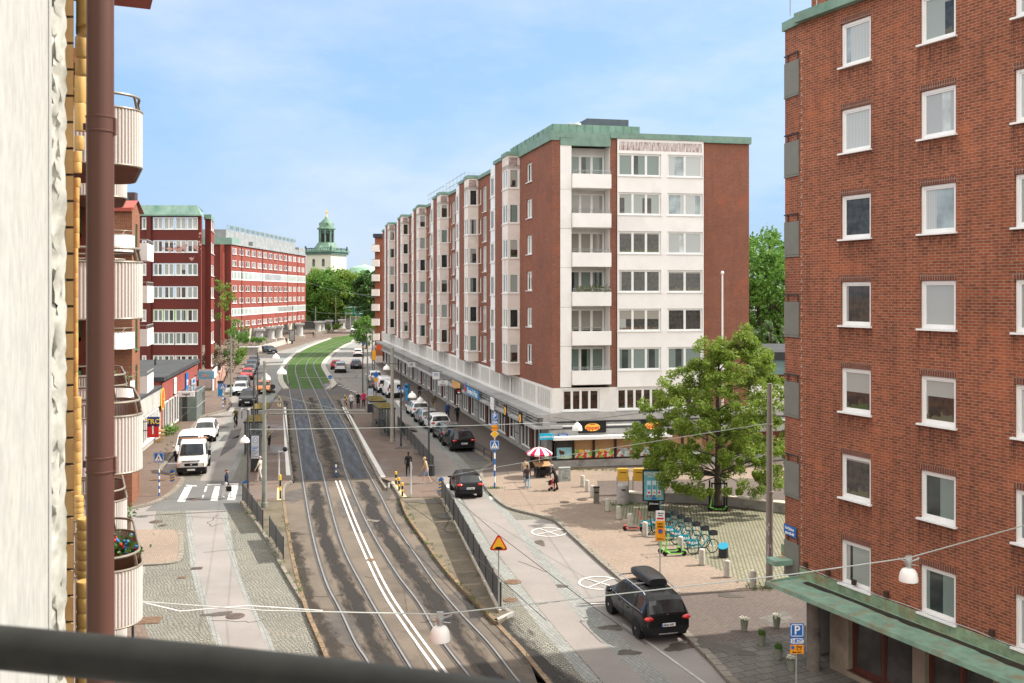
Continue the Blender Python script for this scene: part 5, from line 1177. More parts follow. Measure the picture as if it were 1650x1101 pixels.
# ------------------------------------------------------------------ church
YC=380.0; kc=F/YC; zc=lambda py:H-(py-HY)/kc; xc=lambda px:(px-CX)/kc
CH=T('church','white church with a green copper lantern spire and gold cross behind trees','church',(xc(526),YC,0),R(-22))
PLAS=M('church_plaster',(.55,.52,.44),.9,var=.05,scale=.2); COPP=M('pale_copper',(.13,.215,.16),.6,var=.25,scale=.5,stain=(.07,.12,.10),sts=.3); COPD=M('dark_copper',(.075,.125,.115),.6,var=.25,scale=.5); GOLD=M('gilding',(.85,.52,.10),.25,.9,var=.05)
mb=MB(); mb.box(-5.6,5.6,-5.6,5.6,0,zc(411)); mb.build('tower',PLAS,CH)
for sx in (-2.2,2.2):
    for fce in range(2):
        mb=MB(); 
        if fce==0: mb.box(sx-.6,sx+.6,-5.66,-5.58,zc(430),zc(420)); mb.lathe([(.6,0),(.6,.08)],(sx,-5.58,zc(420)),12,Matrix.Rotation(pi/2,3,'X'))
        else: mb.box(-5.66,-5.58,sx-.6,sx+.6,zc(430),zc(420)); mb.lathe([(.6,0),(.6,.08)],(-5.66,sx,zc(420)),12,Matrix.Rotation(pi/2,3,'Y'))
        mb.build('belfry_window',GLD,CH)
mb=MB(); mb.box(-6.2,6.2,-6.2,6.2,zc(411),zc(407)); mb.build('cornice',COPD,CH)
mb=MB(); mb.box(-6.6,6.6,-6.6,6.6,zc(407),zc(404.5)); mb.lathe([(6.2,zc(404)),(5.2,zc(401)),(4.1,zc(396)),(3.6,zc(392))],n=8); mb.build('spire_base',COPP,CH)
mb=MB()
for k in range(4):
    a=k*pi/2
    for t in range(-5,6): mb.box(*( [t*1.05-.09,t*1.05+.09,-5.9,-5.7] if k==0 else [t*1.05-.09,t*1.05+.09,5.7,5.9] if k==1 else [-5.9,-5.7,t*1.05-.09,t*1.05+.09] if k==2 else [5.7,5.9,t*1.05-.09,t*1.05+.09]),zc(404.5),zc(401))
mb.box(-5.95,5.95,-5.95,-5.65,zc(401.2),zc(400.4)); mb.box(-5.95,5.95,5.65,5.95,zc(401.2),zc(400.4)); mb.box(-5.95,-5.65,-5.65,5.65,zc(401.2),zc(400.4)); mb.box(5.65,5.95,-5.65,5.65,zc(401.2),zc(400.4))
for sx in (-5.8,5.8):
    for sy in (-5.8,5.8): mb.box(sx-.35,sx+.35,sy-.35,sy+.35,zc(404.5),zc(399.8)); mb.ell((sx,sy,zc(398.6)),(.35,.35,.4),8,6)
mb.build('balustrade',COPD,CH)
mb=MB(); mb.lathe([(2.45,zc(392)),(2.45,zc(370))],n=8); mb.build('lantern_core',COPD,CH)
mb=MB()
for k in range(8):
    a=2*pi*(k+.5)/8; mb.tube([(2.75*math.cos(a),2.75*math.sin(a),zc(392)),(2.75*math.cos(a),2.75*math.sin(a),zc(370))],.33,8)
mb.lathe([(3.2,zc(393)),(3.2,zc(391))],n=8); mb.lathe([(3.1,zc(372.5)),(3.1,zc(371))],n=8); mb.lathe([(3.75,zc(370)),(3.75,zc(368)),(3.0,zc(367))],n=8)
mb.build('lantern_columns',COPP,CH)
for k in range(8):
    a=2*pi*k/8; mb=MB(); mb.M=Matrix.Rotation(a,4,'Z'); mb.box(2.2,2.5,-.55,.55,zc(390),zc(377)); mb.lathe([(.55,0),(.3,.0)],(2.3,0,zc(377)),10,Matrix.Rotation(pi/2,3,'Y')); mb.build('lantern_opening',BLACK,CH)
mb=MB(); mb.lathe([(2.95,zc(367)),(2.9,zc(365)),(2.5,zc(360)),(1.7,zc(355.5)),(.8,zc(352.5)),(.45,zc(350)),(.25,zc(347.5))],n=16); 
for k in range(4): a=k*pi/2+pi/4; mb.ell((2.5*math.cos(a),2.5*math.sin(a),zc(361.5)),(.5,.5,.7),8,6)
mb.build('dome',COPP,CH,40)
mb=MB(); mb.ell((0,0,zc(349)),(.42,.42,.42),10,8); mb.tube([(0,0,zc(349)),(0,0,zc(338))],.16,8); mb.box(-.75,.75,-.15,.15,zc(342.6),zc(341.4)); mb.ell((0,0,zc(342)),(.4,.25,.45),8,6); mb.build('gold_cross',GOLD,CH,40)
mb=MB(); mb.prism([(5,-5),(22,-5),(22,9),(5,9)],0,14); mb.build('nave',PLAS,CH)
mb=MB(); mb.lathe([(9.5,14),(8.6,18),(5.5,zc(432)),(1.2,zc(428)),(.5,zc(426.5))],(16,2,0),16); mb.build('nave_roof',M('mint_copper',(.25,.40,.29),.6),CH,40)
mb=MB(); mb.tube([(16,2,zc(427)),(16,2,zc(421))],.12,6); mb.box(15.6,16.4,1.9,2.1,zc(423.6),zc(422.9)); mb.build('gold_finial',GOLD,CH)
# ------------------------------------------------------------------ far terrain, retaining wall, gantry
mb=MB()
xs=[-140,-110,-90,-70,-55,-40]; 
for i in range(len(xs)-1):
    pass
GR2=M('park_grass',(.075,.145,.03),.95,var=.25,scale=.2,fine=3)
hp_=[(-150,338),(-95,338),(-74,340),(-58,342),(-46,345),(-46,460),(-150,460)]
g=[mb.pt((x,y,-.02)) for x,y in hp_]; g2_=[mb.pt((x*.985,y+24,6.5)) for x,y in hp_[:5]]+[mb.pt((-46,460,7)),mb.pt((-150,460,7))]
n_=len(hp_)
for i in range(n_): mb.fi([g[i],g[(i+1)%n_],g2_[(i+1)%n_],g2_[i]])
mb.fi(g2_); st(mb.build('hill',GR2))
RW=T('retaining_wall','pale concrete retaining wall below the green road sign','wall',(at(574,330),330,0)); mb=MB(); mb.box(-5.5,7,0,1,0,4.2); mb.build('wall_body',CONC,RW); mb=MB(); mb.box(-5.6,7.1,-.05,1.1,4.2,4.5); mb.build('coping',BEI,RW)
RWd=T('retaining_wall','dark stone wall under the church trees at the end of the street','wall',(at(505,336),336,0)); mb=MB(); mb.box(-9,13,0,.8,0,2.4); mb.build('wall_body',M('dark_wall',(.12,.11,.10),.9),RWd); mb=MB(); mb.box(-9.1,13.1,-.05,.9,2.4,2.6); mb.build('coping',STONE,RWd)
GS=T('road_sign_gantry','wide green motorway direction sign on posts at the street end','road sign',(at(573.5,326),326,0)); kk=F/326
GRS=M('sign_green',(.012,.17,.115),.45,var=.1)
mb=MB(); mb.box(-18.5/kk,18.5/kk,-.1,.1,H-36/kk,H-20/kk); mb.build('panel',GRS,GS)
mb=MB()
for x in (-17,-9,0,9,17): mb.box(x/kk-.12,x/kk+.12,.1,.3,0,H-20/kk)
mb.build('posts',GALV,GS)
mb=MB(); mb.box(-2.0/kk,2.0/kk,-.13,-.1,H-34/kk,H-22/kk); mb.build('lane_panel',M('lane_white',(.55,.62,.6),.5),GS); mb=MB(); mb.box(-1.5/kk,1.5/kk,-.15,-.13,H-33/kk,H-23/kk); mb.build('lane_inset',GRS,GS)
for x in (-11,11):
    for r_,t_ in enumerate(('Oscarsleden','155','Hamnen' if x<0 else 'Centrum')): text(t_,.75,SWHT,GS,(x/kk,-.13,H-(23+r_*5)/kk),0)
# ------------------------------------------------------------------ block with white balconies past the brick block
JB=T('balcony_block','orange brick block with white balcony fronts beyond the long brick block','building',(at(600,190),190,0)); kj=F/190
mb=MB(); mb.box(4/kj,30/kj,0,14,0,H+92/kj); mb.build('wall',M('orange_render',(.27,.095,.055),.85),JB); mb=MB(); mb.box(1.5/kj,31/kj,-.5,14.5,H+89/kj,H+95/kj); mb.build('roof',M('slate_roof',(.04,.045,.06),.6),JB)
for k in range(7):
    zb=H+(73-k*23.7)/kj-.5
    mb=MB(); mb.box(0,12/kj,-1.2,.0,zb-.35,zb+.95); bo=mb.build('balcony',CREAM,JB); mb=MB(); mb.box(.05,12/kj,-1.15,-.05,zb+.95,zb+1.05); mb.build('coping',TAUP,bo)
# ------------------------------------------------------------------ low building behind the street tree
W=T('low_brick_building','low brick building with a copper fascia behind the street tree','building',(at(1200,75),75,0)); kw=F/75
mb=MB(); mb.wall((0,0),(1,0),(0,-1),14,0,6.2); mb.wall((0,0),(0,1),(-1,0),.1,0,6.2); mb.build('wall',BRICK,W)
mb=MB()
mb.box(-.2,14,-.3,-.05,6.15,7.3)
for k in range(18): mb.box(-.2+k*.8,-.15+k*.8,-.34,-.3,6.15,7.3)
mb.build('copper_fascia',M('blue_copper',(.16,.25,.24),.55,var=.2),W); mb=MB(); mb.box(-.4,14.2,-.5,12,7.3,7.9); mb.build('roof',FELT,W)
mb=MB(); mb.box(2.2,3.4,-.2,-.05,2.7,4.4); so_=mb.build('hoarding',RED,W); mb=MB(); mb.box(2.5,3.1,-.23,-.2,2.9,4.2); mb.build('hoarding_inset',SWHT,W)
# ------------------------------------------------------------------ vehicles
CARP=lambda n,c,coat=.12,met=.0: M('paint_'+n,c,.22,met,var=.03,scale=2,coat=coat,spec=.22)
CGL=GL('car_glass',(.012,.014,.015),.03); HEADL=M('headlight_glass',(.62,.64,.64),.12,var=.1,scale=9,coat=.8); TAIL=M('tail_light_red',(.55,.02,.018),.18,var=.1,scale=6,coat=.8); RIM=M('alloy_rim',(.48,.48,.48),.3,.8,var=.1); PLATE=M('plate_white',(.75,.75,.72),.4,var=.03); SILV=M('chrome_trim',(.6,.6,.6),.2,.9,var=.03)
PROF={
 'hatch':dict(top=[(0,.62),(.012,.95),(.03,1.03),(.10,1.43),(.15,1.53),(.32,1.58),(.50,1.565),(.60,1.50),(.635,1.45),(.77,1.04),(.80,1.0),(.93,.87),(.975,.76),(1,.56)],belt=[(0,.62),(.03,1.0),(.2,1.0),(.6,.94),(.77,.92),(.93,.82),(1,.56)],ws=(.635,.77),rg=(.03,.10),sg=(.10,.77),pil=[(.285,.315),(.485,.51)],h=1.58),
 'sedan':dict(top=[(0,.6),(.012,.95),(.03,1.02),(.13,1.06),(.27,1.36),(.34,1.43),(.5,1.45),(.58,1.42),(.61,1.39),(.745,1.0),(.78,.97),(.93,.83),(.975,.72),(1,.54)],belt=[(0,.6),(.03,.96),(.2,.97),(.6,.92),(.75,.9),(.93,.8),(1,.54)],ws=(.61,.745),rg=(.13,.27),sg=(.2,.745),pil=[(.36,.375),(.50,.52)],h=1.45),
 'van':dict(top=[(0,.7),(.008,1.6),(.02,1.84),(.06,1.93),(.3,1.96),(.58,1.95),(.66,1.88),(.69,1.80),(.83,1.16),(.86,1.12),(.955,.98),(.985,.85),(1,.6)],belt=[(0,.7),(.02,1.1),(.5,1.12),(.8,1.05),(.955,.92),(1,.6)],ws=(.69,.83),rg=None,sg=(.60,.83),pil=[(.605,.615)],h=1.96),
 'mpv':dict(top=[(0,.62),(.01,1.0),(.022,1.06),(.065,1.48),(.105,1.59),(.3,1.65),(.5,1.66),(.6,1.60),(.64,1.54),(.79,1.09),(.82,1.05),(.93,.90),(.975,.78),(1,.56)],belt=[(0,.62),(.03,1.02),(.2,1.03),(.6,.98),(.79,.95),(.93,.84),(1,.56)],ws=(.64,.79),rg=(.022,.065),sg=(.075,.79),pil=[(.225,.25),(.46,.48)],h=1.66)}
def ip(pp,x):
    for i in range(len(pp)-1):
        if x<=pp[i+1][0]: a,b=pp[i],pp[i+1]; return a[1]+(b[1]-a[1])*(x-a[0])/(b[0]-a[0])
    return pp[-1][1]
def sm3(pts,x):
    return ip(pts,x)
def wheel(par,x,y,r,sgn,w=.2):
    o=MB(); Tm=Matrix.Rotation(pi/2,3,'X'); q=w/2
    o.lathe([(r*.62,-q),(r*.93,-q),(r,-q*.6),(r,q*.6),(r*.93,q),(r*.62,q)],n=22,T=Tm); t=o.build('wheel',RUB,par,40,(x,y,r))
    k=MB(); e=q*.92; k.lathe([(r*.66,-e),(r*.66,e),(r*.58,e*.9)],n=18,T=Tm); 
    t2=MB()
    for j in range(5):
        a=2*pi*j/5; c,s=math.cos(a),math.sin(a); z=-sgn*(e+.004)*1.0
        z=-(e+.006) if sgn<0 else (e+.006)
        for (ca,cb) in ((.16,.10),): 
            p=lambda rr,ww:V(c*rr-s*ww,z,s*rr+c*ww)
            t2.face((p(r*.08,-.035),p(r*.6,-.05),p(r*.6,.05),p(r*.08,.035)))
    t2.lathe([(r*.16,-.01),(r*.16,.01)],(0,z,0),12,Tm); 
    k.build('rim',M('rim_shadow',(.16,.16,.165),.4,.6),t,40); t2.build('spokes',RIM,t); return t
def car(name,label,prof,L,W,Hh,paint,group=None,plate=None,rearwin=True,tint=None):
    pf=PROF[prof]; sc=Hh/pf['h']; o=T(name,label,'van' if prof=='van' else 'car',(0,0,0),0,group)
    xs=sorted(set([0,.005,.05,.2,.42,.7,.88,.955,.99,1]+[p[0] for p in pf['top']]+[q for p in pf['pil'] for q in p]+[pf['ws'][0],pf['ws'][1],pf['sg'][0],pf['sg'][1]]+([*pf['rg']] if pf['rg'] else [])))
    sec=[]
    for x in xs:
        zt=ip(pf['top'],x)*sc; zb=.26 if .06<x<.94 else .26+.10*max((.06-x)/.06,(x-.94)/.06); be=min(ip(pf['belt'],x)*sc,zt-.004)
        tp=W/2*(1-.13*max(0,(.10-x)/.10)**2.2-.20*max(0,(x-.84)/.16)**2.2)
        g=min(1,max(0,(zt-be)/(.42*sc))); tumble=.20 if prof!='van' else .10
        wt=tp*(.965-tumble*g); X_=(x-.5)*L
        mz=zb+.5*(be-zb)
        sec.append([(X_,0,zb),(X_,tp*.86,zb),(X_,tp*.985,zb+.16),(X_,tp,mz),(X_,tp*.99,be-.07*(be-zb)),(X_,tp*.965,be),(X_,wt,max(be,zt-.09*g)),(X_,wt*.90,max(be+.001,zt-.025*g)),(X_,wt*.5,zt+.006),(X_,0,zt+.012)])
    bd=MB(); parts={'windscreen':MB(),'rear_window':MB(),'side_window':MB()}; sw2=MB()
    def inn(x,r): return r and r[0]-1e-6<=x<=r[1]+1e-6
    for i in range(len(xs)-1):
        xm=(xs[i]+xs[i+1])/2
        for sg_ in (1,-1):
            A=[(p[0],p[1]*sg_,p[2]) for p in sec[i]]; Bq=[(p[0],p[1]*sg_,p[2]) for p in sec[i+1]]
            for k in range(9):
                q=(A[k],Bq[k],Bq[k+1],A[k+1]); q=q if sg_<0 else q[::-1]
                tgt=bd; bd.c=2 if k<2 else 0
                if k==5 and inn(xm,pf['sg']) and not any(a<xm<b for a,b in pf['pil']) and (A[6][2]-A[5][2]>.05 or Bq[6][2]-Bq[5][2]>.05): tgt=parts['side_window'] if sg_>0 else sw2
                elif k>=7 and inn(xm,pf['ws']): tgt=parts['windscreen']
                elif k>=7 and inn(xm,pf['rg']): tgt=parts['rear_window']
                elif k==6 and inn(xm,pf['rg']) and prof=='mpv': tgt=bd
                tgt.face(q)
    for e,f in ((0,1),(-1,-1)):
        S=sec[e]; ring=[(p[0],p[1],p[2]) for p in S]+[(p[0],-p[1],p[2]) for p in S[::-1][1:-1]]; bd.c=2; bd.face(ring if f<0 else ring[::-1])
    b_=bd.build('body',[paint,CGL,BLACK],o,38)
    for k,m_ in list(parts.items())+[('side_window',sw2)]:
        if m_.f: m_.build(k,CGL,o,38)
    if prof=='van' and rearwin:
        for s in (-1,1): MB().box(-L/2-.002,-L/2+.03,s*W*.24-.28,s*W*.24+.28,1.18,1.62).build('rear_window',CGL,o)
    r=.325 if W<1.7 else .345
    wb=(.185*L-L/2,.805*L-L/2)
    for x in wb:
        for s in (-1,1):
            a=MB(); a.lathe([(r+.055,-.13),(r+.055,.13)],n=22,T=Matrix.Rotation(pi/2,3,'X')); a.build('wheel_arch',BLACK,o,40,(x,s*(W/2-.125),r+.01)); wheel(o,x,s*(W/2-.085),r,s)
    zr=.90*sc; zf=.70*sc
    for s in (-1,1):
        h=MB(); h.M=Matrix.Translation((L/2-.20,s*W*.365,zf))@Matrix.Rotation(s*-.42,4,'Z'); h.ell((0,0,0),(.16,.20,.075),12,8); h.build('headlight',HEADL,o,40)
        t=MB()
        if prof=='van': t.box(-L/2-.012,-L/2+.08,s*W*.44-.06,s*W*.44+.06,.85,1.35)
        else: t.M=Matrix.Translation((-L/2+.10,s*W*.375,zr))@Matrix.Rotation(s*.30,4,'Z'); t.ell((0,0,0),(.13,.21,.085),12,8)
        t.build('tail_light',TAIL,o,40)
        mr_=MB(); mx_=(pf['ws'][1]-.055-.5)*L; mr_.ell((mx_,s*(W/2+.10),ip(pf['belt'],pf['ws'][1])*sc+.06),(.07,.12,.075),10,6); mr_.build('mirror',BLACK if paint.name in ('paint_white2',) else paint,o,60)
    g=MB(); g.box(L/2-.10,L/2+.004,-W*.27,W*.27,.48*sc,.64*sc); g.box(L/2-.14,L/2+.003,-W*.38,W*.38,.30,.42*sc); g.build('grille',BLACK,o)
    g=MB(); g.box(-L/2-.006,-L/2+.14,-W*.36,W*.36,.32,.46*sc); g.build('rear_bumper',BLACK,o)
    for x0,nm in ((L/2+.006,'front'),(-L/2-.012,'rear')):
        z0=.40*sc if nm=='front' else (.62 if prof!='van' else .62)*sc
        q=MB(); q.box(x0-.015,x0+.012,-.26,.26,z0,z0+.115); pl_=q.build('number_plate',PLATE,o); q=MB(); q.box(x0-.017,x0+.014,.22 if nm=='rear' else -.26,.26 if nm=='rear' else -.22,z0,z0+.115); q.build('plate_band',BLUE,pl_)
        if nm=='rear' and plate: text(plate,.10,BLACK,pl_,(x0-.02,0,z0+.055),-pi/2)
    q=MB()
    for s in (-1,1):
        for xf in (pf['pil'][-1][0]+.01,pf['sg'][1]-.04,pf['pil'][0][0]+.02): 
            X_=(xf-.5)*L; bz=ip(pf['belt'],xf)*sc; q.box(X_-.008,X_+.008,s*W/2-.006 if s>0 else -W/2-.003,s*W/2+.003 if s>0 else -W/2+.006,.38,bz-.06)
        for xf in (.36,.56): q.box((xf-.5)*L-.09,(xf-.5)*L+.09,s*(W/2)-.02,s*(W/2)+.022,.86*sc,.885*sc)
    q.build('door_trim',BLACK,o)
    return o
cars={}
def place(o,px,py,hd,L,end='rear',z=.008):
    p=P(px,py,z); h=V(math.cos(R(hd)),math.sin(R(hd)),0); o.location=p+h*(L/2 if end=='rear' else -L/2); o.rotation_euler=(0,0,R(hd)); return o
PB=CARP('black',(.006,.006,.007)); PW=CARP('white',(.70,.70,.68)); PG=CARP('grey',(.11,.115,.12),.5,.5); PS=CARP('silver',(.33,.34,.35),.5,.6); PD=CARP('anthracite',(.035,.038,.042),.5,.4); PR=CARP('red',(.52,.015,.012)); PO=CARP('orange',(.62,.20,.02)); PN=CARP('navy',(.02,.03,.055),.5,.3)
kt='cars parked and driving in the street'
# black people carrier with roof box
c=car('people_carrier','black people carrier with a black roof box, parked at the near kerb','mpv',4.5,1.83,1.64,PB,plate='MHN 097'); place(c,1077,1037,104.5,4.5)
q=MB(); RS=[]
for i in range(13):
    t=i/12; x=-1.05+2.15*t; w=.43*(1-.5*max(0,2*t-1)**3-.15*max(0,1-2*t)**4); hh=.29*(1-.75*max(0,2*t-1)**2.5-.25*max(0,1-2*t)**4); RS.append((x,w,hh))
rings=[]
for x,w,hh in RS: rings.append([q.pt((x,w*math.copysign(abs(math.cos(a))**.55,math.cos(a)),.06+hh*(max(0,math.sin(a))**.55) if math.sin(a)>0 else .06+.03*math.sin(a))) for a in [2*pi*k/16 for k in range(16)]])
for i in range(12):
    for k in range(16): q.fi([rings[i][k],rings[i][(k+1)%16],rings[i+1][(k+1)%16],rings[i+1][k]])
q.fi(rings[0][::-1]); q.fi(rings[-1]); rb=q.build('roof_box',M('box_black',(.02,.02,.021),.35,var=.2,scale=6),c,50,(.15,-.18,1.625))
q=MB()
for x in (-.6,.7): q.box(x-.03,x+.03,-.72,.72,1.67,1.71)
for s in (-1,1): q.tube([(-1.7,s*.66,1.60),(-1.5,s*.66,1.68),(.6,s*.68,1.69),(.85,s*.68,1.60)],.02,8)
q.build('roof_rail',SILV,c)
q=MB(); q.lathe([(.055,0),(.055,.012)],(-2.19,0,.98),14,Matrix.Rotation(pi/2,3,'Y')); q.build('emblem',SILV,c)
q=MB()
for s in (-1,1): q.tube([(-1.9,s*.845,1.06),(-1.0,s*.895,1.035),(0,s*.90,1.02),(1.15,s*.885,.99)],.012,6)
q.build('window_trim',SILV,c)
q=MB(); q.box(-2.262,-2.18,-.36,.36,.34,.38); q.build('bumper_strip',SILV,c)
c=car('hatchback','small black hatchback with red tail lights, driving away over the right crossing','hatch',3.65,1.62,1.50,PB,plate='LUT 604'); place(c,758,804.5,102,3.65)
A=car('estate_car','black crossover nearest in the shaded row of parked cars','hatch',4.7,1.92,1.60,PB,kt,plate='FNB 41K'); place(A,748,729,106,4.7)
def cc(lab,px,py,hd,paint,src=A,scale=(1,1,1),end='rear',L=4.7):
    b=clone(src,(0,0,0),0,lab,kt,swap={'paint_black':paint},scale=scale); return place(b,px,py,hd,L*scale[0],end)
cc('grey car with red tail lights just ahead of the black crossover in the shaded row',729,714,106,PG,scale=(.93,.95,.96)); b=cc('white crossover with a black rear window in the middle of the shaded row',711,698,106,PW,scale=(.93,.98,1.0))
cc('silver grey car between two white ones in the shaded row',694,687,106,PS,scale=(.95,.95,.93)); cc('white estate car at the far end of the shaded row, by the crossing',679,673,106,PW,scale=(.95,.94,.95))
cc('dark grey car in front of the parked white vans',611,630,105,PD,scale=(.93,.95,.98)); cc('white crossover beyond the dark car, past the parked white vans',606,619,104,PW,scale=(.98,.98,1.08))
cc('black car driving away on the curve beside the grass track',574,595,100,PN,scale=(.92,.95,.93)); cc('white car farther round the curve beside the grass track',576.6,575.5,97,PW,scale=(.95,.96,1.0))
MP=car('people_carrier','silver grey people carrier driving away along the grass track kerb','mpv',4.5,1.8,1.75,PS,kt); place(MP,548.5,601.5,100,4.5)
cc('small red car half hidden ahead of the silver people carrier',541.5,596,101,PR,scale=(.85,.9,.95))
VN=car('delivery_van','white panel van parked nearest the right bus shelters','van',5.0,1.95,1.98,PW,kt); place(VN,637,642,106,5.0)
b=clone(VN,(0,0,0),0,'second white panel van, parked ahead of the nearest one',kt); place(b,622,634,106,5.0)
b=clone(VN,(0,0,0),0,'white compact van parked behind the flatbed truck on the sunny side',kt,scale=(.88,.93,.97)); place(b,301,745,-77,4.4,'front')
b=clone(VN,(0,0,0),0,'white van far away where the street bends at the wall',kt,scale=(.9,.98,.95)); place(b,570,535,-84,4.5,'front')
FR=car('estate_car','white crossover parked beyond the white vans on the sunny left side','hatch',4.45,1.86,1.66,PW,kt); place(FR,328,714,-77,4.45,'front')
cf=lambda lab,px,py,paint,hd=-77,sc=(1,1,1): place(clone(FR,(0,0,0),0,lab,kt,swap={'paint_white':paint},scale=sc),px,py,hd,4.45*sc[0],'front')
cf('black pickup like car waiting nearest the far zebra crossing',398,656,PB,-78,(1.05,1.0,1.05)); w_=cf('white car with its door open in the sunny queue',386,638,PW,-78,(.95,.96,.92))
q=MB(); q.box(-.5,.5,-.03,.03,.35,.95); q.c=1; q.box(-.45,.3,-.02,.02,.95,1.35); dq=q.build('open_door',[PW,CGL],w_); dq.location=(.55,-1.35,0); dq.rotation_euler=(0,0,R(-75))
cf('dark grey car right behind the white car with the open door',388.5,628,PG,-78,(.97,.98,1)); cf('bright red car in the sunny row of parked cars',397,613,PR,-78,(.93,.95,.95)); cf('dark car just beyond the red one',401,605,PD,-78,(.97,.97,.95)); cf('dark blue car two beyond the red one',404,597,PN,-78,(.97,.97,.95)); cf('farthest dark car of the sunny parked row',408,590,PD,-78,(.97,.97,.98))
cf('orange taxi like car driving towards the camera by the left shelter',423,636.5,PO,-80,(.98,.98,.97)); cf('black car at the far bend beside the pavement columns',441,570.5,PB,-58,(1.05,1.0,.95))
# white flatbed truck
TR=T('flatbed_truck','white flatbed truck with a dropside bed, facing the near left zebra crossing','truck',(0,0,0),0,kt); L=5.2;W=1.9
def loft(secs,mats,name,par,sm=38):
    q=MB()
    ids=[[q.pt(p) for p in s] for s in secs]; n_=len(secs[0])
    for i in range(len(secs)-1):
        for k in range(n_): q.fi([ids[i][k],ids[i][(k+1)%n_],ids[i+1][(k+1)%n_],ids[i+1][k]])
    q.fi(ids[0][::-1]); q.fi(ids[-1]); return q.build(name,mats,par,sm)
def csec(x,w,wt,z0,z1,zm): return [(x,-w*.92,z0),(x,-w,z0+.15),(x,-w,zm),(x,-wt,z1-.08),(x,-wt*.9,z1),(x,wt*.9,z1),(x,wt,z1-.08),(x,w,zm),(x,w,z0+.15),(x,w*.92,z0)]
loft([csec(.55,.93,.84,.35,2.2,1.25),csec(.7,.95,.84,.35,2.25,1.25),csec(1.35,.95,.82,.35,2.2,1.2),csec(1.55,.95,.80,.35,2.08,1.18),csec(2.12,.95,.92,.36,1.28,1.12),csec(2.45,.93,.88,.38,1.1,.98),csec(2.56,.90,.86,.42,.95,.85),csec(2.6,.86,.82,.48,.8,.72)],PW,'cab',TR)
q=MB(); y=.78
q.face(((1.62,-.70,2.03),(1.62,.70,2.03),(2.11,.80,1.33),(2.11,-.80,1.33))); q.v=[p+V(.022,0,.015) for p in q.v]; q.f[0]=q.f[0][::-1]; q.build('windscreen',CGL,TR)
for s in (-1,1):
    q=MB(); f_=((.85,s*.852,2.05),(1.42,s*.835,2.03),(1.95,s*.935,1.3),(.85,s*.955,1.3)); q.face(f_ if s<0 else f_[::-1]); q.v=[p+V(0,s*.014,0) for p in q.v]; q.build('side_window',CGL,TR)
    q=MB(); q.box(2.5,2.615,s*.62-.16,s*.62+.16,.66,.86); q.build('headlight',HEADL,TR); q=MB(); q.box(2.5,2.617,s*.80-.03,s*.80+.05,.66,.86); q.build('indicator',M('amber_glass',(.7,.25,.02),.2),TR)
    q=MB(); q.box(1.75,1.9,s*1.13-.10,s*1.13+.10,1.25,1.6); q.box(1.8,1.85,min(s*.93,s*1.1),max(s*.93,s*1.1),1.35,1.4); q.build('mirror',BLACK,TR)
    for x in (1.75,-1.35): wheel(TR,x,s*(W/2-.10),.34,s); a=MB(); a.lathe([(.40,-.13),(.40,.13)],n=22,T=Matrix.Rotation(pi/2,3,'X')); a.build('wheel_arch',BLACK,TR,40,(x,s*(W/2-.16),.36))
q=MB(); q.box(2.5,2.625,-.44,.44,.67,.85); q.box(2.1,2.63,-.6,.6,1.02,1.035); q.build('grille',BLACK,TR); q=MB(); q.box(2.35,2.66,-.95,.95,.28,.58); q.build('bumper',BLACK,TR)
q=MB(); q.lathe([(.07,0),(.07,.01)],(2.63,0,.77),14,Matrix.Rotation(pi/2,3,'Y')); q.build('emblem',SILV,TR); q=MB(); q.box(2.655,2.67,-.26,.26,.36,.48); q.build('number_plate',PLATE,TR)
q=MB(); q.box(-2.6,.5,-.98,.98,.72,.84); q.box(-2.6,.5,-1.0,-.96,.84,1.25); q.box(-2.6,.5,.96,1.0,.84,1.25); q.box(-2.62,-2.57,-1,1,.84,1.25); q.box(.46,.52,-1,1,.84,2.0); q.build('bed',GREY,TR)
q=MB(); q.box(-2.4,.5,-.2,.2,.45,.7); q.build('chassis',BLACK,TR); q=MB(); q.box(.3,.5,-.95,.95,2.2,2.28); q.build('rack_bar',M('rust_bar',(.3,.12,.05),.7),TR)
place(TR,308,767,-77,5.2,'front')
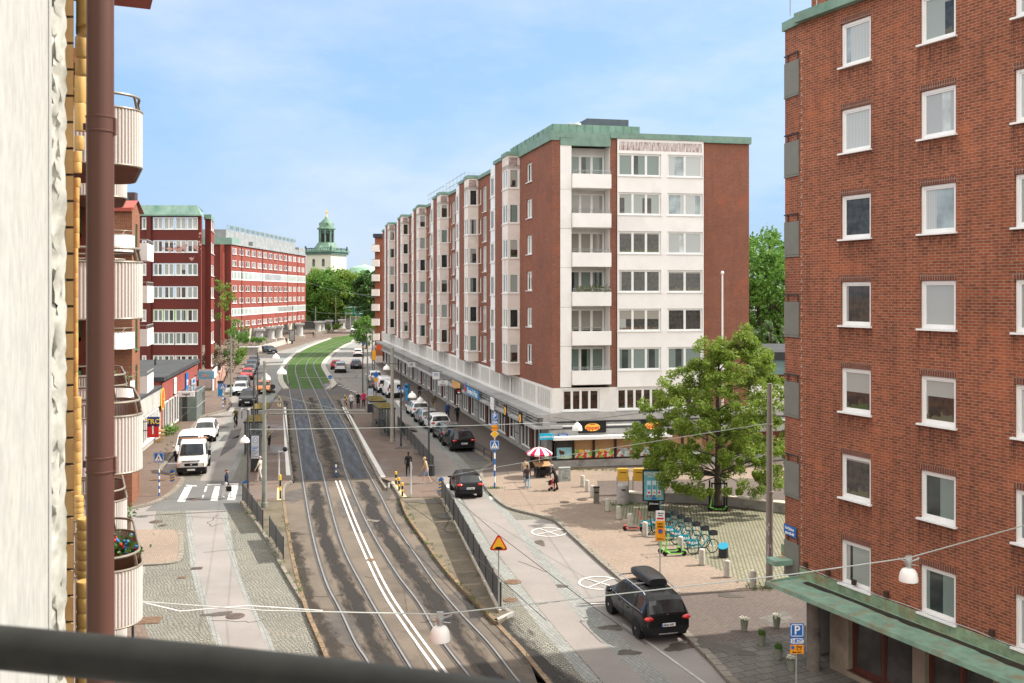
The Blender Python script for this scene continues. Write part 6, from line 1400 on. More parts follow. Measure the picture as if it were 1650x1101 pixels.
# ------------------------------------------------------------------ people
SKIN=M('skin',(.52,.31,.22),.6,var=.06); HAIR={'brown':M('hair_brown',(.06,.03,.015),.7),'blond':M('hair_blond',(.45,.30,.13),.7),'grey':M('hair_grey',(.35,.34,.33),.7),'black':M('hair_black',(.012,.01,.009),.7)}
def cloth(n,c): return M('cloth_'+n,c,.85,var=.12,scale=7)
def person(px,py,face,top,trous,lab,z=.13,pose='walk',hair='brown',shoes=(.03,.03,.03),hgt=1.72,hat=None,skirt=False,shorts=False,sleeves=True,lean=0.0,phase=1,extras=None,holds=None,loc=None):
    p=P(px,py,z) if loc is None else loc; o=T('person',lab,'person',p,R(face)); s=hgt/1.75
    if pose=='walk': st_,arm=.26*phase,.15*phase
    elif pose=='ride': st_,arm=.1,0
    else: st_,arm=.05*phase,.03
    lx=lean
    pel=V(0,0,.94); chest=V(lx*.30,0,1.30); neck=V(lx*.45,0,1.50); head=V(lx*.55+.02,0,1.655)
    if pose=='ride': pel=V(-.15,0,1.0); chest=V(.05,0,1.33); neck=V(.15,0,1.5); head=V(.2,0,1.65)
    hipL,hipR=pel+V(0,.095,-.03),pel+V(0,-.095,-.03)
    fL=V(st_,.10,.08); fR=V(-st_*.9,-.10,.08+ (.06 if pose=='walk' else 0))
    kL=(hipL+fL)/2+V(.05,0,.02); kR=(hipR+fR)/2+V(.07 if pose=='walk' else .04,0,0)
    if pose=='ride': fL=V(.05,.11,.25); fR=V(.0,-.11,.55); kL=V(.18,.11,.66); kR=V(.30,-.11,.85)
    shL,shR=chest+V(0,.185,.13),chest+V(0,-.185,.13)
    if holds=='front': eL,eR=shL+V(.10,.06,-.26),shR+V(.10,-.06,-.26); hL,hR=eL+V(.22,-.10,.02),eR+V(.22,.10,.02)
    elif pose=='ride': eL,eR=shL+V(.18,.05,-.18),shR+V(.18,-.05,-.18); hL,hR=V(.50,.25,1.12),V(.50,-.25,1.12)
    elif holds=='phone': eL,eR=shL+V(-.02,.06,-.27),shR+V(.05,-.05,-.26); hL,hR=eL+V(.05,0,-.24),eR+V(.20,.10,.10)
    elif holds=='walker': eL,eR=shL+V(.12,.05,-.25),shR+V(.12,-.05,-.25); hL,hR=eL+V(.24,-.02,-.10),eR+V(.24,.02,-.10)
    else: eL,eR=shL+V(-arm*.5,.07,-.27),shR+V(arm*.5,-.07,-.27); hL,hR=eL+V(-arm*.45+.06,.0,-.24),eR+V(arm*.5+.06,.0,-.24)
    segs=[]; q=MB()
    def limb(pts,rs,tg): 
        q.tube(pts,rs,10); segs.append((pts,tg))
    limb([pel-V(0,0,.08),pel+V(0,0,.04),(pel+chest)/2,chest,chest+V(0,0,.14),neck],[(.17,.11),(.175,.115),(.15,.105),(.19,.12),(.17,.10),(.055,.055)],1)
    limb([neck-V(0,0,.05),head-V(0,0,.05)],[.052,.05],0)
    q.ell(head,(.098,.078,.122),14,10); segs.append(([head-V(0,0,.09),head+V(0,0,.08)],0)); q.ell(head+V(.098,0,-.02),(.022,.014,.025),6,5)
    for s_ in (-1,1): q.ell(head+V(-.005,s_*.078,-.01),(.022,.010,.03),6,5)
    for a,b,c_ in ((hipL,kL,fL),(hipR,kR,fR)):
        limb([a+V(0,0,.05),a.lerp(b,.5),b],[.098,.085,.066],2); limb([b,b.lerp(c_,.4),c_],[.064,.058,.045],5 if shorts else 2)
        limb([c_+V(-.07,0,-.045),c_+V(.04,0,-.04),c_+V(.17,0,-.055)],[(.038,.036),(.042,.042),(.035,.022)],3)
    for a,b,c_ in ((shL,eL,hL),(shR,eR,hR)):
        limb([chest.lerp(a,.6)+V(0,0,.02),a,a.lerp(b,.5),b],[.06,.058,.05,.043],1); limb([b,b.lerp(c_,.5),c_],[.042,.038,.030],1 if sleeves else 0)
        t=(c_-b).normalized(); limb([c_,c_+t*.09],[(.036,.022),(.034,.018)],0)
    if skirt: limb([pel+V(0,0,.12),pel-V(0,0,.15),pel-V(0,0,.38)],[(.17,.13),(.20,.17),(.22,.19)],1)
    tmp=q.build('tmp',SKIN,None,0,uv=False); md=tmp.modifiers.new('r','REMESH'); md.mode='VOXEL'; md.voxel_size=.021; md.use_smooth_shade=True
    sm_=tmp.modifiers.new('s','SMOOTH'); sm_.iterations=3; sm_.factor=.5
    dg=bpy.context.evaluated_depsgraph_get(); me=bpy.data.meshes.new_from_object(tmp.evaluated_get(dg)); old=tmp.data; bpy.data.objects.remove(tmp); bpy.data.meshes.remove(old)
    # fingers join the palms
    bm=bmesh.new(); bm.from_mesh(me); q=MB()
    for b,c_,sd_ in ((eL,hL,1),(eR,hR,-1)):
        t=(c_-b).normalized(); n_=t.cross(V(1,0,0)); n_=n_ if n_.length>.1 else V(0,1,0); n_.normalize(); cu=t.cross(n_).normalized()
        for k,(ln_,of_) in enumerate(((.068,-.027),(.078,-.009),(.073,.009),(.056,.026))):
            a=c_+t*.08+cu*of_; q.tube([a,a+t*ln_*.5-n_*sd_*.006,a+t*ln_-n_*sd_*.022],[.0095,.009,.007],6)
        a=c_+t*.03-cu*.03; q.tube([a,a+t*.03-cu*.025,a+t*.06-cu*.03],[.011,.010,.008],6)
    off_=len(bm.verts)
    vs=[bm.verts.new(p) for p in q.v]; bm.verts.ensure_lookup_table()
    for f in q.f:
        try: bm.faces.new([vs[i] for i in f]).smooth=True
        except Exception: pass
    bm.to_mesh(me); bm.free(); me.name='body'
    me.materials.clear()
    for m_ in (SKIN,cloth(*top),cloth(*trous),cloth('shoe_%d'%int(shoes[0]*100),shoes)): me.materials.append(m_)
    def sd(p,a,b):
        ab=b-a; t=max(0,min(1,(p-a).dot(ab)/max(ab.length_squared,1e-9))); return (p-a-ab*t).length
    S2=[(pts[i],pts[i+1],tg) for pts,tg in segs for i in range(len(pts)-1)]
    idx=[]
    for f in me.polygons:
        c_=f.center; best=(9,0)
        for a,b,tg in S2:
            d_=sd(c_,a,b)-(.05 if tg==1 else .0)
            if d_<best[0]: best=(d_,tg)
        tg=best[1]; idx.append(0 if tg==5 else tg)
    me.polygons.foreach_set('material_index',idx)
    bo=bpy.data.objects.new('body',me); COL.objects.link(bo); bo.parent=o
    h=MB()
    if hat: h.ell(head+V(-.01,0,.055),(.108,.09,.085),12,8); h.build('hat',cloth(*hat),o,60)
    else:
        h.ell(head+V(-.022,0,.035),(.098,.088,.105),12,8)
        if hair in ('brown','blond') and skirt is None: h.ell(head+V(-.07,0,-.10),(.05,.08,.15),10,8)
        h.build('hair',HAIR[hair],o,60)
    f_=MB()
    for s_ in (-1,1): f_.ell(head+V(.090,s_*.032,.012),(.008,.011,.006),6,5)
    f_.box(head.x+.086,head.x+.096,-.022,.022,head.z-.062,head.z-.054); f_.build('face',M('face_dark',(.10,.04,.03),.6),o)
    o.scale=(s,s,s)
    if extras: extras(o,hL,hR,chest,pel)
    return o
def bag(c,col,name='bag',w=.16,back=None):
    def f(o,hL,hR,chest,pel):
        q=MB(); b=(hR+V(0,0,-.28)) if back is None else chest+V(-.20,0,-.02)
        if back is None: q.box(b.x-w,b.x+w,b.y-.05,b.y+.05,b.z-.16,b.z+.14); q.tube([b+V(-.08,0,.14),hR+V(0,0,-.06),b+V(.08,0,.14)],.012,6)
        else: q.ell(b,(.11,.16,.22),12,8)
        q.build('bag' if back is None else 'backpack',cloth(*col),o,40)
    return f
person(365,803,2,('navy',(.015,.02,.045)),('offwhite',(.55,.53,.50)),'person in a navy jacket and white trousers stepping over the near zebra crossing',z=.02,hgt=1.72,hat=('brown_cap',(.10,.07,.055)),shoes=(.5,.5,.5),extras=bag(0,('black_bag',(.015,.015,.016))))
person(419,777,170,('cream',(.50,.44,.38)),('cream2',(.52,.47,.42)),'bald looking person in cream clothes walking past the information pillar',z=.16,hgt=1.66,hair='grey',shoes=(.5,.5,.5),phase=-1)
person(433.5,719.5,60,('beige',(.40,.33,.25)),('dark',(.02,.022,.025)),'person in a beige jacket standing at the left tram shelter, looking at a phone',z=.16,pose='stand',hgt=1.6,hair='black',holds='phone',shoes=(.5,.5,.5))
person(566,658.5,-100,('white',(.6,.58,.55)),('black',(.012,.012,.013)),'person in a white top and black trousers on the right tram platform',z=.16,pose='stand',hgt=1.72,holds='phone')
person(577,657.5,-70,('black',(.012,.012,.013)),('black',(.012,.012,.013)),'person dressed all in black in the middle of the waiting three',z=.16,pose='stand',hgt=1.7,hair='black',skirt=True)
person(586,656.5,-90,('magenta',(.55,.02,.12)),('black',(.012,.012,.013)),'person in a pink jacket with dark clothes waiting beside the right information pillar',z=.16,pose='stand',hgt=1.72,hair='black',extras=bag(0,('black_bag',(.015,.015,.016)),back=1))
person(658,767.5,110,('black',(.012,.012,.013)),('black',(.012,.012,.013)),'person in black seen from behind on the right platform carrying grey items',z=.16,hgt=1.62,hair='black',phase=.5,extras=bag(0,('grey_bag',(.25,.27,.28))))
def stick(o,hL,hR,chest,pel):
    q=MB(); q.tube([hR,hR+V(.25,0,-.85)],.012,6); q.build('walking_stick',BLACK,o)
person(688,779,185,('tan',(.42,.30,.18)),('denim_short',(.16,.24,.34)),'blond person in a tan shirt and denim shorts crossing to the tram platform',z=.16,hgt=1.68,hair='blond',shorts=True,sleeves=False,shoes=(.5,.3,.3),lean=.3)
person(721,677,-75,('blue_jacket',(.02,.06,.15)),('navy2',(.015,.018,.03)),'person with a bright blue hat and dark blue jacket walking on the shop pavement',hgt=1.68,hat=('bright_blue',(.03,.25,.5)))
person(737,681,-75,('black',(.012,.012,.013)),('black',(.012,.012,.013)),'person in black clothes and cap beside the one with the blue hat',hgt=1.66,hat=('black',(.012,.012,.013)),phase=-1)
person(699,662,100,('olive',(.10,.08,.05)),('khaki',(.30,.25,.17)),'person in a brown jacket and khaki trousers walking away past the white estate car',hgt=1.72,hair='grey')
person(676,641,-80,('black_vest',(.02,.02,.02)),('black',(.012,.012,.013)),'person in black with a yellow sleeve by the blue parking machine',hgt=1.62,hair='black',extras=bag(0,('hivis',(.45,.55,.05)),back=1))
person(691.5,625,-85,('coral',(.55,.10,.05)),('navy2',(.015,.018,.03)),'person in a coral top at the shop windows farther down the arcade',hgt=1.7)
person(849.5,788,100,('brown_jacket',(.055,.035,.03)),('jeans',(.20,.33,.42)),'person in a dark brown jacket and light jeans walking towards the corner shop',hgt=1.5,hair='brown',shoes=(.5,.5,.5),phase=.6)
person(846.5,777,95,('camel',(.45,.34,.22)),('jeans2',(.16,.2,.25)),'person in a camel jacket ahead of the one in the brown jacket',hgt=1.55,hair='brown',phase=-.5)
person(896,790.5,160,('black_coat',(.014,.014,.016)),('black',(.012,.012,.013)),'bent elderly person in a black coat pushing a red walker',hgt=1.58,hair='grey',skirt=True,lean=.55,holds='walker',phase=.4)
w0=P(890,790.5,.13); o=T('walker','red wheeled walking frame pushed by the bent person in black','walking frame',w0,R(160)); q=MB()
for s in (-.24,.24): q.tube([(-.25,s,.80),(-.1,s,.82),(.12,s,.12)],.018,6); q.tube([(-.1,s,.78),(-.22,s,.12)],.018,6)
q.tube([(0,-.24,.5),(0,.24,.5)],.015,6); q.build('frame',RED,o)
for x in (-.22,.12):
    for s in (-.24,.24): q=MB(); q.lathe([(.09,-.015),(.09,.015)],(x,s,.09),12,Matrix.Rotation(pi/2,3,'X')); q.build('wheel',RUB,o)
q=MB(); q.box(-.12,.1,-.2,.2,.5,.53); q.box(.06,.2,-.2,.2,.35,.62); q.build('basket',BLACK,o)
person(326,658,-80,('pale_shirt',(.55,.57,.6)),('dark_jeans',(.025,.03,.045)),'person in a pale shirt standing on the left pavement by the glass porch',hgt=1.6,pose='stand',hair='grey',holds='phone')
person(365.5,609,-80,('grey_knit',(.30,.28,.27)),('grey_trouser',(.15,.15,.15)),'person in grey far along the left pavement by the garden wall',hgt=1.75,phase=.7)
person(461.5,555.5,-60,('dark_coat',(.02,.02,.025)),('black',(.012,.012,.013)),'tiny dark figure at the ad stand on the far pavement',hgt=1.7)
person(505,544,-60,('dark_coat',(.02,.02,.025)),('black',(.012,.012,.013)),'tiny dark figure far off by the tall pole near the columns',hgt=1.75)
# ------------------------------------------------------------------ bicycles and scooters
def ringtube(mb,c,r,t,n=22,m=6):
    ids=[]
    for k in range(n):
        a=2*pi*k/n; ids.append([mb.pt(V(c[0]+(r+t*math.cos(2*pi*j/m))*math.cos(a),c[1]+t*math.sin(2*pi*j/m),c[2]+(r+t*math.cos(2*pi*j/m))*math.sin(a))) for j in range(m)])
    for k in range(n):
        for j in range(m): mb.fi([ids[k][j],ids[(k+1)%n][j],ids[(k+1)%n][(j+1)%m],ids[k][(j+1)%m]])
TEAL=M('teal_paint',(.008,.235,.295),.4,var=.08,coat=.3); PINK=M('pink_sticker',(.75,.42,.36),.5)
def bike(label,frame=TEAL,share=True,group=None):
    o=T('bicycle',label,'bicycle',(0,0,0),0,group); r=.33
    for x in (-.52,.52):
        q=MB(); ringtube(q,(x,0,r),r-.02,.022); w_=q.build('wheel',RUB,o,60); q=MB()
        for k in range(9): a=2*pi*k/9; q.tube([(x,0,r),(x+(r-.03)*math.cos(a),0,r+(r-.03)*math.sin(a))],.004,4)
        q.build('spokes',GALV,w_)
    q=MB(); bb=V(-.08,0,.30); st_=V(-.24,0,.62); hd=V(.36,0,.86)
    for a,b,t in ((bb,V(-.52,0,r),.016),(st_,V(-.52,0,r),.014),(bb,st_,.028),(bb,hd-V(-.02,0,.12),.034),(hd,hd-V(-.03,0,.16),.03),(hd-V(-.03,0,.16),V(.52,.06,r),.018),(hd-V(-.03,0,.16),V(.52,-.06,r),.018),(hd,hd+V(-.05,0,.20),.018)): q.tube([a,b],t,8)
    q.build('frame',frame,o,50)
    q=MB(); h=hd+V(-.05,0,.20); q.tube([h+V(-.12,.30,.02),h+V(-.02,.20,.03),h,h+V(-.02,-.20,.03),h+V(-.12,-.30,.02)],.013,6); q.build('handlebar',BLACK,o)
    q=MB(); q.tube([st_,st_+V(-.06,0,.24)],.014,6); q.ell(st_+V(-.07,0,.27),(.14,.08,.04),10,6); q.build('saddle',BLACK,o,60)
    q=MB(); q.tube([bb+V(0,-.12,-.15),bb+V(0,-.06,-.12),bb,bb+V(0,.06,.12),bb+V(0,.12,.15)],.012,6); q.build('pedals',BLACK,o)
    if share:
        q=MB()
        for s in (-1,1):
            pts=[V(-.86,s*.05,.42),V(-.80,s*.06,.62),V(-.6,s*.07,.74),V(-.30,s*.07,.60),V(-.22,s*.06,.44),V(-.52,s*.06,.40)]; q.face(pts if s<0 else pts[::-1])
        q.box(-.82,-.3,-.07,.07,.66,.70); q.build('skirt_guard',frame,o); q=MB(); q.lathe([(.055,-.075),(.055,.075)],(-.74,0,.60),12,Matrix.Rotation(pi/2,3,'X')); q.build('sticker',PINK,o)
        q=MB(); 
        for s in (-1,1): q.box(.42,.74,s*.16-.01,s*.16+.01,.84,1.04)
        q.box(.42,.44,-.16,.16,.84,1.04); q.box(.72,.74,-.16,.16,.84,1.04); q.box(.42,.74,-.16,.16,.83,.845); q.build('basket',DARK,o); q=MB(); q.tube([(-.1,.1,.28),(-.18,.22,.0)],.012,6); q.build('kickstand',GALV,o)
        text('dLink',.17,SWHT,o,(-.5,-.085,.55),0,'lettering')
    return o
bk0=None
for i,(x,y,hd_,lab) in enumerate([(1133,892.5,19,'nearest teal hire bicycle, beside the dark bin with a blue top'),(1120,884.5,19,'second teal hire bicycle of the rank counted from the blue topped bin'),(1106,877,18,'third teal hire bicycle of the rank counted from the blue topped bin'),(1093,870,20,'fourth teal hire bicycle, behind the green scooters'),(1081.5,864,17,'fifth teal hire bicycle, half behind the loading sign'),(1072,858,22,'sixth teal hire bicycle, nearest the black ad stand'),(1057,861,8,'teal hire bicycle standing apart by a bollard, behind the loading sign')]):
    if i==0: bk0=bike(lab,group='teal hire bicycles'); b=bk0; b.location=P(x,y,.13); b.rotation_euler=(0,0,R(hd_))
    else: b=clone(bk0,P(x,y,.13),R(hd_),lab)
    b.rotation_euler[0]=R(-5)
cy=bike('dark bicycle ridden towards the far zebra crossing',DARK,False); cy.location=P(380,688,.01); cy.rotation_euler=(0,0,R(-84)); 
person(380,688,-84,('olive_jacket',(.10,.10,.05)),('black',(.012,.012,.013)),'cyclist in an olive jacket with a red bag riding in the left lane',pose='ride',hgt=1.75,hat=('green_helmet',(.06,.09,.03)),loc=P(380,688,.01),extras=bag(0,('red_bag',(.5,.03,.02)),back=1))
c2_=clone(cy,P(423.5,570,.13),R(-70),'dark bicycle far away by the planter on the left pavement'); person(423.5,570,-70,('dark_coat',(.02,.02,.025)),('black',(.012,.012,.013)),'dark cyclist far away at the end of the left parked row',pose='ride',hgt=1.75,hair='black',loc=P(423.5,570,.13))
def scooter(label,paint,group=None):
    o=T('scooter',label,'electric scooter',(0,0,0),0,group)
    for x in (-.45,.45): q=MB(); q.lathe([(.07,-.03),(.115,-.028),(.125,0),(.115,.028),(.07,.03)],(x,0,.125),16,Matrix.Rotation(pi/2,3,'X')); q.build('wheel',RUB,o,40)
    q=MB(); q.tube([(-.42,0,.15),(-.32,0,.13),(.22,0,.13),(.36,0,.20)],[(.06,.03),(.09,.035),(.09,.035),(.05,.04)],8); q.tube([(.36,0,.18),(.45,0,.22),(.36,0,.62)],[.045,.05,.034],8); q.tube([(-.5,0,.26),(-.38,0,.27)],[.05,.05],6); q.build('frame',paint,o,40)
    q=MB(); q.tube([(.36,0,.62),(.29,0,1.08)],.026,8); q.build('stem',paint,o,40); q=MB(); q.tube([(.26,.24,1.10),(.29,.1,1.12),(.29,-.1,1.12),(.26,-.24,1.10)],.018,6); q.ell((.30,0,1.14),(.05,.06,.04),8,6); q.build('handlebar',BLACK,o,40); q=MB(); q.box(-.3,.2,-.07,.07,.16,.168); q.build('deck_mat',BLACK,o); return o
LIME=M('lime_paint',(.16,.50,.06),.4,var=.06); CORL=M('coral_paint',(.62,.11,.09),.4,var=.06)
s1=scooter('lime green scooter, front one of the pair by the bicycle rank',LIME,'rental scooters'); s1.location=P(1087,896,.13); s1.rotation_euler=(0,0,R(182))
clone(s1,P(1079,891.5,.13),R(186),'lime green scooter, rear one of the pair by the bicycle rank'); clone(s1,P(1157,824,.13),R(176),'lime green scooter standing alone under the street tree'); b=scooter('coral red scooter standing by the bollards',CORL,'rental scooters'); b.location=P(1021,855,.13); b.rotation_euler=(0,0,R(4))
# ------------------------------------------------------------------ poles, lamps, signs
POLC=M('grey_green_pole',(.22,.235,.205),.55,.2,var=.12); POLD=M('dark_pole',(.07,.075,.08),.5,.3,var=.15); POLB=M('concrete_pole',(.30,.285,.245),.8,var=.14,scale=1.5)
YM=lambda py,z=.12: F*(H-z)/(py-HY)
def pole(name,lab,px,pb,pt,r,mat,z=.12,cat='pole',taper=.7,grp=None,steps=None):
    p=P(px,pb,z); hh=H-(pt-HY)*p.y/F-z; o=T(name,lab,cat,p,0,grp); mb=MB()
    pr=[(r*1.25,0),(r*1.25,.25),(r,.27)]
    if steps:
        for i,(f,k) in enumerate(steps): pr+=[(r*k,hh*f-.06),(r*k*1.12,hh*f-.05),(r*k*1.12,hh*f+.02),(r*k*.92,hh*f+.03)]
    mb.lathe(pr+[(r*taper,hh)],n=14); mb.build('shaft',mat,o,40); o['h']=hh; return o
def dome(o,dx,dy,z,r,name='lamp_shade'):
    mb=MB(); mb.lathe([(r*.98,0),(r,.02),(r*.97,r*.35),(r*.82,r*.72),(r*.5,r*1.02),(r*.22,r*1.15)],(dx,dy,z),22); mb.lathe([(r*.2,r*1.15),(r*.2,r*1.45),(r*.1,r*1.5)],(dx,dy,z),12); d_=mb.build(name,LAMPW,o,50); return d_
o=pole('catenary_pole','tall grey green tram pole at the tip of the left concrete island',426,817,582,.15,POLC,.14,taper=.55); hh=o['h']
mb=MB(); mb.tube([(0,0,hh-.1),(1.1,0,hh-.05)],.04,8); dome(o,1.0,.0,hh-.75,.28)
mb.tube([(0,0,5.6),(6.0,-1.5,5.75)],.035,8); mb.tube([(0,0,6.6),(4.6,-1.1,5.72)],.012,6); mb.tube([(0,0,4.2),(0,-.1,4.3)],.03,6); mb.build('bracket_arm',POLC,o)
o=pole('lamp_post','dark lamp post with a white dome shade beside the left information pillar',399.5,795,661,.07,POLD,.14,'street lamp'); hh=o['h']; mb=MB(); mb.tube([(0,0,hh),(-.35,-.1,hh+.05),(-.35,-.1,hh-.5)],.03,8); mb.build('arm',POLD,o); dome(o,-.12,-.3,hh-1.95,.30)
for i,(px,pb,pt,dx,yl,lab) in enumerate([(409,745,600,.9,684,'dark lamp post by the nearer left shelter with an arm towards the tracks'),(415,700,568,1.6,566,'dark lamp post behind the farther left shelter, arm over the road')]):
    o=pole('lamp_post',lab,px,pb,pt,.07,POLD,.14,'street lamp',grp='dark lamp posts'); hh=o['h']; mb=MB(); mb.tube([(0,0,hh-.05),(dx,0,hh-.02),(dx,0,hh-.25)],.035,8); mb.build('arm',POLD,o); dome(o,dx,0,hh-.55,.32)
o=pole('catenary_pole','thick pale concrete pole beside the nearer right shelter',632,712,560,.16,POLB,.16,taper=.8)
for px,pb,pt,lab in ((646,719,585,'thin dark post right of the thick concrete pole'),(691,761,628,'thin dark post behind the blond pedestrian'),(584.5,634,545,'thin dark pole at the tip of the right platform')):
    o=pole('lamp_post',lab,px,pb,pt,.075,POLD,.16,'street lamp',grp='thin dark posts on the right platform'); hh=o['h']; mb=MB(); mb.tube([(0,0,hh-.1),(-1.2,.0,hh-.05)],.03,6); mb.build('arm',POLD,o); dome(o,-1.15,0,hh-.55,.30)
for px,pb,pt,lab in ((592,627,543,'grey pole by the right information pillar'),(600,600,530,'grey pole in front of the green tree by the arcade'),(372,640,540,'thin grey pole on the left pavement by the flowering bushes'),(472,551,490,'thin pole at the far pavement beside the ad stand'),(508.5,544,494,'tall pole at the far end of the left pavement'),(541,532,475,'tall pale pole in front of the green motorway sign')):
    pole('street_pole',lab,px,pb,pt,.10,POLC,.1,'pole',grp='far grey poles')
o=pole('street_pole','thick grey street pole in three sections, wrapped in torn posters, on the plaza edge',1240,947,618,.155,M('taupe_pole',(.24,.215,.185),.5,.2,var=.08),.13,taper=.62,steps=((.47,.95),(.80,.84)))
mb=MB(); rr_=random.Random(2)
for k in range(16):
    a=rr_.uniform(2.2,6.0); z=rr_.uniform(.3,2.6); w_=rr_.uniform(.2,.5); h_=rr_.uniform(.12,.35)
    pts=[(.163*math.cos(a+w_*i/3),.163*math.sin(a+w_*i/3)) for i in range(4)]
    for i in range(3): mb.face([(pts[i][0],pts[i][1],z),(pts[i+1][0],pts[i+1][1],z),(pts[i+1][0],pts[i+1][1],z+h_),(pts[i][0],pts[i][1],z+h_)])
st(mb.build('torn_poster',M('torn_paper',(.42,.38,.38),.9,var=.45,scale=6),o),'stuff')
o=T('flagpole','tall white flagpole with a round finial behind the street tree','flagpole',P(1164,797,.13)); hh=H-(442-HY)*P(1164,797,.13).y/F-.13; mb=MB(); mb.lathe([(.16,0),(.15,.3),(.075,.34),(.045,hh)],n=14); mb.build('mast',WMET,o,40); mb=MB(); mb.ell((0,0,hh+.08),(.10,.10,.12),12,8); mb.build('finial',WMET,o,60)
# --- traffic signs
def panel(o,w,h,z,mat,y=-.06,th=.02,name='sign_plate',x=0,border=None,rz=0):
    mb=MB(); mb.box(x-w/2,x+w/2,y-th,y,z-h/2,z+h/2); pl_=mb.build(name,mat,o,rz=rz)
    if border:
        mb=MB(); b=.025; a,c,e,f=x-w/2,x+w/2,z-h/2,z+h/2; y2=y-th-.004
        for q in ((a+b,c-b,e+b,e+b*1.8),(a+b,c-b,f-b*1.8,f-b),(a+b,a+b*1.8,e+b,f-b),(c-b*1.8,c-b,e+b,f-b)): mb.box(q[0],q[1],y2,y-th+.001,q[2],q[3])
        mb.build('border',border,pl_)
    return pl_
def ztop(o,py): return H-(py-HY)*o.location.y/F-o.location.z
def crosswalk_sign(o,z,s,y=-.06,rz=0):
    pl_=panel(o,s,s,z,BLUE,y,border=SWHT,rz=rz); y2=y-.028
    mb=MB(); mb.face(((-.40*s,y2,z-.36*s),(.40*s,y2,z-.36*s),(0,y2,z+.40*s))); mb.build('triangle',SWHT,pl_); y3=y2-.006; mb=MB()
    mb.ell((0,y3,z+.16*s),(.045*s,.004,.05*s),8,6)
    for q in (((-.03,.09),(.04,.09),(.045,-.08),(-.04,-.08)),((-.04,-.06),(.0,-.06),(-.10,-.30),(-.15,-.30)),((.0,-.06),(.045,-.06),(.15,-.30),(.10,-.30)),((-.03,.08),(-.12,-.06),(-.09,-.08),(-.01,.05)),((.03,.08),(.11,-.05),(.08,-.07),(.01,.05))): mb.face([(a*s,y3,z+b*s) for a,b in q])
    for k in range(4): mb.box((-.3+k*.17)*s,(-.22+k*.17)*s,y3,y3+.003,z-.35*s,z-.31*s)
    mb.build('walking_figure',BLACK,pl_)
def signpost(lab,px,pb,z,r=.03,top=None,cat='traffic sign',mat=GALV,stripes=False,name='traffic_sign',rz=0,grp=None):
    p=P(px,pb,z); o=T(name,lab,cat,p,rz,grp); hh=H-(top-HY)*p.y/F-z
    if stripes:
        n_=8; a=MB(); b=MB(); k=hh*.62/n_
        for i in range(n_): (a if i%2 else b).lathe([(r,i*k),(r,(i+1)*k)],n=10)
        a.build('white_sleeve',SWHT,o,40); b.build('blue_sleeve',BLUE,o,40); mb=MB(); mb.lathe([(r*.9,n_*k),(r*.9,hh)],n=10); mb.build('post',mat,o,40)
    else: mb=MB(); mb.lathe([(r,0),(r,hh)],n=10); mb.build('post',mat,o,40)
    return o
o=signpost('pedestrian crossing sign on a blue and white striped post, near left pavement',256.5,799,.12,.045,730,stripes=True); crosswalk_sign(o,ztop(o,737),.62)
o=signpost('pedestrian crossing sign by the far zebra crossing on the left pavement',359,659,.12,.045,619,stripes=True); crosswalk_sign(o,ztop(o,623),.62)
o=signpost('tall post with parking, priority road and pedestrian crossing signs, striped blue and white below',797,787,.13,.05,664,stripes=True)
za=ztop(o,671); panel(o,.40,.40,za,BLUE,border=SWHT); text('P',.34,SWHT,o,(0,-.09,za),0); zb=ztop(o,681.5); panel(o,.40,.26,zb,BLUE,border=SWHT); text('Avgift',.12,SWHT,o,(0,-.09,zb+.04),0); text('2 tim',.09,SWHT,o,(0,-.09,zb-.06),0)
zb=ztop(o,689.5); panel(o,.38,.36,zb,ORG); text('P 12-16',.11,BLACK,o,(0,-.09,zb),0)
zb=ztop(o,699.5); mb=MB(); mb.M=Matrix.Translation((0,0,zb))@Matrix.Rotation(pi/4,4,'Y'); mb.box(-.19,.19,-.08,-.06,-.19,.19); d_=mb.build('priority_plate',SWHT,o); mb=MB(); mb.M=Matrix.Translation((0,0,zb))@Matrix.Rotation(pi/4,4,'Y'); mb.box(-.165,.165,-.09,-.08,-.165,.165); mb.build('priority_inset',M('priority_yellow',(.82,.42,.02),.4),d_)
crosswalk_sign(o,ztop(o,717),.56); panel(o,.4,.5,ztop(o,717),GREY,.06,.02,'sign_back')
mb=MB(); rr_=random.Random(8)
for i in range(160): a=V(rr_.gauss(0,.28),rr_.gauss(0,.12),0); b=V(rr_.gauss(0,.03),rr_.gauss(0,.03),rr_.uniform(.06,.16)); mb.face((a,a+V(.02,0,0),a+b))
gq=P(797,787,.13); st(mb.build('grass_tuft',LF('weed_leaf',(.08,.16,.03),(.13,.21,.05)),loc=gq),'stuff')
# warning triangle
o=signpost('red and yellow triangular speed bump warning sign at the fence end',803.5,987,.14,.03,862); z=ztop(o,874); s=.72
mb=MB()
def tri(mb,s,y,z,rr=.06):
    pts=[]
    for k in range(3):
        a=pi/2+k*2*pi/3; c=V(math.cos(a),0,math.sin(a))*(s*.577-rr*2)
        for j in range(5): b=a-pi/3+2*pi/3*j/4; pts.append(c+V(math.cos(b),0,math.sin(b))*rr*1.2)
    mb.fi([mb.pt((p.x,y,z+p.z)) for p in pts]); mb.fi([mb.pt((p.x,y+.02,z+p.z)) for p in pts][::-1])
    n_=len(pts); b0=len(mb.v)-2*n_
    for k in range(n_): mb.fi([b0+k,b0+n_+n_-1-k if 0 else b0+n_+k,b0+n_+(k+1)%n_,b0+(k+1)%n_])
tri(mb,s,-.06,z-.08); t_=mb.build('sign_plate',RED,o); mb=MB(); tri(mb,s*.74,-.085,z-.08,.04); mb.build('yellow_inset',M('warning_yellow',(.85,.48,.03),.4),t_)
mb=MB(); mb.ell((0,-.092,z-.205),(.13,.004,.06),16,8); mb.box(-.17,.17,-.096,-.088,z-.235,z-.205); mb.build('bump_symbol',BLACK,t_)
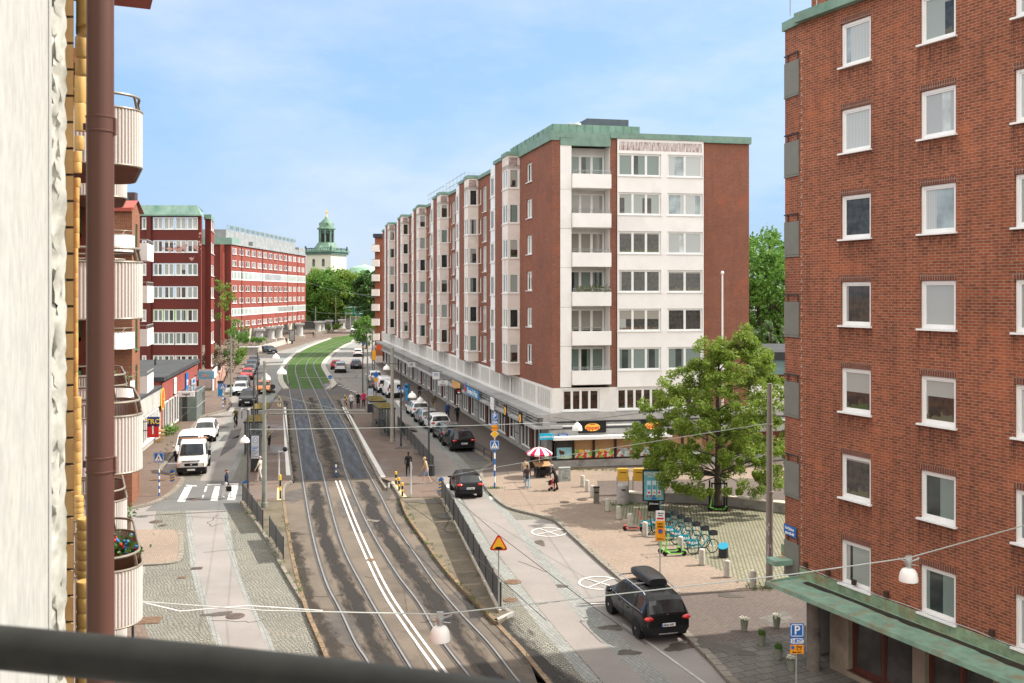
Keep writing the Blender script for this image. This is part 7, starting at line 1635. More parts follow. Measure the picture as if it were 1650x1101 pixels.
o=signpost('loading place sign, white plate above an orange one with a round blue symbol',1063.5,957,.13,.028,823); z=ztop(o,830.5); pl_=panel(o,.36,.40,z,SWHT); 
text('Elfordon',.07,BLACK,o,(.02,-.09,z+.10),0); text('laddning',.055,BLACK,o,(0,-.09,z+.01),0); mb=MB(); mb.box(-.14,.14,-.087,-.08,z-.15,z-.08); mb.build('red_stripe',RED,pl_)
z=ztop(o,852.5); pl_=panel(o,.40,.70,z,M('loading_orange',(.85,.36,.02),.4)); text('Last-',.13,BLACK,o,(0,-.09,z+.24),0); text('plats',.13,BLACK,o,(0,-.09,z+.12),0)
q=oval(o,-.083,.10,.10,RED); q.location=(0,0,z-.07); q=oval(o,-.10,.075,.075,BLUE); q.location=(0,0,z-.07)
zz=ztop(o,867); panel(o,.40,.16,zz-.02,M('loading_orange2',(.80,.33,.03),.4),-.062); text('8-18 m',.09,BLACK,o,(0,-.09,zz-.02),0)
p=V(at(1283,29.0),29.0,.13); o=T('traffic_sign','blue parking sign reading 30 min over an orange plate, by the canopy column','traffic sign',p); hh=H-(1004-HY)*29/F-.13; mb=MB(); mb.lathe([(.03,0),(.03,hh-.02)],n=10); mb.build('post',GALV,o,40)
zz=lambda py:H-(py-HY)*29/F-.13
panel(o,.42,.41,zz(1014.5),BLUE,border=SWHT); text('P',.36,SWHT,o,(0,-.09,zz(1014.5)),0); panel(o,.42,.20,zz(1031.5),BLUE,border=SWHT); text('30 min',.15,SWHT,o,(0,-.09,zz(1031.5)),0); panel(o,.40,.27,zz(1045),ORG); text('Onsd',.075,BLACK,o,(.06,-.09,zz(1045)+.08),0); text('2 - 7',.075,BLACK,o,(.06,-.09,zz(1045)),0); text('Jämna veckor',.05,BLACK,o,(0,-.09,zz(1045)-.08),0); q=oval(o,-.083,.05,.05,BLUE); q.location=(-.13,0,zz(1045)+.06)
# striped markers
def marker(px,pb,pt,lab,z=.12,grp='yellow and blue keep markers'):
    p=P(px,pb,z); o=T('keep_marker',lab,'traffic marker',p,0,grp); hh=H-(pt-HY)*p.y/F-z; w_=.30*1
    mb=MB(); mb.tube([(0,0,0),(0,0,hh*.4)],.03,8); mb.build('post',GALV,o)
    a,b=MB(),MB(); n_=7
    for k in range(n_):
        z0=hh*.28+(hh*.62)*k/n_; z1=hh*.28+(hh*.62)*(k+1)/n_
        (a if k%2 else b).face(((-w_/2,-.05,z0-.06),(w_/2,-.05,z0+.06),(w_/2,-.05,z1+.06),(-w_/2,-.05,z1-.06)))
    b.ell((0,-.045,hh*.9),(w_/2,.006,.14),12,8); a.build('yellow_stripe',YEL,o); b.build('blue_stripe',BLUE,o); mb=MB(); mb.box(-w_/2-.01,w_/2+.01,-.045,-.02,hh*.25,hh*.93); mb.build('back_plate',GREY,o)
marker(278,781.5,758,'yellow and blue striped marker by the flatbed truck on the left kerb'); marker(362.5,656,642,'yellow and blue striped marker by the far left crossing sign'); marker(396,794,776,'yellow and blue striped marker behind the left fence end'); marker(711,799,770,'yellow and blue striped marker at the right fence end',.16)
def ybollard(px,pb,pt,lab,mat=YEL,mat2=BLACK,z=.16,r=.055,grp='yellow and black marker posts'):
    p=P(px,pb,z); o=T('marker_post',lab,'bollard',p,0,grp); hh=H-(pt-HY)*p.y/F-z; mb=MB(); mb.lathe([(r,0),(r,hh*.78)],n=10); mb.build('shaft',mat2,o,40); mb=MB(); mb.lathe([(r*1.25,hh*.78),(r*1.25,hh*.98),(r*.7,hh)],n=10); mb.lathe([(r*1.06,hh*.35),(r*1.06,hh*.52)],n=10); mb.build('band',mat,o,40)
for px,pb,pt,lab in ((451.5,804,765,'tall black and yellow post at the end of the left platform'),(638,781,760,'black post with yellow top, upper of three at the right platform end'),(643,791,770,'black post with yellow top, middle of three at the right platform end'),(648.3,800,778,'black post with yellow top, lowest of three at the right platform end'),(449.7,654,638,'yellow and black post at the far end of the left platform'),(556,650,636,'first yellow post at the far end of the right platform'),(558.5,653,640,'second yellow post at the far end of the right platform')): ybollard(px,pb,pt,lab)
ybollard(541.5,768,749,'short blue and white post between the two tram tracks',SWHT,BLUE,.01,.05,None)
o=pole('signal_post','short grey post with a black tram signal head at the left platform',449.5,779,727,.06,GALV,.16,'signal',taper=1); hh=o['h']; mb=MB(); mb.tube([(0,0,hh-.05),(.35,0,hh)],.03,8); mb.build('arm',GALV,o); mb=MB(); mb.lathe([(.08,-.14),(.14,0),(.16,.12),(.10,.2)],(.42,0,hh+.1),12,Matrix.Rotation(R(70),3,'X')); mb.build('signal_head',BLACK,o,40)
pole('street_pole','plain grey post in front of the person in black on the right platform',662,801,745,.055,GALV,.16,'pole',taper=1)
o=pole('traffic_sign','small round black sign on a post at the tip of the left platform',440,648,622,.05,GALV,.16,'traffic sign',taper=1); hh=o['h']; oval(o,-.06,.28,.28,DARK).location=(0,0,hh-.1); panel(o,.5,.3,hh-.65,DARK)
o=pole('traffic_sign','small round blue arrow sign at the tip of the grass track kerb',532,626,606,.05,GALV,.16,'traffic sign',taper=1); oval(o,-.06,.26,.26,BLUE).location=(0,0,o['h']-.15)
for px,pb,pt,lab,m_ in ((606,648,598,'thin post with small blue and orange plates past the white vans',BLUE),(586,578,551,'distant post with a blue plate by the curve',BLUE),(646.5,668,610,'blue crossing sign on a dark post beside the white vans',BLUE)):
    o=pole('traffic_sign',lab,px,pb,pt,.05,POLD,.12,'traffic sign',taper=1,grp='distant small signs'); z=o['h']-.4
    if 'crossing' in lab: z=ztop(o,628); crosswalk_sign(o,z,.6)
    else: panel(o,.5,.5,z,m_); panel(o,.4,.4,z-.6,ORG)
o=pole('traffic_sign','post with a tall yellow orange plate by the far arcade',603,612,566,.05,POLD,.12,'traffic sign',taper=1); panel(o,.5,1.3,ztop(o,572.5),M('plate_amber',(.8,.36,.02),.4))
# information pillars
def pillar(px,pb,lab,w=.62,h=2.55,z=.16):
    p=P(px,pb,z); o=T('information_pillar',lab,'information pillar',p,R(10),'tram stop information pillars'); mb=MB(); mb.box(-w/2,w/2,-.1,.1,0,h); mb.build('housing',DARK,o); mb=MB(); mb.box(-w/2+.05,w/2-.05,-.115,-.1,h*.36,h-.06); s_=mb.build('display',M('display_pale',(.50,.53,.55),.35,var=.05),o)
    q=oval(o,-.117,.15,.19,M('emblem_blue',(.10,.2,.42),.4)); q.location=(0,0,h-.38); q=oval(o,-.135,.11,.15,SWHT); q.location=(0,0,h-.38); text('B',.22,MATS['emblem_blue'],o,(0,-.16,h-.38),0)
    for k in range(7): mb=MB(); mb.box(-w/2+.09,w/2-.10-(k%3)*.1,-.121,-.115,h*.66-k*.11,h*.66-k*.11+.05); mb.build('timetable_row',BLUE if k<3 else M('print_grey',(.2,.22,.25),.6),s_)
pillar(411.5,760,'left tram stop pillar with a pale timetable display and black base'); pillar(597,665,'right tram stop pillar beside the waiting three')
# shelters
SED=M('sedum_roof',(.13,.105,.03),.95,var=.4,scale=3,fine=18,stain=(.20,.10,.035),sts=2.2,bmp=.6)
SHG=M('shelter_glass',(.10,.12,.12),.05,spec=.5); SHG.node_tree.nodes['Principled BSDF'].inputs['Alpha'].default_value=.28
def shelter(px,pb,lab,hd=104,L=3.8,W_=1.5,z=.16,flip=1):
    p=P(px,pb,z); o=T('tram_shelter',lab,'shelter',p,R(hd),'tram stop shelters with planted roofs'); mb=MB(); mb.box(-L/2,L/2,-W_/2,W_/2,2.38,2.5); mb.build('roof',DARK,o)
    rr_=random.Random(int(px)); mb=MB(); n_,m_=26,11; ids=[[mb.pt((-L/2+.05+(L-.1)*i/n_,-W_/2+.05+(W_-.1)*j/m_,2.50+(.0 if i in(0,n_) or j in (0,m_) else rr_.uniform(.03,.12)))) for j in range(m_+1)] for i in range(n_+1)]
    for i in range(n_):
        for j in range(m_): mb.fi([ids[i][j],ids[i+1][j],ids[i+1][j+1],ids[i][j+1]])
    mb.build('planted_roof',SED,o)
    for x in (-L/2+.1,0,L/2-.1):
        mb=MB(); mb.box(x-.05,x+.05,flip*W_/2-.12*flip-.05,flip*W_/2-.12*flip+.05,0,2.4); mb.build('post',DARK,o)
    mb=MB(); mb.box(-L/2+.15,L/2-.15,flip*(W_/2-.14),flip*(W_/2-.11),.15,2.3); mb.box(-L/2+.08,-L/2+.11,-W_/2+.2,W_/2-.15,.15,2.3); mb.build('glass_panel',SHG,o); mb=MB(); mb.box(-1.2,1.2,flip*.25-.2,flip*.25+.2,.42,.47); mb.box(-1.0,-.95,flip*.25-.1,flip*.25+.1,0,.42); mb.box(.95,1.0,flip*.25-.1,flip*.25+.1,0,.42); mb.build('bench',BLACK,o)
shelter(605,686,'right tram shelter farther from the camera, mossy planted roof',106,flip=-1); shelter(618.5,700,'right tram shelter nearer the camera, mossy planted roof next to the concrete pole',106,flip=-1); shelter(421,701,'left tram shelter farther from the camera, orange green planted roof',100); shelter(412,726,'left tram shelter nearer the camera, behind the lamp post',100)
def bin_(px,pb,pt,r,lab,mat,z=.16,cap=None):
    p=P(px,pb,z); hh=H-(pt-HY)*p.y/F-z; o=T('litter_bin',lab,'litter bin',p); mb=MB(); mb.lathe([(r*.95,0),(r,.05),(r,hh*.92),(r*.9,hh*.94)],n=18); mb.build('body',mat,o,40); mb=MB(); mb.lathe([(r*1.04,hh*.92),(r*1.04,hh),(r*.5,hh+.01)],n=18); mb.build('rim',cap or mat,o,40); return o
bin_(616.5,690,676,.24,'dark round bin at the right tram shelters',DARK); bin_(694,766.5,750,.28,'dark bin at the right platform fence, beside the blond pedestrian',DARK)
# --- fences
def fence(lab,A,B_,n_,h,z=.14,mesh=True):
    a,b=P(*A,z),P(*B_,z); o=T('guard_fence',lab,'fence',a); d_=(b-a); L_=d_.length; d_.normalize(); w_=L_/n_; nn=V(-d_.y,d_.x,0)
    for k in range(n_+1):
        mb=MB(); p=d_*(k*w_); mb.tube([p,p+V(0,0,h+.05)],.03,8); mb.build('post',DARK,o,40)
    for k in range(n_):
        mb=MB(); p0=d_*(k*w_+.05); p1=d_*((k+1)*w_-.05); 
        mb.face([p0+V(0,0,.15)+nn*.004,p1+V(0,0,.15)+nn*.004,p1+V(0,0,h)+nn*.004,p0+V(0,0,h)+nn*.004]); mb.face([p0+V(0,0,.15)-nn*.004,p0+V(0,0,h)-nn*.004,p1+V(0,0,h)-nn*.004,p1+V(0,0,.15)-nn*.004])
        for zz in (.15,h): mb.tube([p0+V(0,0,zz),p1+V(0,0,zz)],.022,6)
        mb.build('panel',M('mesh_panel',(.095,.095,.092),.6,.2,var=.2,scale=8),o)
fence('grey mesh fence along the left concrete island, longer one by the zebra crossing',(391,806),(423.5,854),4,1.0); fence('short two panel grey mesh fence on the left concrete island',(434.5,865),(456.5,901),2,1.0)
fence('first short stretch of grey mesh fence at the right platform end',(712,802),(731,838),3,1.1); fence('long grey mesh fence along the right concrete island up to the warning sign',(732,840),(807,986),8,1.1,.14); fence('grey mesh fence along the right platform beside the road',(641,690),(698,761),9,1.1,.16)
mb=MB(); 
for A,B_ in (((733,842),(806,988)),): sweep(mb,[P(*A,.14),P(*B_,.14)],.12,.05,.26)
tag(mb.build('fence_base',BEI),'pale concrete base strip under the long right fence','kerb')
o=T('parking_rail','low dark rail around the end of the shaded parking bay','railing',P(764,727,.12)); a=P(764,727,.12); pts=[P(*q,.12)-a for q in ((764,727),(780,736),(792,745))]
mb=MB(); mb.tube([p+V(0,0,.7) for p in pts],.035,6); mb.tube([p+V(0,0,.35) for p in pts],.03,6); mb.build('rail',DARK,o)
for p in pts: mb=MB(); mb.tube([p,p+V(0,0,.72)],.035,6); mb.build('post',DARK,o)
# --- bollards on the plaza
BOL=M('bollard_concrete',(.46,.43,.37),.9,var=.14,scale=4,stain=(.3,.27,.22),sts=2.5,fine=40,bmp=.1)
bp_=[(938.6,784.5),(946,792.5),(954.5,802),(979,824),(996.6,837),(1015,849.5),(1039.4,864),(1063.5,877.5),(1096.5,889),(1131,910.5),(1172,930),(1213.4,947.5)]
wd=['at the shop end of the row','second from the shop end','third from the shop end','right after the small dark post','fifth from the shop end','behind the red scooter','just in front of the red scooter','under the loading sign','beside the green scooters','between the green scooters and the blue topped bin','next to last towards the camera','last towards the camera, by the thick pole']
b0=None
for i,(x,y) in enumerate(bp_):
    lab='round concrete bollard on the plaza edge, '+wd[i]
    if b0 is None:
        b0=T('concrete_bollard',lab,'bollard',P(x,y,.13),0,'concrete bollards on the plaza edge'); mb=MB(); mb.lathe([(.135,0),(.135,.66),(.125,.70),(.10,.725)],n=18); mb.build('shaft',BOL,b0,35); mb=MB(); mb.lathe([(.16,0),(.16,.02)],n=18); mb.build('collar',IRD,b0)
    else: clone(b0,P(x,y,.13),i*.7,lab)
o=T('small_post','small dark slotted post between the bollards','post',P(961,811,.13)); mb=MB(); mb.box(-.16,.16,-.12,.12,0,.92); mb.build('body',M('dark_slot_box',(.16,.14,.12),.8,var=.2),o); mb=MB(); mb.box(-.12,.12,-.125,-.115,.62,.70); mb.box(-.18,.18,-.14,.14,.92,.97); mb.build('slot',BLACK,o)
# big grey bin, yellow boxes, ad stand, blue topped bin
o=T('litter_bin','big round stone litter bin with a flat face and graffiti, below a yellow board','litter bin',P(1003.5,812,.13)); mb=MB(); mb.lathe([(.36,0),(.36,1.0),(.33,1.1),(.28,1.14)],n=22); mb.build('body',M('bin_stone',(.33,.30,.28),.85,var=.2,scale=5,stain=(.22,.19,.2),sts=4),o,40); mb=MB(); mb.ell((0,-.34,.88),(.13,.06,.05),12,6); mb.build('opening',BLACK,o)
for px,lab in ((1003.5,'yellow letter box on posts above the big stone bin'),(1029,'yellow letter box left of the ad stand')):
    p=P(px,797,.13); o=T('letter_box',lab,'letter box',p,0,'yellow letter boxes on the plaza'); mb=MB(); mb.box(-.33,.33,-.15,.15,.85,1.55); mb.box(-.30,.30,-.13,.13,1.55,1.60); mb.build('box',M('post_yellow',(.62,.36,.05),.45,var=.05),o); mb=MB(); mb.box(-.38,-.32,-.05,.05,0,1.1); mb.box(.32,.38,-.05,.05,0,1.1); mb.build('posts',GREY,o); mb=MB(); mb.box(-.2,.2,-.156,-.15,1.36,1.40); mb.build('slot',BLACK,o)
o=T('ad_stand','backlit blue advertisement stand reading NYHETER on a black foot','advertising stand',P(1053,823,.13)); s_=o.location.y/F; zz=lambda py:(H-.13-(py-HY)*s_)
wA=17.5*s_
mb=MB(); mb.box(-wA,wA,-.12,.12,zz(807),zz(757)); mb.build('case',DARK,o); mb=MB(); mb.box(-wA+.07,wA-.07,-.135,-.12,zz(805),zz(759)); pl_=mb.build('poster',M('ad_blue',(.13,.36,.43),.25,var=.2,scale=1.2,stain=(.35,.55,.58),sts=.8),o); mb=MB(); mb.box(-9*s_,9*s_,-.14,.14,0,zz(807)); mb.build('foot',BLACK,o)
text('NYHETER',.27,M('ad_cream',(.75,.75,.66),.5),o,(0,-.16,zz(763)),0,sx=.95); text('FRÅN ÖNSKE',.13,MATS['ad_cream'],o,(0,-.16,zz(767.5)),0,sx=.9); text('JCDecaux',.13,SWHT,o,(0,-.16,zz(811)),0)
for k,x in enumerate((-.28,.02,.3)):
    mb=MB(); mb.box(x-.11,x+.11,-.15,-.135,zz(797),zz(774)); c_=mb.build('carton',M('carton_pale',(.55,.68,.72),.4,var=.05),o); mb=MB(); mb.box(x-.09,x+.09,-.156,-.15,zz(788),zz(781)); mb.build('carton_label',M('carton_teal',(.1,.33,.42),.4),c_); mb=MB(); mb.ell((x,-.155,zz(793)),(.07,.01,.06),8,6); mb.build('fruit',RED if k!=1 else ORG,c_)
for x,m_ in ((-.38,RED),(-.15,RED),(.18,YEL),(.42,ORG),(0,BLUE)): mb=MB(); mb.ell((x,-.15,zz(798.5)),(.06,.012,.05),10,6); mb.build('fruit',m_,o)
mb=MB(); mb.ell((0,-.145,zz(802.5)),(.14,.008,.06),14,6); mb.build('ad_emblem',BLUE,o)
pole('street_pole','thin pale blue post with a curved top in front of the ad stand',1064.5,820,764,.04,M('pale_blue_post',(.25,.45,.5),.4),.13,'pole',taper=1)
o=T('litter_bin','dark round bin with a slanted bright blue top beside the hire bicycles','litter bin',P(1165.5,898,.13)); mb=MB(); n_=20
a=[mb.pt((.23*math.cos(2*pi*k/n_),.23*math.sin(2*pi*k/n_),0)) for k in range(n_)]; b=[mb.pt((.23*math.cos(2*pi*k/n_),.23*math.sin(2*pi*k/n_),.52+.10*math.sin(2*pi*k/n_)+.05*math.cos(2*pi*k/n_))) for k in range(n_)]
for k in range(n_): mb.fi([a[k],a[(k+1)%n_],b[(k+1)%n_],b[k]])
mb.build('body',DARK,o,60); mb=MB(); mb.fi([mb.pt((.24*math.cos(2*pi*k/n_),.24*math.sin(2*pi*k/n_),.535+.10*math.sin(2*pi*k/n_)+.05*math.cos(2*pi*k/n_))) for k in range(n_)]); mb.build('lid',M('cyan_lid',(.02,.24,.36),.45),o)
# low curved plaza wall
o=T('plaza_wall','low curved concrete wall around the plaza under the street tree','wall',P(1010,811,.13)); a=P(1010,811,.13); pts=[p-a for p in PL([(1006,806),(1034,809),(1072,808),(1110,809),(1140,811),(1166,813),(1200,817),(1236,822),(1272,826),(1330,838)],.13,6)]
mb=MB(); sweep(mb,pts,.55,-.1,.50); mb.build('wall_body',CONC,o); mb=MB(); sweep(mb,pts,.62,.50,.56); mb.build('coping',BEI,o)
# umbrella stall
up=P(869,768.5,.13); o=T('parasol','red and white striped parasol over the fruit table at the corner shop','parasol',up); mb=MB(); mb.tube([(0,0,0),(0,0,1.95)],.025,8); mb.build('pole',WMET,o); mb=MB(); mb.lathe([(.3,0),(.28,.06),(.05,.12)],n=14); mb.build('base',DARK,o)
for c_,m_ in ((0,M('parasol_red',(.50,.015,.07),.7)),(1,SWHT)):
    for k in range(8):
        a0=2*pi*(2*k+c_)/16; a1=2*pi*(2*k+1+c_)/16; mb=MB()
        for (r0,z0),(r1,z1) in (((.0,2.02),(.45,1.9)),((.45,1.9),(.88,1.62)),((.88,1.62),(.87,1.50))): mb.face(((r0*math.cos(a0),r0*math.sin(a0),z0),(r1*math.cos(a0),r1*math.sin(a0),z1),(r1*math.cos(a1),r1*math.sin(a1),z1),(r0*math.cos(a1),r0*math.sin(a1),z0)))
        mb.build('canopy_panel',m_,o)
tp=P(874,769,.13); o=T('fruit_table','wooden fruit stand table with a slanting top at the corner shop','table',tp,R(12)); mb=MB(); mb.face(((-.55,-.4,.80),(.6,-.4,.80),(.55,.4,1.0),(-.6,.4,1.0))); mb.face(((-.55,-.4,.76),(-.6,.4,.96),(.55,.4,.96),(.6,-.4,.76))); mb.build('table_top',M('stall_wood',(.40,.25,.13),.8,var=.12,scale=5),o)
for x in (-.48,.48):
    for y in (-.33,.33): mb=MB(); mb.tube([(x,y,0),(x,y,.85)],.03,6); mb.build('leg',DARK,o)
mb=MB(); mb.box(-.45,.45,-.3,.3,.25,.55); mb.build('crate',BLACK,o)
for k in range(3):
    bq=T('fruit_crate',['dark crate of red fruit at the left of the stall table','crate of brown fruit in the middle of the stall table','crate of green fruit at the right of the stall table'][k],'crate',tp+V(-.3+k*.32,.55+.05*k,.0),R(12)); mb=MB(); mb.box(-.15,.15,-.2,.2,0,1.12); mb.build('crate_body',M('crate_brown',(.08,.05,.03),.8),bq); mb=MB(); rr_=random.Random(k)
    for j in range(16): mb.ell((rr_.uniform(-.12,.12),rr_.uniform(-.16,.16),1.13+rr_.uniform(0,.05)),(.045,.045,.045),8,5)
    mb.build('fruit',[RED,M('fruit_brown',(.25,.1,.05),.5),M('fruit_green',(.15,.28,.04),.5)][k],bq,60)
o=T('utility_cabinet','grey utility cabinet with graffiti at the corner shop','cabinet',P(909.5,775,.13),R(12)); mb=MB(); mb.box(-.36,.36,-.2,.2,0,.84); mb.build('body',M('cabinet_grey',(.34,.36,.33),.7,var=.18,scale=3,stain=(.18,.2,.2),sts=5),o); mb=MB(); mb.box(-.39,.39,-.23,.23,.84,.89); mb.build('lid',GREY,o); mb=MB(); mb.box(-.004,.004,-.205,-.2,.05,.8); mb.build('seam',BLACK,o); text('TXT',.2,M('graffiti_grey',(.16,.17,.19),.8),o,(0,-.204,.2),0)
o=T('a_board','black board standing beside the fruit table','sign board',P(861,757.5,.13),R(14)); mb=MB(); mb.box(-.3,.3,-.05,.05,.15,.95); mb.build('board',BLACK,o); mb=MB(); mb.box(-.33,.33,-.06,.06,.95,1.0); mb.box(-.3,-.26,-.05,.05,0,.15); mb.box(.26,.3,-.05,.05,0,.15); mb.build('board_frame',DARK,o)
o=T('parking_machine','blue parking ticket machine on the shop pavement','parking machine',P(656,646,.13),R(-20)); mb=MB(); mb.box(-.15,.15,-.12,.12,.0,1.2); mb.build('body',M('machine_blue',(.03,.22,.45),.4),o); mb=MB(); mb.box(-.22,.22,-.17,.17,1.2,1.95); mb.build('head',MATS['machine_blue'],o); mb=MB(); mb.box(-.15,.15,-.175,-.17,1.5,1.8); mb.build('screen',BLACK,o)
o=T('parking_machine','blue parking ticket machine on the left pavement by the far crossing','parking machine',P(355.5,638,.13)); mb=MB(); mb.box(-.28,.28,-.15,.15,0,1.5); mb.build('body',MATS['machine_blue'],o); mb=MB(); mb.box(-.32,.32,-.2,.2,1.5,1.8); mb.build('head',DARK,o)
# plant pots in front of the right building
POT=M('sage_pot',(.23,.245,.195),.7,var=.08); LFG=LF('pot_leaf',(.07,.15,.03),(.11,.19,.05)); LFW=LF('pot_flower',(.65,.62,.52),(.75,.72,.62),.15)
for px,pb,fl_,lab in ((1199.5,1016,1,'pale green pot with low white flowers, leftmost of the group'),(1251.5,1011,1,'pale green pot with white flowers, farthest back'),(1227.5,1039,0,'pale green pot with a tall green plant, between the flower pots'),(1254.5,1062,0,'pale green pot with a green plant, next to the parking sign'),(1274.5,1080,1,'pale green pot with white flowers behind the parking sign post')):
    o=T('plant_pot',lab,'plant pot',P(px,pb,.13),0,'plant pots on the slab pavement'); mb=MB(); mb.lathe([(.105,0),(.145,.34),(.155,.36),(.135,.36),(.13,.32)],n=18); mb.build('pot',POT,o,40); rr_=random.Random(int(px)); mb=MB(); mw=MB()
    for k in range(260):
        a=rr_.uniform(0,2*pi); rr0=.13*math.sqrt(rr_.random()); hh=rr_.uniform(.08,.28) if not fl_ else rr_.uniform(.04,.16); b=V(rr0*math.cos(a),rr0*math.sin(a),.32); t=b+V(rr_.gauss(0,.05),rr_.gauss(0,.05),hh); w_=V(-math.sin(a),math.cos(a),0)*.012; mb.face((b-w_,b+w_,t))
        if fl_ and k%5==0: c_=t+V(0,0,.02); mw.ell(c_,(.022,.022,.016),6,4)
    mb.build('leaves',LFG,o)
    if fl_: mw.build('flowers',LFW,o)
# planters and crates on the left
o=T('stone_planter','square grey stone planter on the left pavement beyond the parked cars','planter',P(402,571,.12),R(8)); mb=MB(); mb.box(-1.8,1.8,-1.5,1.5,0,1.35); mb.build('box',CONC,o); mb=MB(); mb.box(-1.9,1.9,-1.6,1.6,1.35,1.5); mb.build('coping',STONE,o)
o=T('pavement_wall','long pale low wall on the far left pavement','wall',P(425,564,.12)); mb=MB(); sweep(mb,[p-P(425,564,.12) for p in PL([(408,567),(425,564),(446,558),(470,552)],.12)],.5,0,.95); mb.build('wall_body',BEI,o); mb=MB(); sweep(mb,[p-P(425,564,.12) for p in PL([(408,567),(425,564),(446,558),(470,552)],.12)],.6,.95,1.03); mb.build('coping',STONE,o)
o=T('ad_stand','dark advertising stand on a post at the far left pavement','advertising stand',P(470.5,554,.12)); mb=MB(); mb.box(-.7,.7,-.1,.1,.6,3.4); mb.build('case',DARK,o); mb=MB(); mb.box(-.55,.55,-.12,-.1,.8,3.2); mb.build('poster',M('dim_poster',(.25,.25,.24),.4,var=.4,scale=1),o); mb=MB(); mb.box(-.2,.2,-.1,.1,0,.6); mb.build('foot',DARK,o)
o=T('garden_wall','pinkish garden wall with a white gate, below the flowering bushes','wall',P(352,622,.12)); a=P(352,622,.12); mb=MB(); sweep(mb,[P(x,y,.12)-a for x,y in ((346,628),(362,604),(381,577))],.3,0,1.5); mb.build('wall_body',M('pink_wall',(.42,.25,.2),.85,var=.1),o); mb=MB(); sweep(mb,[P(x,y,.12)-a+V(.2,0,0) for x,y in ((340,630),(347,622))],.1,0,2.6); mb.build('gate',WMET,o)
o=T('pallet_stack','stack of wooden pallets leaning by the low white shop','pallet',P(257,712,.12),R(20)); 
for k in range(3):
    mb=MB(); mb.M=Matrix.Translation((0,0,.2+k*.38))@Matrix.Rotation(R(-20+k*12),4,'Y')
    for j in range(5): mb.box(-.4,.4,-.35+j*.16,-.25+j*.16,0,.03)
    mb.box(-.4,.4,-.35,-.28,-.1,0); mb.box(-.4,.4,.28,.35,-.1,0); mb.build('pallet',M('pallet_wood',(.42,.27,.13),.85,var=.2,scale=6),o)
# ------------------------------------------------------------------ wires and hung lamps
WIR=M('black_wire',(.03,.03,.03),.6); WIP=M('pale_wire',(.42,.45,.42),.5)
def wire(lab,pts,r,mat=WIR,sag=0.0,cat='wire',name='overhead_wire'):
    q=[]
    for i in range(len(pts)-1):
        a,b=pts[i],pts[i+1]
        for k in range(12): t=k/12; q.append(a.lerp(b,t)-V(0,0,sag*4*t*(1-t)))
    q.append(pts[-1]); c0=q[0].copy(); o=MB().tube([p-c0 for p in q],r,6).build(name,mat,loc=c0); return tag(o,lab,cat)
L0,L1_,L2_,L3_=PY(178,966,18.2),PY(709,990,20.0),PY(1464,899,22.5),PY(1650,847,24.9)
wire('pale twisted span wire with hung lamps crossing the whole street in the foreground',[L0,PY(425,984,18.9),L1_,PY(1000,957,20.8),PY(1280,925,21.8),L2_,L3_],.013,WIP)
wire('thin loose white cable looping below the foreground span wire',[PY(210,966,18.3),PY(290,985,18.6),PY(400,976,18.9),PY(520,984,19.3)],.010,M('white_cable',(.7,.7,.68),.5))
for p,lab in ((L1_,'white dome lamp hung over the tram tracks in the foreground'),(L2_,'white dome lamp hung in front of the rustic brick building')):
    o=T('hanging_lamp',lab,'street lamp',p,0,'white dome lamps on span wires'); mb=MB(); mb.lathe([(.05,-.24),(.065,-.2),(.065,-.12),(.09,-.11),(.09,-.06),(.04,-.05)],n=14); mb.box(-.07,.07,-.03,.03,-.05,.05); mb.tube([(-.25,0,.0),(-.12,0,-.06),(.12,0,-.06),(.25,0,0)],.012,6); mb.tube([(.09,0,-.08),(.25,0,-.03),(.22,0,-.18),(.06,0,-.16)],.01,6); mb.build('fitting',GALV,o,40); mb=MB(); r=.215; mb.lathe([(r*.99,-.545),(r,-.53),(r*.985,-.46),(r*.90,-.36),(r*.68,-.27),(r*.28,-.235)],n=26); mb.build('lamp_shade',LAMPW,o,50)
A_,B_=PY(1240,682,41.0),PY(693,772,60.0)
wire('pale span wire from the thick plaza pole towards the platform fence',[A_,PY(1038,714,47),PY(891,737,53),B_],.014,WIP)
p1,p2=PY(402,692,62),PY(886,681,67); wire('span wire from the left shelter lamp post to the corner of the brick block',[p1,p2],.016,WIP,.1)
for px,py,Y in ((930,681,62),(677,640,95)):
    o=T('hanging_lamp',{930:'white dome lamp hung in front of the corner shop sign',677:'white dome lamp hung above the far white estate car'}[px],'street lamp',PY(px,py,Y),0,'white dome lamps on span wires'); r=8.3*Y/F if px==930 else 6*Y/F; mb=MB(); mb.lathe([(r,-.5),(r*.98,-.42),(r*.85,-.22),(r*.4,-.06),(r*.2,0)],n=20); mb.build('lamp_shade',LAMPW,o,50); mb=MB(); mb.tube([(0,0,-.05),(0,0,.12)],.06,8); mb.build('fitting',GALV,o)
wire('thin span wire carrying the lamp by the corner shop sign',[PY(890,672,68.2),PY(930,679,62),PY(1234,640,41)],.012,WIR)
zc_=lambda py:(H-5.6)*F/(py-HY)
def contact(pts,lab): wire(lab,[PY(x,y,zc_(y)) for x,y in pts],.009,M('grey_wire',(.09,.09,.09),.6))
contact([(478,600),(490,632),(500,650),(540,722),(568,781),(620,840),(684,905),(760,985),(860,1090)],'tram contact wire over the left track'); contact([(508,616),(530,650),(560,700),(597,756),(640,800),(697,840),(775,905),(880,1000)],'tram contact wire over the right track')
wire('black feeder cable running down from the right platform over the road',[PY(690,766,55),PY(803,862,36),PY(946,971,27.5),PY(1040,1038,23.5)],.010)
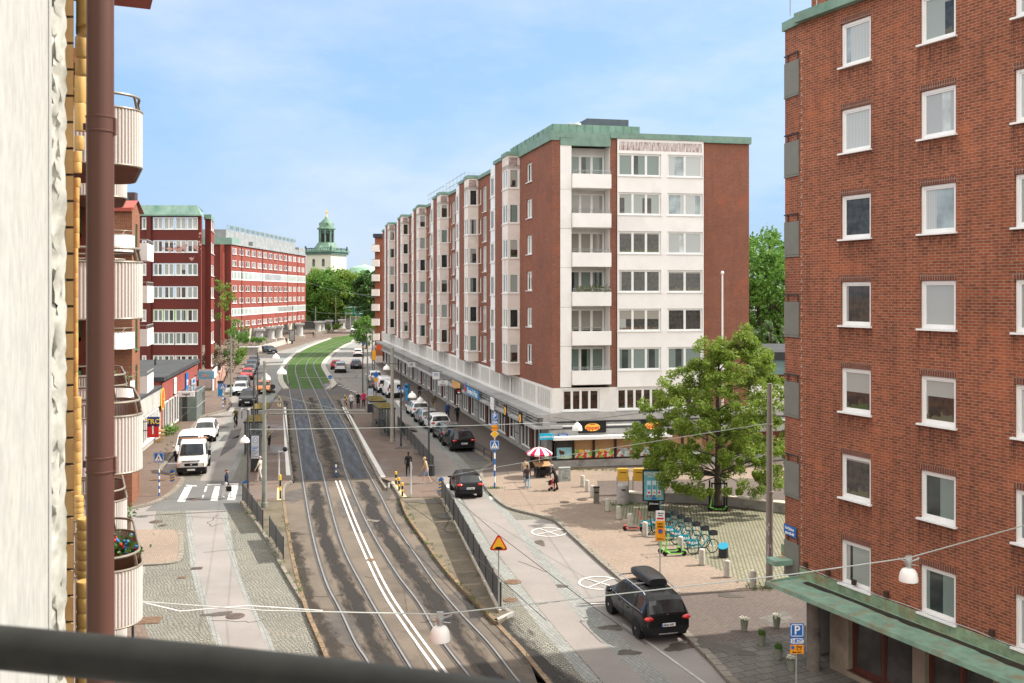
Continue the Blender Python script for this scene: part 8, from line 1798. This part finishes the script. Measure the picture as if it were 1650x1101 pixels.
o=T('bracket_arm','tram wire bracket across the grass track end on the thin dark pole','bracket',PY(604,609,120)); mb=MB(); mb.tube([(0,0,0),(-9.4,0,.0)],.05,8); mb.build('arm',POLC,o); mb=MB(); mb.tube([(-2.5,0,0),(-2.2,0,.35)],.03,6); mb.tube([(-4.5,0,0),(-4.2,0,-.35)],.03,6); mb.build('insulator',DARK,o)
o=T('bracket_arm','tram wire bracket from the right shelter towards the tracks','bracket',PY(599,666.5,70.5)); mb=MB(); mb.tube([(0,0,0),(-7.4,-.3,0)],.045,8); mb.build('arm',POLC,o); mb=MB(); mb.tube([(-1.6,0,0),(-1.3,0,-.3)],.03,6); mb.build('insulator',DARK,o)
for lab,a,b in (('far span wire above the church trees street end',(548,463),(640,480)),('far wire crossing in front of the green motorway sign',(490,500),(600,498)),('far wire across the street by the long red building end',(490,452),(600,475))): wire(lab,[PY(*a,240),PY(*b,250)],.03,M('far_wire',(.12,.13,.13),.6),1.0)
# ------------------------------------------------------------------ trees
BARK=M('bark',(.075,.062,.048),.95,var=.3,scale=5,bmp=.6)
def leafmesh(cl,per,size,seed,flat_=.5,seg=1):
    r=random.Random(seed); mb=MB()
    for c,rad in cl:
        for k in range(per):
            d_=V(r.gauss(0,1),r.gauss(0,1),r.gauss(0,.8)).normalized()*rad*(r.random()**.45); p=c+d_
            n_=V(r.gauss(0,1),r.gauss(0,1),r.gauss(0,1)+flat_).normalized(); a=n_.cross(V(r.gauss(0,1),r.gauss(0,1),r.gauss(0,1))).normalized(); b=n_.cross(a)
            s=size*r.uniform(.6,1.25)
            mb.face((p-a*s*.5,p+b*s*.28+n_*s*.06,p+a*s*.55,p-b*s*.28+n_*s*.06))
    return mb
def tree_(name,lab,loc,hgt,rad,zb,n_,per,size,leaf,seed,trunk=.25,cat='tree',grp=None,shape='round',clr=.16,lean=0):
    r=random.Random(seed); o=T(name,lab,cat,loc,0,grp); cz=(zb+hgt)/2; rz_=(hgt-zb)/2; cl=[]
    tr=MB(); tr.tube([V(0,0,-.05),V(.02,0,.3),V(.05*rad*.2,.03,zb*.7),V(lean*.4,0,cz),V(lean,0,hgt*.88)],[trunk*1.35,trunk,trunk*.85,trunk*.5,trunk*.12],10)
    for i in range(n_):
        while 1:
            p=V(r.uniform(-1,1),r.uniform(-1,1),r.uniform(-1,1))
            if p.length<=1: break
        p=p.normalized()*(p.length**.45)
        f=1.0
        if shape=='cone': f=max(.22,1.05-.85*((p.z+1)/2)**1.2) * (.55+.45*min(1,(p.z+1)*3))
        if shape=='willow': f=.9
        c=V(p.x*rad*f,p.y*rad*f,cz+p.z*rz_*(.96)); 
        if shape=='oval': c.x*=1-.35*max(0,p.z)**2; c.y*=1-.35*max(0,p.z)**2
        cl.append((c+V(lean*(p.z+1)/2,0,0),rad*clr*r.uniform(.7,1.35)))
        if i%3==0:
            h0=max(zb*.8,min(hgt*.8,c.z-abs(c.x)*.5-.3)); s_=V(lean*.3*h0/hgt,0,h0); tr.tube([s_,s_.lerp(c,.5)+V(0,0,.12*rad),c],[trunk*.28,trunk*.16,trunk*.05],5)
    tr.build('trunk',BARK,o,60); leafmesh(cl,per,size,seed+1).build('crown',leaf,o,uv=False); return o
LO=LF('oak_leaf',(.12,.20,.022),(.26,.34,.055),.45); LL=LF('lime_leaf',(.10,.19,.022),(.20,.28,.045),.35); LD=LF('dark_leaf',(.03,.085,.018),(.06,.13,.028),.25); LP=LF('park_leaf',(.07,.18,.022),(.13,.25,.04),.32)
# street tree in layers
tl=P(1157,821,.13); o=T('street_tree','broad layered green street tree on the plaza, trunk in a black guard','tree',tl); r=random.Random(21); cl=[]; tr=MB(); S=tl.y/F
tr.tube([V(0,0,-.05),V(0,0,.3),V(-.02,0,1.8),V(.05,0,4.2),V(-.05,0,6.6),V(.1,0,9.3)],[.33,.23,.2,.16,.10,.03],12)
px2=lambda x,y:((x-1157)*S,(821-y)*S)
outline=[(556,-20,70),(575,-50,100),(600,-75,115),(630,-105,122),(660,-125,125),(690,-145,125),(715,-140,128),(740,-120,120),(765,-105,110),(785,-95,85)]
for y,xl,xr in outline:
    z=(821-y)*S; a=xl*S; b=xr*S; rad=(b-a)/2; cx=(a+b)/2; m_=int(18+rad*10.5)
    for k in range(m_):
        th=r.uniform(0,2*pi); rr_=rad*math.sqrt(r.uniform(.05,1)); c=V(cx+rr_*math.cos(th),rr_*.85*math.sin(th),z+r.gauss(0,.30)-.14*rr_)
        if r.random()<.12 or (c.z<2.9 and math.hypot(c.x,c.y)<2.2) or c.z<1.3: continue
        cl.append((c,r.uniform(.22,.50)))
        if k%6==0: s_=V(0,0,max(1.9,z-.6-.25*rr_)); tr.tube([s_,s_.lerp(c,.55)+V(0,0,.15),c],[.045,.026,.010],5)
for x,y in ((1062,612),(1080,605),(1100,640),(1125,560),(1135,552),(1150,575),(1207,548),(1215,565),(1018,700),(1030,690),(1240,590),(1258,640),(1265,700),(1255,760),(1090,780),(1110,788),(1125,785),(1240,783),(1262,775),(1210,790),(1200,530)):
    dx,dz=px2(x,y); cl.append((V(dx,r.gauss(0,.8),dz),.42))
tr.build('trunk',BARK,o,60); leafmesh(cl,160,.165,5,.6).build('crown',LO,o,uv=False)
mb=MB()
for x in (-.42,.42): mb.box(x-.04,x+.04,-.35,-.27,0,1.6)
mb.box(-.42,.42,-.34,-.28,1.5,1.58); mb.box(-.42,.42,-.34,-.28,.2,.3)
for x in (-.42,.42): mb.box(x-.04,x+.04,.27,.35,0,1.6)
mb.build('tree_guard',BLACK,o)
# background right
for i,(px,Y,hgt,rad,sd) in enumerate([(1222,115,19.5,6.0,31),(1262,112,17.5,6,32),(1300,120,20,7,33),(1240,128,21,6,34),(1345,125,18,7,35)]):
    tree_('park_tree',['tall leafy tree at the edge of the brick block, right side','dense green tree beside the rough brick corner','green tree mostly behind the near brick building','tall green tree behind the others at the right','green tree hidden behind the near brick building'][i],V(at(px,Y),Y,0),hgt,rad,1.5,90,80,.55,LP,sd,.35,grp='park trees behind the right buildings',shape='oval',clr=.2)
o=tree_('weeping_tree','drooping grey green tree above the low copper roof','%s'%'tree' and V(at(1243,95),95,0),9.6,3.0,5.0,40,70,.4,LF('willow_leaf',(.10,.17,.07),(.15,.22,.10)),41,.2,shape='willow')
# church trees
ct=[(503,338,18,8.5,51,'round lime tree left of the church tower'),(535,334,18.5,10.0,52,'broad lime tree in front of the church tower, left half'),(560,332,17.5,8.5,53,'bright lime tree right of the church tower'),(585,340,17,8,54,'green tree below the small church dome'),(598,300,17.5,6,55,'dark green tree beside the far end of the brick block'),(548,345,16,9,56,'lower tree between the two big limes'),(515,352,18.5,7,58,'tall tree behind the left lime')]
for px,Y,hgt,rad,sd,lab in ct: tree_('lime_tree',lab,V(at(px,Y),Y,2.5),hgt,rad,1.2,105,85,.9,[LL,LP,LL,LP,LD,LP,LP,LL][sd-51],sd,.5,grp='trees around the church',shape='oval',clr=.2)
tree_('street_tree','small leafy street tree at the far end of the arcade',V(at(590,215),215,0),7.2,3.3,1.0,60,80,.4,LP,61,.2,shape='oval',clr=.22); tree_('street_tree','thin bright tree in front of the long red building end',V(at(354,135),135,0),15,2.0,8.0,26,55,.32,LL,62,.16,clr=.28); tree_('street_tree','small young tree before the long red building',V(at(384,190),190,0),7.5,2.2,3.0,26,50,.35,LP,63,.12,clr=.28)
def bush(lab,px,py,Y,rx,h,leaf,sd,per=60,size=.28):
    o=T('bush',lab,'bush',V(at(px,Y),Y,.1)); r=random.Random(sd); cl=[(V(r.uniform(-rx,rx),r.uniform(-1,1),r.uniform(.5,1)*h*(1-.3*r.random())),.5*r.uniform(.7,1.3)) for k in range(34)]; leafmesh(cl,per,size,sd).build('foliage',leaf,o,uv=False); mb=MB()
    for c,_ in cl[:8]: mb.tube([V(c.x*.4,c.y*.4,0),c],[.05,.02],5)
    mb.build('stems',BARK,o)
LILA=LF('lilac_bloom',(.42,.28,.30),(.20,.22,.10),.2)
bush('pinkish flowering bush over the garden wall, nearest',350,585,131,2.0,5.0,LILA,71); bush('pinkish flowering bush behind, taller',358,560,150,2.2,5.2,LILA,72); bush('bright green bush over the garden wall, middle',366,575,150,2.2,3.6,LP,73); bush('bright green bush at the far end of the garden wall',376,568,165,2.0,3.4,LL,74); bush('low green weeds growing at the foot of the low white shop',262,700,84,1.0,.7,LP,75,30,.2)
bush('green hedge plants on the terrace at the far left',410,545,222,2.5,2.2,LP,76); bush('yellow green plants on the far terrace by the columns',530,520,300,4,3,LL,77,50,.4)
# ------------------------------------------------------------------ camera, light, sky
cd=bpy.data.cameras.new('camera'); cam=bpy.data.objects.new('camera',cd); COL.objects.link(cam); SC.camera=cam
cam.location=(0,0,H); cam.rotation_euler=(pi/2,0,0); cd.sensor_width=36; cd.lens=F/1650*36; cd.shift_y=-(550.5-HY)/1650; cd.clip_end=8000; cd.clip_start=.05
cd.dof.use_dof=True; cd.dof.focus_distance=55; cd.dof.aperture_fstop=7.1
sd=V(.97,.24,0).normalized()*math.cos(R(46))+V(0,0,math.sin(R(46)))
ld=bpy.data.lights.new('sun','SUN'); ld.energy=5.0; ld.angle=R(.6); ld.color=(1,.945,.86)
lo=bpy.data.objects.new('sun',ld); COL.objects.link(lo); lo.rotation_euler=sd.to_track_quat('Z','Y').to_euler(); lo.location=(60,20,80)
w=bpy.data.worlds.new('World'); SC.world=w; w.use_nodes=True; nt=w.node_tree; nt.nodes.clear()
out=nt.nodes.new('ShaderNodeOutputWorld'); bg=nt.nodes.new('ShaderNodeBackground'); bg.inputs[1].default_value=.145
sky=nt.nodes.new('ShaderNodeTexSky'); sky.sky_type='NISHITA'; sky.sun_disc=False; sky.sun_elevation=R(46); sky.sun_rotation=math.atan2(sd.x,sd.y); sky.air_density=1.0; sky.dust_density=.6; sky.ozone_density=1.6
tc=nt.nodes.new('ShaderNodeTexCoord').outputs['Generated']
sz=nt.nodes.new('ShaderNodeSeparateXYZ'); nt.links.new(tc,sz.inputs[0])
def mr(src,a,b,lo=0.0,hi=1.0):
    r=nt.nodes.new('ShaderNodeMapRange'); r.interpolation_type='SMOOTHSTEP'
    for i,x in enumerate((a,b,lo,hi)): r.inputs[1+i].default_value=x
    nt.links.new(src,r.inputs[0]); return r.outputs[0]
def mul(a,b):
    m=nt.nodes.new('ShaderNodeMath'); m.operation='MULTIPLY'; nt.links.new(a,m.inputs[0])
    if hasattr(b,'default_value'): nt.links.new(b,m.inputs[1])
    else: m.inputs[1].default_value=b
    return m.outputs[0]
# pale haze towards the horizon, thin veils in the view, unseen bright cloud added overhead and behind to lift and whiten the fill light
c=mixc(nt,mr(sz.outputs[2],-.02,.30,.93,.55),sky.outputs[0],(1.42,2.40,3.90))
c=mixc(nt,mr(sz.outputs[2],0,.14,.55,0),c,(2.55,3.2,3.9))
mp=nt.nodes.new('ShaderNodeMapping'); mp.inputs['Scale'].default_value=(1.3,1.3,3.2); mp.inputs['Rotation'].default_value=(0,R(-24),.25); nt.links.new(tc,mp.inputs[0])
veil=mul(noise(nt,mp.outputs[0],2.0,8,.6,.40,.70),mul(noise(nt,mp.outputs[0],1.1,2,.5,.34,.6),.85))
c=mixc(nt,veil,c,(3.7,4.05,4.35))
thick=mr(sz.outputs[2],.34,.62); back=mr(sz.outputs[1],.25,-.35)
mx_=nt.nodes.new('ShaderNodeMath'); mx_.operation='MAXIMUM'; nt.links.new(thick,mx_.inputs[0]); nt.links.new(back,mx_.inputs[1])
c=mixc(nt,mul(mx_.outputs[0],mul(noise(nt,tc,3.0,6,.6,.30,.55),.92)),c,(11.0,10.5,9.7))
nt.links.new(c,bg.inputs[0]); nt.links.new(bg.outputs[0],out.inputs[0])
SC.view_settings.view_transform='Standard'; SC.view_settings.look='None'; SC.view_settings.gamma=1; SC.view_settings.exposure=.72
SC.cycles.max_bounces=6; SC.cycles.transparent_max_bounces=8
